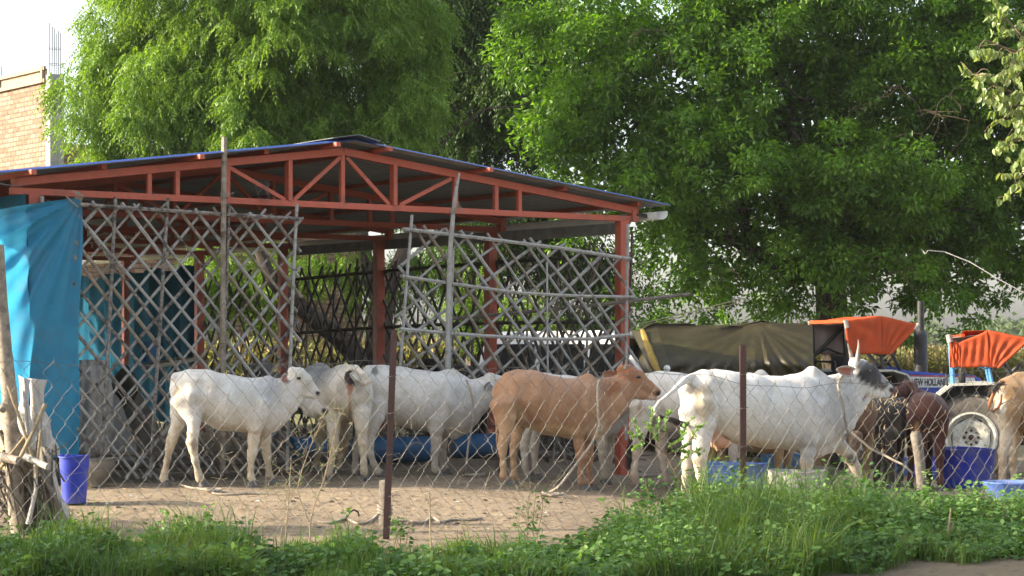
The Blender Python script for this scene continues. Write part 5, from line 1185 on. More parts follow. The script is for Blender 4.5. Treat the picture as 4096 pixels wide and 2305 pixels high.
# --- single plants
def leafy(label, u, v, top, nst, size, mat, d=None, cat='plant', lean=.12, per=14, r=.004, seed=3):
    rs = random.Random(seed); b = G(u, v) if d is None else GD(u, d); Y_ = b.y; h = (b.z-H)+(V0-top)/F*Y_; h = H+(V0-top)/F*Y_-b.z
    root = empty('leafy_plant', b); tag(root, label, cat); mb = MB(); pos = []; ax = []
    for s in range(nst):
        hh = h*rs.uniform(.6, 1) if s else h; q = b+Vector((rs.uniform(-lean, lean), rs.uniform(-lean, lean), hh)); pts = limb(mb, b+Vector((rs.uniform(-.03, .03), rs.uniform(-.03, .03), 0)), q, r, r*.4, .12, 8)
        for j in range(per):
            t = rs.uniform(.25, 1); i = t*7; i0 = min(6, int(i)); c = pts[i0].lerp(pts[i0+1], i-i0); a = rs.uniform(0, 6.28)
            pos.append(tuple(c+Vector((math.cos(a), math.sin(a), 0))*.02)); ax.append((math.cos(a), math.sin(a), rs.uniform(-.3, .6)))
    mb.build('stem', MT['twig'], root); n = len(pos)
    leaf_mesh('leaves', np.array(pos), np.array(ax), RNG.normal(size=(n, 3))*.5+np.array([-.3, -.5, 1]), size*RNG.uniform(.6, 1.2, n), size*.75*RNG.uniform(.7, 1.1, n), mat, root, pts6=True)
leafy('pale leafy nettle-like weed rising out of the grass left of centre', 216, 560, 503, 3, .075, MT['weed2'], seed=4)
leafy('bushy young weed at the left edge of the grass patch', 158, 556, 508, 3, .06, MT['weed2'], seed=5)
leafy('small broad-leaved weed at the bottom of the picture right of the heifer', 243, 575, 548, 3, .08, MT['weed2'], seed=6)
leafy('leafy weed growing at the foot of the left fence post', 400, 548, 515, 4, .045, MT['weed'], seed=8, per=18)
leafy('light green trefoil weed in front of the fence at the lower centre', 585, 572, 540, 4, .06, MT['weed2'], seed=9)
leafy('tall feathery weed by the dirt edge below the tan cow', 534, 545, 490, 4, .04, MT['weed'], seed=10, per=20)
leafy('broad leafy shrub growing on the bank below the horned cow\'s hind legs', 660, 530, 478, 9, .055, MT['weed'], seed=11, per=34, lean=.35)
leafy('fresh green weed clump in front of the grey trough', 800, 530, 470, 8, .035, MT['weed2'], seed=12, per=34, lean=.3)
leafy('low weed clump beside the wooden stake', 905, 530, 492, 8, .035, MT['weed2'], seed=13, per=30, lean=.35)
leafy('weed clump in front of the blue basin at the right edge', 1010, 535, 495, 8, .04, MT['weed'], seed=14, per=30, lean=.3)
# sapling with round leaves near the tail of the horned cow
sp = empty('sapling', GD(694, 17.5)); tag(sp, 'thin round-leaved sapling behind the fence at the tail of the horned cow', 'sapling'); mb = MB()
st = [P(694, 530, 17.5), P(690, 505, 17.5), P(683, 486, 17.5), P(674, 470, 17.45), P(666, 455, 17.4), P(657, 447, 17.4), P(645, 441, 17.4)]
mb.tube(st, [.012, .011, .01, .009, .008, .006, .004], 7); tw = []
for a, b in (((674, 470), (700, 448)), ((666, 455), (700, 432)), ((666, 455), (682, 425)), ((657, 447), (662, 418)), ((657, 447), (645, 422)), ((645, 441), (628, 432)), ((645, 441), (634, 418)), ((666, 455), (705, 452)), ((675, 445), (693, 418)), ((660, 440), (672, 412)), ((650, 440), (652, 408)), ((645, 441), (632, 448)), ((690, 440), (703, 424))):
    pts = limb(mb, P(*a, 17.42), P(*b, 17.42)+Vector((0, random.uniform(-.15, .15), 0)), .004, .0018, .15, 8); tw.append(pts)
mb.build('stem', MT['twig'], sp, smooth=True); pos = []; ax = []
for pts in tw:
    for j in range(26):
        t = random.uniform(1.2, 6.9); i0 = min(6, int(t)); c = pts[i0].lerp(pts[i0+1], t-i0); pos.append(tuple(c)); d = pts[-1]-pts[0]; d.normalize(); ax.append(tuple(d*.6+Vector((random.gauss(0, .6), random.gauss(0, .6), random.gauss(.15, .5)))))
n = len(pos); leaf_mesh('leaves', np.array(pos), np.array(ax), RNG.normal(size=(n, 3))+np.array([0, -.6, .6]), RNG.uniform(.026, .05, n), RNG.uniform(.022, .035, n), MT['weed2'], sp, pts6=True)
# dry branching weed in front of the rear-view cow
def dryweed(label, stems, d, seed, leafn=120):
    rs = random.Random(seed); root = empty('dry_weed', GD(stems[0][0][0][0], d)); tag(root, label, 'dry weed'); mb = MB(); pos = []
    for path, r in stems:
        pts = [P(u, v, d) for u, v in path]; n = len(pts); mb.tube(pts, [r*(1-.6*i/(n-1)) for i in range(n)], 6)
        for i in range(1, n):
            for j in range(5 if i > n*.4 else 1):
                e = pts[i-1].lerp(pts[i], rs.random()); q = e+Vector((rs.uniform(-.14, .14), rs.uniform(-.1, .1), rs.uniform(.0, .18))); L = limb(mb, e, q, .002, .0009, .3, 5)
                for w_ in range(3): s_ = L[rs.randint(1, 4)]; q2 = s_+Vector((rs.uniform(-.07, .07), rs.uniform(-.05, .05), rs.uniform(-.02, .06))); mb.tube([s_, q2], [.0012, .0007], 4); pos.append(tuple(q2)); pos.append(tuple(s_))
    mb.build('stem', MT['straw'] if seed % 2 else MT['twig'], root); pos = np.array(pos); n = len(pos)
    leaf_mesh('leaves', pos, rdir(n), rdir(n), RNG.uniform(.008, .016, n), .007, MT['weed2'], root)
dryweed('tall dry weed with thin bare branches in front of the cow seen from behind', [([(310, 545), (310, 525), (314, 505), (324, 480), (330, 455), (336, 430), (340, 412)], .0075), ([(309, 522), (302, 505), (297, 490), (302, 470), (310, 448), (318, 430), (322, 420)], .006)], 15.6, 3)
dryweed('pale straw-coloured weed stalks left of the tall dry weed', [([(285, 545), (287, 520), (289, 495), (291, 460)], .006), ([(280, 540), (284, 515), (287, 490)], .004), ([(268, 525), (266, 505), (268, 488)], .003)], 15.4, 7)
dryweed('thin dark twig weed standing in front of the tan cow\'s feet', [([(527, 545), (528, 520), (529, 500), (531, 482)], .004), ([(528, 530), (520, 505), (512, 490)], .003), ([(529, 525), (540, 505), (548, 492)], .003)], 15.8, 8)
mb = MB(); mb.tube([P(431, 552, 14.9), P(430, 520, 14.9), P(429.5, 492, 14.9)], .007, 6); o = mb.build('dead_stalk', MT['straw'], None); tag(o, 'straight pale stalk standing in front of the left fence post', 'stalk')
mb = MB(); mb.tube([P(934, 562, 15.0), P(941, 548, 15.0), P(948, 535, 15.0), P(950, 516, 15.0), P(951, 508, 15)], [.012, .010, .014, .008, .004], 6); mb.tube([P(948, 535, 15), P(955, 520, 15)], [.006, .003], 5)
o = mb.build('dead_branch', MT['straw'], None, smooth=True); tag(o, 'crooked dead stem leaning in the weeds at the lower right', 'branch')

# unseen tree added off the left edge to lay shade on the verge
rt = empty('shade_tree', (-11.5, 12.4, 0)); tag(rt, 'unseen leafy tree added outside the left edge to shade the verge', 'tree')
rb = [(-11.6, 12.9, 6.2, 2.4, 1.7, 1.6, 1), (-11.5, 11.9, 3.0, 2.2, 2.0, 1.9, 1), (-9.6, 11.6, 2.3, 1.4, 1.7, 1.3, 1), (-13.0, 12.2, 4.0, 2.0, 1.6, 1.6, 1)]
pos, out, dd_, k = clumps(lobes(rb, 40, .5, .9), 520, 55, .30, .2); nl = len(pos)
leaf_mesh('crown', pos, unit(dd_+RNG.normal(size=(nl, 3))*.5+np.array([0, 0, -.3])), rdir(nl), RNG.uniform(.10, .18, nl), RNG.uniform(.05, .085, nl), MT['ficus'], rt)
mb = MB(); limb(mb, (-11.5, 12.2, -.1), (-11.5, 12.4, 6.0), .16, .06, .08); limb(mb, (-11.5, 12.1, 1.6), (-9.8, 11.7, 2.6), .07, .03, .15); mb.build('trunk', MT['bark'], rt, smooth=True)
# ------------------------------------------------------------------ wire mesh fence
fc = empty('wire_fence', (-1, 15.9, 0)); tag(fc, 'galvanised diamond wire-mesh fence running across the whole foreground', 'fence')
FD = Vector((1, .41, 0)).normalized(); FN = Vector((.41, -1, 0)).normalized(); FO = Vector((-4.6, fence_y(-4.6), 0))
FH = lambda u: float(np.interp(u, [-60, 70, 361, 472, 578, 659, 706, 767, 808, 865, 904, 943, 1024, 1080], [1.52, 1.52, 1.52, 1.47, 1.45, 1.415, 1.39, 1.306, 1.285, 1.31, 1.32, 1.375, 1.457, 1.5]))
def fyu(u): return 16.5/(1-.41*(u-U0)/F)
def fz(s):
    """top height of the mesh along the fence"""
    x = FO.x+FD.x*s; y = FO.y+FD.y*s; return FH(U0+x/y*F)
CW = .0795; ncell = 145; CHh = .104
def fp(s, z, o=0.0):
    x = FO.x+FD.x*s; y = FO.y+FD.y*s
    wob = .02*math.sin(s*1.1+z*2)+.012*math.sin(s*2.9+z*4); b = FN*(wob+o)
    bx = .020*math.sin(s*3.1+z*5.7)+.012*math.sin(s*7.3-z*3.1); bz = .014*math.sin(s*4.3+z*3)+.01*math.sin(s*9-z*8)
    return Vector((x+b.x+FD.x*bx, y+b.y+FD.y*bx, z+bz))
vs = []; fs = []; mb = MB()
for i in range(ncell):
    pts = []; s0 = i*CW*1.0
    gzv = float(zg(FO.x+FD.x*s0, FO.y+FD.y*s0)); top = fz(s0); nrow = int((top-gzv-.02)/CHh)+1
    for j in range(nrow+1):
        z = top-j*CHh; sd_ = 1 if ((i+j) % 2) else -1
        s = s0+sd_*CW*.5
        if j == 0 and sd_ > 0: pts.append(fp(s0+CW*.40, top+.024, .012))
        pts.append(fp(s, z, .004*sd_))
        if j < nrow: pts.append(fp(s0+sd_*CW*.42, z-.016, -.003*sd_)); pts.append(fp(s0-sd_*CW*.42, z-CHh+.016, .003*sd_))
    mb.tube(pts, .0021, 3, cap=False)
mb.build('wire_mesh', MT['wire'], fc)
mb = MB(); mb.tube([fp(s, fz(s)-.03) for s in np.linspace(0, ncell*CW, 160)], .0022, 4); mb.tube([fp(s, float(np.interp(s, [0, 4, 9, 14], [.62, .60, .60, .7]))) for s in np.linspace(0, 4.3, 60)], .0012, 3)
mb.build('top_wire', MT['wire'], fc)
for u, vt, lean in ((392, 329.5, .018), (743.3, 345, 0)):
    t = (u-U0)/F; y = fyu(u)-.05; x = t*y; z1 = H+(V0-vt)/F*y; b = Vector((x-lean*1.7-(.025 if lean else 0), y, float(zg(x, y))-.15)); q = Vector((x+lean, y, z1))
    mb = MB(); d = (q-b)
    for wv, o in ((Vector((.055, 0, 0)), Vector((0, 0, 0))),):
        mb.add([b+Vector((-.028, 0, 0)), b+Vector((.028, 0, 0)), b+Vector((.028, .005, 0)), b+Vector((-.023, .005, 0)), b+Vector((-.023, .055, 0)), b+Vector((-.028, .055, 0)),
                q+Vector((-.028, 0, 0)), q+Vector((.028, 0, 0)), q+Vector((.028, .005, 0)), q+Vector((-.023, .005, 0)), q+Vector((-.023, .055, 0)), q+Vector((-.028, .055, 0))],
               [(5, 4, 3, 2, 1, 0), (6, 7, 8, 9, 10, 11)]+[(i, (i+1) % 6, (i+1) % 6+6, i+6) for i in range(6)])
    mb.build('post', MT['red2'], fc)
    for z in (1.36, 1.05, .7, .35):
        mb = MB(); c = Vector((x, y-.01, z)); mb.tube([c+Vector((math.cos(a)*.038, math.sin(a)*.038+.03, a*.004)) for a in np.linspace(0, 7, 12)]+[c+Vector((.06, .0, .03)), c+Vector((.09, -.01, -.01))], .002, 4)
        mb.build('tie_wire', MT['wire'], fc)
# dry tendrils caught in the mesh
mb = MB(); rs = random.Random(12)
spots = [(235+rs.uniform(-15, 80), rs.uniform(430, 500)) for _ in range(22)]+[(rs.uniform(395, 640), rs.uniform(375, 500)) for _ in range(34)]+[(890+rs.gauss(0, 14), rs.uniform(380, 455)) for _ in range(20)]+[(rs.uniform(900, 1020), rs.uniform(400, 500)) for _ in range(22)]+[(rs.uniform(790, 870), rs.uniform(470, 500)) for _ in range(10)]
for u, v in spots:
    y = fyu(u)-.02; p = P(u, v, y); pts = [p]
    d = Vector((rs.uniform(-1, 1), 0, rs.uniform(-1.2, 1))).normalized()
    for k in range(rs.randint(4, 9)): d = (d+Vector((rs.gauss(0, .5), rs.gauss(0, .15), rs.gauss(0, .5)))).normalized(); pts.append(pts[-1]+d*.028)
    mb.tube(pts, [.0019]+[.0013]*(len(pts)-2)+[.001], 4)
o = mb.build('dry_tendrils', MT['straw'], None); tag(o, 'dead twining tendrils tangled in the wire mesh', 'dry vines', kind='stuff')
mb = MB()
for j in range(22):
    u = 889+rs.gauss(0, 9); v = 392+abs(rs.gauss(0, 22)); y = fyu(u)-.03; p = P(u, v, y); mb.tube([p, p+Vector((rs.gauss(0, .02), 0, -.03)), p+Vector((rs.gauss(0, .04), 0, -.05))], [.003, .006, .001], 4)
o = mb.build('dry_seed_heads', MT['straw'], None); tag(o, 'cluster of withered pods hanging on the mesh by the horned cow\'s muzzle', 'dry vines', kind='stuff')

# ------------------------------------------------------------------ tubs, troughs, stakes, ropes
def tub(name, label, u, v, w_px, h_px, mat, taper=.88, rim=True, sy=1.0, inner=None, lean=0, d=None, cat='tub', rings=1, belly=0):
    b = G(u, v) if d is None else GD(u, d); s = b.y/F; r = w_px*.5*s; h = h_px*s; root = empty(name, b); tag(root, label, cat)
    # the foot seen at v is the near edge, so step back by the radius
    b = b+Vector((0, r*taper*sy, 0)); b.z = float(zg(b.x, b.y)); root.location = b; root.matrix_world = Matrix.Translation(b)
    pf = [(0, .01), (r*taper*.97, .01), (r*taper, .03)]
    for i in range(1, 8): t = i/8; pf.append((r*(taper+(1-taper)*t+belly*math.sin(math.pi*t))+(.004 if i == 6 and rings else 0), .03+(h-.03)*t))
    pf += [(r, h*.97), (r+.012, h*.975), (r+.012, h), (r-.012, h), (r-.02, h*.9), (r*taper*.95, h*.12), (0, h*.1)]
    def dent(v): a = math.atan2(v[1]-b.y, v[0]-b.x); k = 1+.018*math.sin(a*3+u)+.01*math.sin(a*5); return (b.x+(v[0]-b.x)*k, b.y+(v[1]-b.y)*k, v[2]+.008*math.sin(a*2+u)*(v[2]-b.z)/h)
    mb = MB(); mb.lathe(pf, b, 34, sy=sy); mb.v = [dent(v) for v in mb.v]; mb.build('body', mat, root, smooth=True)
    if inner:
        mb = MB(); mb.lathe([(0, h*.62), (r*.9, h*.60)], b, 20, sy=sy); mb.build('contents', inner, root)
    return root
tub('bucket', 'tall bright blue bucket beside the blue tarpaulin', 71.5, 506, 30, 49, MT['bluetub'], .78, cat='bucket')
tub('basin', 'rounded grey mud-crusted basin next to the blue bucket', 95, 488, 34, 29, MT['bowl'], .45, belly=.22, cat='basin')
tub('grey_trough', 'round grey concrete trough with a dark rim under the horned cow', 800, 509, 58, 37, MT['greytub'], .96, sy=.9, inner=MT['dung'], cat='trough')
tub('black_trough', 'black rubber trough joined behind the grey trough', 815, 496, 52, 27, MT['blackrub'], .9, cat='trough')
tub('blue_tub', 'tall dirty blue tub in front of the tractor wheel', 972, 488.5, 60, 40, MT['bluetub'], .86, inner=MT['dung'])
tub('blue_tub', 'blue tub standing behind the hind legs of the horned cow', 738, 498, 66, 33, MT['bluetub2'], .9, inner=MT['dung'])
tub('blue_tub', 'small blue tub between the stake and the tall blue tub', 929, 480.5, 36, 22, MT['bluetub'], .8)
tub('blue_tub', 'round dim blue tub left of the stake behind the dark calf', 908, 476, 28, 18, MT['bluetub2'], .7)
tub('blue_tub', 'dark blue tub glimpsed behind the forelegs of the horned cow', 788, 477, 50, 22, MT['drum'], .9)
# worn basin at the right edge, tilted
b = G(1022, 510); root = empty('basin', b); tag(root, 'worn pale blue basin cut off by the right edge', 'basin'); mb = MB()
r = .33; mb.lathe([(0, .02), (r*.5, .02), (r*.85, .12), (r, .24), (r+.012, .25), (r, .262), (r-.02, .25), (r*.8, .14), (0, .05)], b+Vector((.02, .32, 0)), 30, sy=.8); mb.build('body', MT['bluetub2'], root, smooth=True)
# drums lying on their side inside the shed
def drum(label, u1, u2, vb, dpx, d, mat):
    a = GD(u1, d); c = GD(u2, d+.3); r = dpx*.5*d/F; mb = MB(); L = (c-a).length
    ang = math.atan2(c.y-a.y, c.x-a.x); pf = [(0, 0), (r*.93, 0), (r, .03)]
    for t in (.32, .34, .36, .64, .66, .68): pf.append((r*(1.03 if t in (.34, .66) else 1), L*t))
    pf += [(r, L-.03), (r*.93, L), (0, L)]
    mb.lathe(pf, (0, 0, 0), 26, 'X'); R = Matrix.Rotation(ang, 3, 'Z'); mb.v = [tuple(R @ Vector(v)+a+Vector((0, 0, r))) for v in mb.v]
    o = mb.build('drum', mat, None, smooth=True); return tag(o, label, 'drum', 'blue drums lying under the shed')
drum('long dark blue drum lying behind the legs of the white cows', 352, 432, 462, 26, 23.2, MT['drum'])
drum('dark blue drum lying farther right behind the big white cow\'s brisket', 452, 512, 455, 24, 24.6, MT['drum'])
drum('round blue drum end showing under the heifer\'s chin', 290, 322, 430, 24, 24.2, MT['drum'])
def stake(label, u, vb, vt, wpx, mat=None, lean=0, d=None):
    b = G(u, vb) if d is None else GD(u, d); s = b.y/F; r = wpx*.5*s; h = (vb-vt)*s; mb = MB()
    pts = [b-Vector((0, 0, .1)), b+Vector((0, 0, h*.3)), b+Vector((lean*.5, 0, h*.7)), b+Vector((lean, 0, h*.96)), b+Vector((lean, 0, h))]
    mb.tube(pts, [r*1.05, r, r*.97, r*.95, r*.7], 10); mb.v = [(v[0]+.006*math.sin(v[2]*40+v[1]*90), v[1], v[2]) for v in mb.v]
    o = mb.build('wooden_stake', mat or MT['log'], None, smooth=True); return tag(o, label, 'stake', 'tethering stakes')
stake('stout pale tethering stake in front of the dark calf', 922, 512, 431.5, 11, MT['log'], -.06)
stake('stump of grey wood with rope round it beside the left fence post', 385, 525, 480, 12)
stake('short grey stake in the shade behind the tan cow\'s legs', 531, 478, 452, 8)
def rope(name, label, pts, r, mat=None, cat='rope', twist=True, on=None):
    pts = [Vector(p) for p in pts]; sm = []
    for i in range(len(pts)-1):
        p0, p1, p2, p3 = pts[max(i-1, 0)], pts[i], pts[i+1], pts[min(i+2, len(pts)-1)]
        for k in range(8):
            t = k/8; sm.append(.5*((2*p1)+(p2-p0)*t+(2*p0-5*p1+4*p2-p3)*t*t+(3*p1-p0-3*p2+p3)*t**3))
    sm.append(pts[-1]); mb = MB(); acc = 0
    if twist:
        # resample and lay three strands
        L = [0]
        for i in range(1, len(sm)): L.append(L[-1]+(sm[i]-sm[i-1]).length)
        n = min(600, max(12, int(L[-1]/(r*.9)))); rs_ = []
        j = 0
        for i in range(n+1):
            t = L[-1]*i/n
            while j < len(L)-2 and L[j+1] < t: j += 1
            f = (t-L[j])/max(1e-6, L[j+1]-L[j]); rs_.append(sm[j].lerp(sm[j+1], min(1, f)))
        for k in range(3):
            q = []
            for i, p in enumerate(rs_):
                a, b_ = frame(rs_[min(i+1, n)]-rs_[max(i-1, 0)]); ph = L[-1]*i/n/(r*7)*6.28+k*2.094; q.append(p+a*math.cos(ph)*r*.5+b_*math.sin(ph)*r*.5)
            mb.tube(q, r*.58, 5)
    else: mb.tube(sm, r, 6)
    o = mb.build(name, mat or MT['rope'], None, smooth=True); return tag(o, label, cat)
def gr(u, v, lift=.012):
    p = G(u, v); p.z += lift; return p
rope('rope', 'rope running from the tan cow\'s neck down to the ring on the ground', [P(598.5, 381, 20.2), P(597.5, 388, 20.05), P(598, 405, 20.0), P(598.5, 418, 20.0), P(599.5, 424, 20.0), P(597, 432, 19.95), P(590, 446, 19.8), P(580, 459, 19.6), P(568, 475, 19.3), P(558, 487, 19.1), gr(549, 494)], .014)
rope('rope', 'rope collar lying round the neck of the tan cow', [P(599.5, 380.5, 20.45), P(599, 382, 20.2), P(598, 396, 20.15), P(598, 412, 20.15), P(600, 424, 20.3), P(603, 427, 20.5)], .014)
def coil(name, label, u, v, r, n, seed, mat=None, rr=.014):
    rs = random.Random(seed); c = G(u, v); pts = []
    for i in range(n): a = i*1.1; k = r*rs.uniform(.55, 1.1); pts.append(c+Vector((math.cos(a)*k, math.sin(a)*k*.8, .015+.02*rs.random()+.01*i/n)))
    return rope(name, label, pts, rr, mat)
coil('rope_coil', 'knotted rope loop with a ring on the dirt below the tan cow', 552, 497, .11, 12, 3)
coil('rope_coil', 'loose knot of rope on the dirt behind the heifer\'s hind hooves', 212, 493, .10, 12, 5)
rope('rope', 'straight stretch of rope lying on the sunlit dirt below the heifer', [gr(180, 486), gr(190, 489), gr(205, 491), gr(215, 495), gr(232, 495.5), gr(250, 494.5), gr(268, 495)], .013)
rope('rope', 'rope trailing on the ground behind the heifer\'s front hooves', [gr(260, 484), gr(272, 481), gr(284, 482), gr(292, 478), gr(305, 477), gr(318, 470), gr(322, 458, .1), P(323, 445, 22)], .011)
rope('rope', 'rope lying across the dirt in front of the fence post', [gr(318, 523), gr(332, 524), gr(345, 520), gr(358, 525), gr(370, 522), gr(378, 515), gr(384, 512, .1)], .012)
for i, z in enumerate((.10, .13, .165)):
    b = G(385, 525); rr = .062; rope('rope', ['lowest', 'middle', 'topmost'][i]+' turn of rope wound round the grey stump', [b+Vector((math.cos(a)*rr, math.sin(a)*rr, z+.01*math.sin(a*2+i))) for a in np.linspace(0, 6.28, 9)], .011)
rope('rope', 'rope lying on the dirt right of the left fence post', [gr(396, 522), gr(410, 522), gr(422, 524), gr(432, 519), gr(440, 523), gr(452, 521), gr(470, 521), gr(482, 519)], .012)
rope('rope', 'rope hanging from the big white cow\'s collar to the ground', [P(466, 380, 21.0), P(471, 392, 20.95), P(473, 405, 20.95), P(474, 418, 20.95), P(471, 432, 20.95), P(468, 448, 20.9), P(466, 465, 20.8), gr(463, 476)], .012)
coil('rope_coil', 'coil of rope on the shaded ground behind the rope hanging from the white cow', 476, 477, .14, 10, 8, rr=.011)
coil('rope_coil', 'dark coil of rope lying by the foot of the right red post', 622, 472, .2, 18, 9, rr=.012)
coil('rope_coil', 'coil of rope lying between the hooves of the half hidden white cow', 648, 478, .22, 16, 10, rr=.013)
rope('rope', 'thick stick-like rope slanting from the horned cow\'s brisket to the stake', [P(852, 432, 20.6), P(862, 441, 20.6), P(872, 449, 20.6), P(884, 455, 20.6), P(893, 460, 20.5), P(903, 465, 20.4), P(912, 473, 20.3)], .013)
rope('rope', 'rope wound round the neck of the horned cow', [P(843, 374, 20.2), P(838, 385, 19.9), P(843, 405, 19.85), P(845, 420, 19.9), P(848, 432, 20.0), P(856, 440, 20.2), P(851, 446, 20.2), P(847, 434, 20.1)], .014)
coil('rope_coil', 'rope looped round the foot of the pale stake', 917, 510, .12, 14, 12, rr=.014)
mb = MB(); mb.tube([gr(345, 521)+Vector((0, 0, 0)), gr(350, 521)+Vector((0, 0, .07)), gr(354, 521)+Vector((0, 0, .09)), gr(358, 521)+Vector((0, 0, .07)), gr(359, 521)+Vector((0, 0, .03))], .009, 7)
o = mb.build('rubber_hook', MT['black'], None, smooth=True); tag(o, 'dark curved hoop of rubber on the dirt left of the fence post', 'hoop')
mb = MB(); mb.tube([P(600.5, 428, 20.1)+Vector((.02*math.cos(a), -.02, .025*math.sin(a))) for a in np.linspace(0, 6.28, 10)], .016, 6); o = mb.build('rope_knot', MT['rope'], None, smooth=True); tag(o, 'knot of rope at the chest of the tan cow', 'rope')
# litter on the yard
rs = random.Random(5); mb = MB(); mb2 = MB(); mb3 = MB()
def lump(mbx, p, r):
    n = 6; vs = []
    for i, (rr, z) in enumerate(((1, 0), (.8, .45), (.3, .62))):
        for j in range(n): a = 6.28*j/n; q = r*rr*rs.uniform(.7, 1.25); vs.append(p+Vector((math.cos(a)*q, math.sin(a)*q, r*z)))
    mbx.add(vs, [(i*n+j, i*n+(j+1) % n, (i+1)*n+(j+1) % n, (i+1)*n+j) for i in range(2) for j in range(n)]+[tuple(2*n+j for j in range(n))])
for i in range(1100):
    u = rs.uniform(-10, 1040); v = rs.uniform(470, 545); p = G(u, v); p.z -= .002
    lump(mb, p, rs.choice((.005, .007, .010, .013)) if i % 12 else rs.uniform(.015, .032))
for i in range(2600):
    u = rs.uniform(-10, 1040); v = rs.uniform(468, 560); p = G(u, v); a = rs.uniform(0, 6.28); L = rs.uniform(.02, .10); mb2.tube([p+Vector((0, 0, .004)), p+Vector((math.cos(a)*L, math.sin(a)*L, .006+rs.random()*.01))], .0022, 3)
for i in range(26):
    u = rs.uniform(100, 640); v = rs.uniform(488, 530); p = G(u, v); a = rs.uniform(0, 6.28); q = rs.uniform(.012, .03)
    mb3.add([p+Vector((0, 0, .006)), p+Vector((math.cos(a)*q, math.sin(a)*q, .02)), p+Vector((math.cos(a+1)*q*1.5, math.sin(a+1)*q*1.5, .008)), p+Vector((math.cos(a+2)*q, math.sin(a+2)*q, .012))], [(0, 1, 2, 3)])
tag(mb.build('dung_crumbs', MT['dung'], None), 'crumbs and lumps of dung scattered on the yard', 'litter', kind='stuff')
tag(mb2.build('straw_litter', MT['straw'], None), 'straw and stalk bits scattered over the yard', 'litter', kind='stuff')
tag(mb3.build('litter_scraps', MT['white_pipe'], None), 'pale scraps of litter on the sunlit dirt', 'litter', kind='stuff')

# ------------------------------------------------------------------ wood pile, sacks and big pole at the left edge
LY = 16.4
mb = MB(); bp = GD(17, LY); mb.tube([Vector((bp.x+.05, bp.y, bp.z-.1)), P(16, 500, LY), P(13.5, 450, LY), P(10, 400, LY), P(5, 350, LY), P(1, 300, LY), P(-2, 245, LY)], [.085, .078, .072, .068, .06, .055, .05], 14)
o = mb.build('timber_post', MT['bamboo2'], None, smooth=True); tag(o, 'thick brown leaning post at the left edge', 'post')
def stick(pts, r, label, mat, hollow=False):
    mb = MB(); P_ = [P(u, v, d) for u, v, d in pts]
    if len(P_) == 2: bam(mb, P_[0], P_[1], r, bend=.01, n=8)
    else: mb.tube(P_, [r*(1-.35*i/(len(P_)-1)) for i in range(len(P_))], 8)
    o = mb.build('stick', mat, None, smooth=True); return tag(o, label, 'stick', 'sticks leaning on the left post')
stick([(28, 524, LY-.1), (36, 490, LY-.1), (35, 465, LY-.1)], .022, 'pale bent rope-wrapped stick at the foot of the left post', MT['sack'])
stick([(8, 385, LY-.25), (34, 460, LY-.2)], .014, 'thin tan cane slanting down to the right of the left post', MT['straw'])
stick([(45.5, 404, LY-.2), (20, 458, LY-.25)], .017, 'tan cane sticking up towards the blue tarp', MT['straw'])
stick([(41, 430, LY-.22), (36, 478, LY-.25)], .014, 'split tan cane standing upright by the pile', MT['straw'])
stick([(25, 456, LY-.15), (48, 467, LY-.35)], .03, 'short sawn round pole end facing the camera', MT['bamboo'])
stick([(-10, 455, LY-.05), (19, 461, LY-.3)], .04, 'thick hollow bamboo end beside the left post', MT['bamboo2'])
stick([(-12, 400, LY-.05), (3, 410, LY-.3)], .03, 'dark bamboo end poking out at the left edge', MT['bamboo2'])
stick([(20, 462, LY-.1), (62, 516, LY+.1)], .02, 'long grey stick slanting down to the ground right', MT['log'])
stick([(30, 446, LY-.1), (70, 528, LY)], .02, 'dark stick along the edge of the sack', MT['log'])
stick([(-8, 480, LY-.1), (26, 435, LY-.2)], .014, 'cane crossing in front of the left post', MT['straw'])
stick([(10, 470, LY+.1), (55, 532, LY+.1)], .018, 'grey branch at the bottom of the pile', MT['log'])
stick([(0, 430, LY), (30, 500, LY+.2)], .02, 'bent branch behind the left post', MT['log'])
mb = MB()
for i in range(110):
    p = P(rs.uniform(-15, 52), rs.uniform(455, 525), LY+rs.uniform(.1, .8)); q = p+Vector((rs.uniform(-.25, .25), rs.uniform(-.1, .1), rs.uniform(-.3, .3))); g_ = float(zg(p.x, p.y)); p.z = max(p.z, g_+.01); q.z = max(q.z, g_+.01); mb.tube([p, q], rs.uniform(.005, .014), 5)
o = mb.build('stick_heap', MT['log'], None); tag(o, 'dense heap of small dead sticks behind the left post', 'stick heap', kind='stuff')
mb = MB()
for i in range(70):
    p = P(rs.uniform(18, 62), rs.uniform(500, 532), LY+rs.uniform(-.1, .4)); p.z = float(zg(p.x, p.y))+.01; q = p+Vector((rs.uniform(-.32, -.02), rs.uniform(-.15, .1), rs.uniform(.25, .75))); mb.tube([p, p.lerp(q, .5)+Vector((rs.uniform(-.03, .03), 0, 0)), q], rs.uniform(.004, .011), 5)
o = mb.build('twig_bundle', MT['bdark'], None); tag(o, 'dark bundle of thin leaning twigs at the front of the heap', 'twig bundle', kind='stuff')
def sheetfn(tl, tr_, bl_, br, d, amp, f1, dd=0.0):
    def fn(a, b):
        u = (tl[0]*(1-a)+tr_[0]*a)*(1-b)+(bl_[0]*(1-a)+br[0]*a)*b; v = (tl[1]*(1-a)+tr_[1]*a)*(1-b)+(bl_[1]*(1-a)+br[1]*a)*b
        u += 3*math.sin(b*6+a*3)*(a > .9 or a < .1); return P(u, v, d+amp*math.sin(a*f1+b*4)+amp*.6*math.sin(a*f1*2.3-b*7)-dd*math.sin(math.pi*a))
    return fn
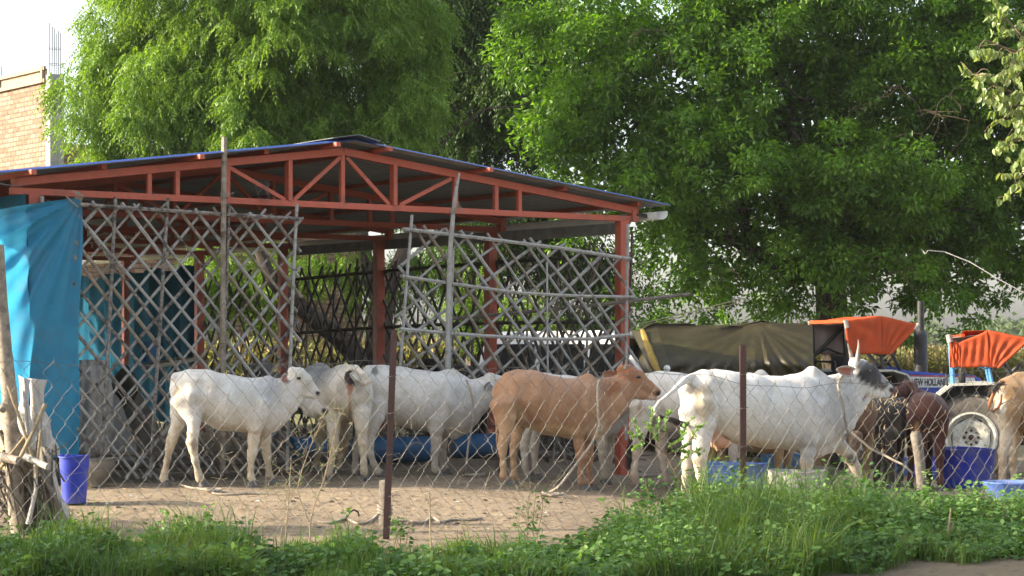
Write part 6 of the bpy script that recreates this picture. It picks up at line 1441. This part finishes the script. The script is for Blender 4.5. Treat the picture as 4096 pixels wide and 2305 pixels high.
for lab, q, d_, amp, f1, dd, m_ in (('off-white torn plastic sack hanging on the left post', ((18, 375), (29, 380), (22, 432), (33, 452)), LY-.1, .015, 9, .08, 'sack'),
                             ('grey frayed sack stuffed behind the slanting cane', ((27, 378), (46, 380), (33, 440), (44, 448)), LY+.15, .02, 8, .1, 'sack'),
                             ('white cloth draped down the right side of the stick heap', ((44, 448), (54, 462), (60, 520), (68, 524)), LY+.05, .02, 9, .05, 'sack'),
                             ('yellowish sack behind the left post', ((-6, 400), (32, 420), (0, 470), (42, 476)), LY+.35, .03, 6, .15, 'sack2'),
                             ('pale bulging sack top behind the sticks', ((36, 400), (50, 420), (40, 450), (57, 456)), LY+.3, .02, 5, .12, 'sack'),
                             ('brown hessian sack sagging over the heap', ((34, 440), (52, 450), (42, 515), (62, 528)), LY+.25, .03, 7, .12, 'bowl')):
    o = MB().grid(sheetfn(*q, d_, amp, f1, dd), 22, 30).build('sack', MT[m_], None, smooth=True, thick=.008); tag(o, lab, 'sack', 'sacks on the wood pile at the left edge')
# wires
mb = MB(); mb.tube([P(921, 249, 36), P(923, 251, 33), P(925, 254, 30), P(928, 250.5, 30), P(945, 252, 30), P(970, 262, 29.8), P(1000, 280, 29.6), P(1030, 296, 29.4)], .007, 5); o = mb.build('cable', MT['concrete'], None); tag(o, 'loose pale cable hanging down at the right edge in front of the dark tree', 'cable')
mb = MB(); mb.tube([P(640, 324, 24.4), P(690, 312, 25.5), P(745, 298, 27)], .007, 4); mb.tube([P(640, 326, 24.4), P(690, 315, 25.5), P(750, 300, 27)], .005, 4); o = mb.build('cord', MT['straw'], None); tag(o, 'thin cord stretched from the right red post to the dark tree', 'cord')
MT['sunlit_hem'] = cloth_mat('sunlit_hem_yellow', (.40, .27, .05), (.28, .19, .04), .2, .6, 9, .006)  # the yellow paints the sunlit left edge of the olive cover
# ------------------------------------------------------------------ tractors
def tractor(label, base, yaw, s, canopy_dark=False, letters=False, poleblue=True, stack=False, tear=False):
    """local frame: x forward, y left, origin on the ground under the rear axle"""
    root = empty('tractor', base, yaw); tag(root, label, 'tractor', 'blue tractors parked behind the cattle'); W_ = root.matrix_world
    def T(mb): mb.v = [tuple(Vector(v)*s) for v in mb.v]; return mb
    def bd(mb, name, mat, par=root, **k): return T(mb).build(name, mat, par, local=True, **k)
    def wheel(x, y, R, rw, wd, front=False, yside=-1):
        mb = MB(); h = wd/2
        mb.lathe([(rw, -h*.8), (R*.80, -h), (R*.95, -h*.92), (R*.985, -h*.6), (R*.985, h*.6), (R*.95, h*.92), (R*.80, h), (rw, h*.8)], (x, y, R), 44, 'Y')
        n = 22
        if not front or True:
            for i in range(n):
                for sd_ in (-1, 1):
                    a = 2*math.pi*(i+(.5 if sd_ > 0 else 0))/n; a2 = a+.16
                    pp = []
                    for (aa, yy) in ((a, sd_*h*.95), (a2, 0.02*sd_)):
                        for rr in (R*.97, R*1.03):
                            for da in (-.03, .03): pp.append((x+math.cos(aa+da)*rr, y+yy, R+math.sin(aa+da)*rr))
                    mb.add(pp, [(0, 1, 3, 2), (4, 6, 7, 5), (0, 2, 6, 4), (1, 5, 7, 3), (2, 3, 7, 6), (0, 4, 5, 1)])
        ty = bd(mb, 'wheel', MT['tyre'], smooth=True)
        o_ = yside*h
        mb = MB(); k = yside
        mb.lathe([(rw*1.03, k*h*.80), (rw*1.05, k*h*.92), (rw*.97, k*h*.95), (rw*.92, k*h*.55), (rw*.86, k*h*.35), (rw*.80, k*h*.3)], (x, y, R), 40, 'Y')
        mb.lathe([(rw*.80, -k*h*.9), (rw*1.0, -k*h*.8)], (x, y, R), 30, 'Y')
        T(mb).build('rim', MT['rim'], ty, local=True, smooth=True)
        mb = MB(); mm = 6
        pf = []
        # dished plate with six lobes
        n2 = 48; rings = ((.80, .50), (.71, .62), (.45, .55), (.36, .34), (.20, .30), (.13, .42), (0, .44)); vs = []
        for rr, dep in rings:
            for j in range(n2):
                a = 2*math.pi*j/n2; lob = 1-.07*(1+math.cos(mm*a))*.5 if rr > .7 else 1; vs.append((x+math.cos(a)*rr*rw*lob, y+k*h*dep, R+math.sin(a)*rr*rw*lob))
        mb.add(vs, [(i*n2+j, i*n2+(j+1) % n2, (i+1)*n2+(j+1) % n2, (i+1)*n2+j) for i in range(len(rings)-1) for j in range(n2)])
        T(mb).build('disc', MT['rim'], ty, local=True, smooth=True)
        mb = MB()
        for i in range(8):
            a = 2*math.pi*i/8; mb.lathe([(0, k*h*.42), (rw*.055, k*h*.42), (rw*.06, k*h*.30)], (x+math.cos(a)*rw*.28, y, R+math.sin(a)*rw*.28), 8, 'Y')
        mb.lathe([(0, k*h*.50), (rw*.12, k*h*.48), (rw*.13, k*h*.3)], (x, y, R), 14, 'Y')
        for i in range(6): a = 2*math.pi*(i+.5)/6; mb.lathe([(0, k*h*.63), (rw*.025, k*h*.63)], (x+math.cos(a)*rw*.62, y, R+math.sin(a)*rw*.62), 8, 'Y')
        T(mb).build('hub', MT['red2'], ty, local=True, smooth=True)
    R = .64; wheel(0, -.62, R, .37, .34, yside=-1); wheel(0, .62, R, .37, .34, yside=1); wheel(2.0, -.6, .36, .2, .2, True, -1); wheel(2.0, .6, .36, .2, .2, True, 1)
    mb = MB(); mb.box((.35, 0, .72), (1.3, .42, .42)); mb.box((1.45, 0, .72), (1.1, .34, .46)); mb.beam((0, -.6, R), (0, .6, R), .18, .18); mb.beam((2.0, -.55, .4), (2.0, .55, .4), .1, .1); mb.box((2.15, 0, .62), (.2, .4, .3)); bd(mb, 'chassis', MT['black'], bevel=.02)
    mb = MB(); prof = [(.62, 1.08), (.68, 1.51), (.85, 1.45), (1.3, 1.41), (2.0, 1.37), (2.13, 1.30), (2.16, .92), (1.7, .92), (1.0, .98), (.64, 1.02)]
    mb.prism([(p[0], p[1]) for p in prof], 'y', -.27, .27); hood = bd(mb, 'hood', MT['tblue'], bevel=.04)
    for sd_ in (-1, 1):
        mb = MB(); mb.prism([(.90, 1.19), (.91, 1.355), (1.98, 1.335), (2.02, 1.19)], 'y', sd_*.274-.002, sd_*.274+.002); T(mb).build('name_panel', MT['decal'], hood, local=True)
        mb = MB(); mb.prism([(.90, 1.36), (.91, 1.378), (1.98, 1.358), (1.98, 1.34)], 'y', sd_*.275-.002, sd_*.275+.002); T(mb).build('stripe', MT['decalred'], hood, local=True)
    if letters:
        cu = bpy.data.curves.new('lettering', 'FONT'); cu.body = 'NEW HOLLAND'; cu.size = .175; cu.extrude = .002; cu.offset = .004; cu.space_character = .98; tmp = bpy.data.objects.new('tmp', cu); COL.objects.link(tmp)
        dg = bpy.context.evaluated_depsgraph_get(); me = bpy.data.meshes.new_from_object(tmp.evaluated_get(dg)); bpy.data.objects.remove(tmp)
        n = len(me.vertices); co_ = np.zeros(n*3); me.vertices.foreach_get('co', co_); co_ = co_.reshape(-1, 3); w0 = co_[:, 0].max()-co_[:, 0].min(); k = .60/w0
        out = np.stack([(co_[:, 0]-co_[:, 0].min())*k+.93, -.279-co_[:, 2]*1.0, co_[:, 1]*.85+1.22], 1)*s; me.vertices.foreach_set('co', out.ravel()); me.materials.clear(); me.materials.append(MT['textblack'])
        me.name = 'lettering'; lo = bpy.data.objects.new('lettering', me); COL.objects.link(lo); lo.parent = hood
    # mudguards
    for sd_ in (-1, 1):
        pr = [(-.60, 1.02), (-.50, 1.24), (-.28, 1.42), (.34, 1.44), (.56, 1.38), (.80, 1.08)]; y0, y1 = sorted((sd_*.40, sd_*.86)); mb = MB()
        for (a, b) in zip(pr[:-1], pr[1:]): mb.add([(a[0], y0, a[1]), (a[0], y1, a[1]), (b[0], y1, b[1]), (b[0], y0, b[1])], [(0, 1, 2, 3)])
        bd(mb, 'mudguard', MT['rim'], thick=.03); mb = MB(); mb.add([(-.6, sd_*.41, 1.02), (-.50, sd_*.41, 1.24), (-.28, sd_*.41, 1.42), (.34, sd_*.41, 1.44), (.56, sd_*.41, 1.38), (.78, sd_*.41, 1.08)], [(0, 1, 2, 3, 4, 5)]); bd(mb, 'mudguard_side', MT['black'], thick=.01)
    mb = MB(); mb.box((.08, 0, 1.40), (.42, .46, .10)); mb.box((-.12, 0, 1.56), (.10, .44, .26)); bd(mb, 'seat', MT['black'], bevel=.03)
    mb = MB(); mb.tube([(.95, 0, 1.25), (.62, 0, 1.62)], .025, 8); c0 = Vector((.62, 0, 1.62)); ax = Vector((-.35, 0, .37)).normalized(); a, b = frame(ax); mb.tube([c0+a*math.cos(t)*.21+b*math.sin(t)*.21 for t in np.linspace(0, 6.28, 22)], .016, 6)
    for t in (0, 2.1, 4.2): mb.tube([c0, c0+a*math.cos(t)*.21+b*math.sin(t)*.21], .01, 5)
    bd(mb, 'steering_wheel', MT['black'], smooth=True)
    if stack:
        mb = MB(); mb.lathe([(.05, 1.28), (.05, 1.34), (.105, 1.36), (.105, 1.98), (.09, 2.02), (.055, 2.05), (.052, 2.5), (.048, 2.5)], (1.17, -.1, 0), 16); bd(mb, 'exhaust', MT['black'], smooth=True)
    # canopy frame
    fm = MT['ltblue'] if poleblue else MT['black']; ch0, ch1 = 1.75, 2.20
    for sd_ in (-1, 1):
        y = sd_*.60; mb = MB()
        for (a, b) in (((-.26, 1.38), (-.28, ch0)), ((-.28, ch0), (-.30, ch1-.06)), ((.32, 1.40), (.25, ch0)), ((.25, ch0), (.23, ch1))): mb.tube([(a[0], y, a[1]), (b[0], y, b[1])], .026, 8)
        mb.tube([(-.27, y, 1.66), (-.05, y, 1.78), (.27, y, 1.66)], .016, 6)
        bd(mb, 'canopy_frame', fm, smooth=True)
    mb = MB()
    for sd_ in (-1, 1): mb.tube([(.30, sd_*.58, 1.66), (.84, sd_*.60, 2.12)], .024, 8); mb.tube([(.72, sd_*.32, 1.46), (.32, sd_*.50, 1.98)], .03, 8)
    mb.tube([(.32, -.50, 1.98), (.32, .50, 1.98)], .02, 6); mb.tube([(-.34, -.35, 1.4), (-.36, -.35, 1.58), (-.36, .35, 1.58), (-.34, .35, 1.4)], .016, 6); mb.tube([(-.28, .58, 1.66), (.2, .58, 2.1)], .03, 6)
    bd(mb, 'front_frame', MT['black'], smooth=True)
    # canvas
    def panel(q, name, mat, nu=20, nv=12, amp=.012):
        def fn(a, b):
            p = [(q[0][i]*(1-a)+q[1][i]*a)*(1-b)+(q[3][i]*(1-a)+q[2][i]*a)*b for i in range(3)]
            w_ = amp*math.sin(a*22+b*5)*math.sin(math.pi*b)+amp*.7*math.sin(a*9-b*13)*math.sin(math.pi*a)
            return (p[0], p[1]+w_, p[2]+amp*.5*math.sin(a*7+b*9))
        bd(MB().grid(fn, nu, nv), name, mat, smooth=True, thick=.004)
    L0, LA, L1 = -.32, .24, .86; zb = 1.70
    for sd_ in (-1, 1):
        y = sd_*.64
        if tear and sd_ < 0:
            panel([(L0, y, ch1-.06), (L0+.14, y, ch1-.13), (L0+.17, y, zb), (L0, y, zb)], 'canopy_side', MT['orange']); panel([(L0+.14, y, ch1-.13), (LA, y, ch1+.06), (LA+.05, y, zb), (L0+.17, y, zb)], 'canopy_side', MT['orange'])
        else: panel([(L0, y, ch1-.02), (LA, y, ch1+.06), (LA+.05, y, zb-.01), (L0+.06, y, zb)], 'canopy_side', MT['orange'])
        panel([(LA, y, ch1+.06), (L1, y, ch1-.06), (LA+.15, y, zb-.01), (LA+.05, y, zb-.01)], 'canopy_side', MT['orange'])
        bd(MB().tube([(L0, y-.01*sd_, ch1-.02), (L0+.07, y, zb)], .022, 8), 'canopy_hem', MT['orange'], smooth=True); bd(MB().tube([(L1, y, ch1-.06), (LA+.15, y, zb-.01)], .022, 8), 'canopy_hem', MT['orange'], smooth=True)
        mb = MB(); mb.tube([(L0-.005, y, ch1), (L0+.02, y*1.01, ch1-.12)], .035, 8); mb.tube([(L1, y, ch1-.06), (L1-.07, y*1.01, ch1-.15)], .032, 8); bd(mb, 'corner_patch', MT['canopy_grey'], smooth=True)
    panel([(L0+.01, .62, ch1-.05), (LA, .62, ch1+.02), (LA+.05, .62, zb), (L0+.07, .62, zb)], 'canopy_lining', MT['canopy_grey'], amp=.006); panel([(LA, .62, ch1+.02), (L1-.04, .62, ch1-.08), (LA+.13, .62, zb), (LA+.05, .62, zb)], 'canopy_lining', MT['canopy_grey'], amp=.006)
    t0 = L0 if not tear else L0+.2
    panel([(t0, -.64, ch1-.02+(.07 if tear else 0)), (LA, -.64, ch1+.06), (LA, .64, ch1+.06), (t0, .64, ch1-.02)], 'canopy_top', MT['orange'], amp=.006); panel([(LA, -.64, ch1+.06), (L1, -.64, ch1-.06), (L1, .64, ch1-.06), (LA, .64, ch1+.06)], 'canopy_top', MT['orange'], amp=.006)
    mb = MB(); mb.beam((t0, -.64, ch1-.02), (t0, .64, ch1-.02), .05, .05); bd(mb, 'canopy_hem', MT['orange'])
    panel([(L0+.02, -.62, ch1-.06), (LA, -.62, ch1+.01), (LA, .62, ch1+.01), (L0+.02, .62, ch1-.06)], 'canopy_lining', MT['canopy_grey'], amp=.006)
    bd(MB().box((-.64, .62, 1.22), (.05, .12, .1)), 'tail_lamp', MT['decalred'], bevel=.01); bd(MB().box((-.64, -.62, 1.22), (.05, .12, .1)), 'tail_lamp', MT['decalred'], bevel=.01)
    return root
b1 = GD(847, 30.4); tractor('blue tractor with an orange canopy, upright exhaust and lettered hood, left of the other', b1, math.radians(15), 1.06, letters=True, poleblue=False, stack=True)
b2 = GD(970, 27.9); tractor('blue tractor with a torn orange canopy on pale blue poles, big cream wheel showing', b2, math.radians(-12), .95, tear=True)

# ------------------------------------------------------------------ white car behind the shed's right side
car = empty('white_car', GD(606, 31.0), math.radians(-22)); tag(car, 'white four-wheel-drive car parked behind the bamboo lattice', 'car')
def bdc(mb, name, mat, par=car, **k): return mb.build(name, mat, par, local=True, **k)
mb = MB(); sec = [(-2.0, .45), (-2.0, 1.02), (-1.98, 1.08), (-1.85, 1.78), (-1.6, 1.86), (.25, 1.88), (.45, 1.80), (1.0, 1.12), (1.95, 1.0), (2.05, .85), (2.05, .45)]
mb.prism(sec, 'y', -.82, .82); mb.v = [(v[0], v[1]*(1 if v[2] < 1.2 else 1-.14*(v[2]-1.2)), v[2]) for v in mb.v]; bdc(mb, 'body', MT['carwhite'], bevel=.05)
for sd_ in (-1, 1):
    for a, b, c_, d_ in (((-1.72, 1.14), (-.95, 1.14), (-.95, 1.66), (-1.66, 1.66)), ((-.85, 1.14), (-.1, 1.14), (-.1, 1.66), (-.85, 1.66)), ((0, 1.14), (.80, 1.14), (.36, 1.66), (0, 1.66))):
        mb = MB(); yy = lambda z: sd_*(.826*(1-.14*max(0, z-1.2))+.002)
        mb.add([(p[0], yy(p[1]), p[1]) for p in (a, b, c_, d_)]+[(p[0], yy(p[1])-sd_*.02, p[1]) for p in (a, b, c_, d_)], [(0, 1, 2, 3), (4, 7, 6, 5), (0, 4, 5, 1), (1, 5, 6, 2), (2, 6, 7, 3), (3, 7, 4, 0)]); bdc(mb, 'window', MT['glass'])
mb = MB(); mb.add([(.52, -.68, 1.74), (.52, .68, 1.74), (.99, .76, 1.15), (.99, -.76, 1.15)], [(0, 1, 2, 3)]); bdc(mb, 'windscreen', MT['glass'], thick=.02)
mb = MB(); mb.add([(-1.90, -.66, 1.70), (-1.90, .66, 1.70), (-2.02, .74, 1.12), (-2.02, -.74, 1.12)], [(3, 2, 1, 0)]); bdc(mb, 'rear_window', MT['glass'], thick=.02)
for x in (-1.3, 1.35):
    for sd_ in (-1, 1):
        mb = MB(); mb.lathe([(.0, sd_*.12), (.2, sd_*.12), (.21, sd_*.09), (.34, sd_*.1), (.36, 0), (.34, -sd_*.1), (0, -sd_*.1)], (x, sd_*.75, .36), 24, 'Y'); bdc(mb, 'wheel', MT['tyre'], smooth=True)
for x in (2.04, -2.02):
    mb = MB(); mb.box((x, 0, .5), (.14, 1.6, .22)); bdc(mb, 'bumper', MT['concrete'], bevel=.03)
for sd_ in (-1, 1):
    mb = MB(); mb.box((2.03, sd_*.6, .82), (.06, .3, .16)); bdc(mb, 'headlight', MT['mirrorglass'], bevel=.02); mb = MB(); mb.box((.78, sd_*.92, 1.2), (.1, .16, .14)); bdc(mb, 'wing_mirror', MT['black'], bevel=.02)

# ------------------------------------------------------------------ big olive tarpaulin over a load
def olive(a, b):
    # a along, b down from the ridge
    ul = np.interp(a, [0, .12, .5, .68, 1], [642, 655, 700, 757, 812]); vt = np.interp(a, [0, .12, .3, .62, .7, 1], [330, 323.5, 324, 326, 322, 325]); ub = np.interp(a, [0, .12, .5, 1], [676, 690, 740, 815]); vb = 392
    u = ul*(1-b)+ub*b-(14*(1-a)*math.sin(b*1.5) if a < .3 else 0)*.6; v = vt*(1-b)+vb*b
    dx, dv = u-757, v-322; ang = math.atan2(dv, dx); rr = math.hypot(dx, dv)
    d = 29.2-1.3*sstep(b*1.6)+.03*math.sin(ang*14+.8*math.sin(ang*5))*min(1, rr/30)*(1 if a > .55 else .2)+.02*math.sin(ang*37+1)*min(1, rr/40)+.06*math.sin(a*5+b*3)
    return P(u, v, d)
root = empty('covered_load', GD(730, 29)); tag(root, 'olive brown tarpaulin stretched over a high load left of the tractors', 'covered load')
MB().grid(olive, 90, 44).build('front_cover', MT['olive'], root, smooth=True)
def otop(a, b): p = olive(a, 0); return Vector((p.x+.1*b, p.y+2.4*b, p.z+.10*math.sin(math.pi*b)-.25*b+.02*math.sin(a*20+b*6)))
MB().grid(otop, 60, 14).build('top_cover', MT['olive'], root, smooth=True)
def oback(a, b): p = otop(a, 1); return Vector((p.x, p.y+.3*b, p.z*(1-b)-.2*b))
MB().grid(oback, 40, 10).build('back_cover', MT['olive'], root, smooth=True)
def olft(a, b): p = olive(0, b); q = Vector((p.x-.05, p.y+2.5, p.z)); return p.lerp(q, a)+Vector((.06*math.sin(a*9+b*7), 0, 0))
MB().grid(olft, 20, 24).build('end_cover', MT['olive'], root, smooth=True)
mb = MB(); mb.tube([olive(0, b_)+Vector((0, -.03, 0)) for b_ in (0, .1, .2, .3, .4, .5, .6, .7, .8)], [.03, .05, .045, .06, .05, .06, .05, .045, .04], 7); mb.build('sunlit_hem', MT['sunlit_hem'], root, smooth=True)
mb = MB()
c_ = P(667, 368.5, 26.5); mb.lathe([(0, -.05), (.035, -.037), (.05, 0), (.035, .037), (0, .05)], c_, 14); o = mb.build('ball', MT['lamp_white'], None, smooth=True); tag(o, 'small white ball shape in front of the olive tarpaulin', 'ball')

# ------------------------------------------------------------------ brick building on the left
bd_ = empty('brick_building', GD(62, 45)); tag(bd_, 'unfinished brick building with concrete columns and bare rebar at the left', 'building')
C0 = P(55, 100, 45); C0.z = 0; wd = Vector((-.66, .75, 0)).normalized(); sdv = Vector((.86, .50, 0)).normalized(); ztop = H+(V0-75)/F*45; zwall = H+(V0-82)/F*45.5
def wall(a, b, z0, z1, name, mat, th=.23):
    d = (b-a).normalized(); L = (b-a).length; ang = math.atan2(d.y, d.x); o = MB().box((L/2, 0, (z1-z0)/2), (L, th, z1-z0)).build(name, mat, bd_, local=True)
    o.matrix_parent_inverse = Matrix.Identity(4); inv = wm(bd_).inverted(); p = inv @ Vector((a.x, a.y, z0)); o.location = p; o.rotation_euler = (0, 0, ang); return o
def column(p, z1, w_=.34, name='column'):
    o = MB().box((p.x, p.y, z1/2), (w_, w_, z1), math.atan2(sdv.y, sdv.x)).build(name, MT['concrete'], bd_, bevel=.01)
    mb = MB()
    for i in (-1, 0, 1):
        for j in (-1, 1): mb.tube([(p.x+i*.10, p.y+j*.10, z1-.1), (p.x+i*.10+random.uniform(-.02, .02), p.y+j*.10, z1+random.uniform(.95, 1.25))], .011, 5)
    for k in (.25, .62): mb.tube([(p.x-.12, p.y-.12, z1+k), (p.x+.12, p.y-.12, z1+k), (p.x+.12, p.y+.12, z1+k), (p.x-.12, p.y+.12, z1+k), (p.x-.12, p.y-.12, z1+k)], .006, 4)
    mb.build('rebar', MT['steel'], bd_); return o
wall(C0+wd*.17, C0+wd*2.75, 0, zwall-.05, 'wall', MT['brick'])
column(C0, ztop); column(C0+wd*2.92, ztop-.55)
wall(C0+sdv*.17, C0+sdv*3.7, 0, H+(V0-148)/F*46, 'wall', MT['brick']); column(C0+sdv*3.9, H+(V0-134)/F*47, .30); wall(C0+sdv*4.05, C0+sdv*8, 0, H+(V0-150)/F*47, 'wall', MT['brick'])
a = C0+wd*.2; b = C0+wd*2.65; n_ = Vector((-wd.y, wd.x, 0)); 
if n_.y > 0: n_ = -n_
for z, hh in ((zwall-.02, .07), (zwall+.27, .07)): MB().beam(a+n_*.16+Vector((0, 0, z)), b+n_*.16+Vector((0, 0, z-.0)), .06, .09).build('formwork_plank', MT['shutter'], bd_)
MB().beam(a+n_*.11+Vector((0, 0, zwall+.11)), b+n_*.11+Vector((0, 0, zwall+.11)), .03, .30).build('formwork_board', MT['shutter'], bd_)
for f in (.3, 2.6): MB().beam(C0+wd*f+n_*.17+Vector((0, 0, zwall-.06)), C0+wd*f+n_*.17+Vector((0, 0, zwall+.33)), .07, .07, up=wd).build('formwork_batten', MT['shutter'], bd_)
for f, z in ((.75, 5.05), (2.45, 4.75)): 
    p = C0+wd*f+n_*.118; MB().box((p.x, p.y, z), (.20, .02, .16), math.atan2(wd.y, wd.x)).build('wall_opening', MT['black'], bd_)

# unseen sheet along the shed's left flank, added to shade the cattle
def flank(a, b):
    p = onT(20, 0)+ROW*(6.3*a-.05); return Vector((p.x+.05*math.sin(a*40+b*3), p.y, .05+3.15*(1-b)+.02*math.sin(a*20)))
MB().grid(flank, 60, 10).build('shade_cover', MT['tarp_teal'], shed, smooth=True)

# ------------------------------------------------------------------ corn field and far trees
def cornfield():
    n = 42000; y = 44+RNG.random(n)**1.5*150; x = (RNG.uniform(-80, 1100, n)-U0)/F*y; z = np.minimum(zg(x, y), 0); h = 1.72*RNG.uniform(.82, 1.08, n)
    V = []; Fq = []; a = RNG.uniform(0, np.pi, n); c, s_ = np.cos(a), np.sin(a)
    pos = []; ax = []; rn = []
    for k in range(5):
        t = RNG.uniform(.35, .95, n); pos.append(np.stack([x, y, z+h*t], 1)); aa = RNG.uniform(0, 2*np.pi, n); ax.append(np.stack([np.cos(aa), np.sin(aa), RNG.uniform(.1, 1.0, n)], 1)); rn.append(RNG.random(n)*.6+.2)
    pos = np.concatenate(pos); ax = np.concatenate(ax); m_ = len(pos)
    o = leaf_mesh('corn_field', pos, ax, RNG.normal(size=(m_, 3))+np.array([0, 0, .5]), RNG.uniform(.35, .7, m_), .055, MT['corn'], rnd=np.concatenate(rn)); tag(o, 'field of tall yellow-green corn beyond the tractors', 'corn field', kind='stuff')
    k = RNG.random(n) < .75; x, y, z, h = x[k], y[k], z[k], h[k]; m_ = len(x)
    o = leaf_mesh('corn_tassels', np.stack([x, y, z+h*.35], 1), RNG.normal(size=(m_, 3))*.06+np.array([0, 0, 1.]), RNG.normal(size=(m_, 3)), h*.78, .045, MT['tassel']); tag(o, 'brown stalks and tassels standing up from the corn field', 'corn field', kind='stuff')
cornfield()
bl = []
for i in range(150):
    u = -60+i*8+random.uniform(-6, 6); d_ = random.uniform(250, 320); hp = random.uniform(5, 15)+(9 if 985 < u < 1030 else 0)+(6 if 880 < u < 930 else 0)
    bl.append(B(u, 350-hp*.45, d_, random.uniform(8, 15), hp*.75, 4, 1))
pos, out, d, k = clumps(bl, 2600, 22, 2.2, .6); n = len(pos)
o = leaf_mesh('far_wood', pos, rdir(n), rdir(n), RNG.uniform(.6, 1.3, n), RNG.uniform(.4, .8, n), MT['fartree']); tag(o, 'hazy line of far trees on the horizon', 'wood', kind='stuff')

# ------------------------------------------------------------------ air
hz = MB().box((0, 160, 10), (760, 460, 25.0)).build('haze', [], None); hz.data.materials.clear()
m = NT('thin_haze'); pv = m.n('ShaderNodeVolumePrincipled'); pv.inputs['Color'].default_value = (.93, .95, .98, 1); pv.inputs['Density'].default_value = .0002; pv.inputs['Anisotropy'].default_value = .25; m.l(pv.outputs[0], m.out.inputs['Volume']); hz.data.materials.append(m.mat)
tag(hz, 'thin pale summer haze over the fields', 'haze', kind='stuff')
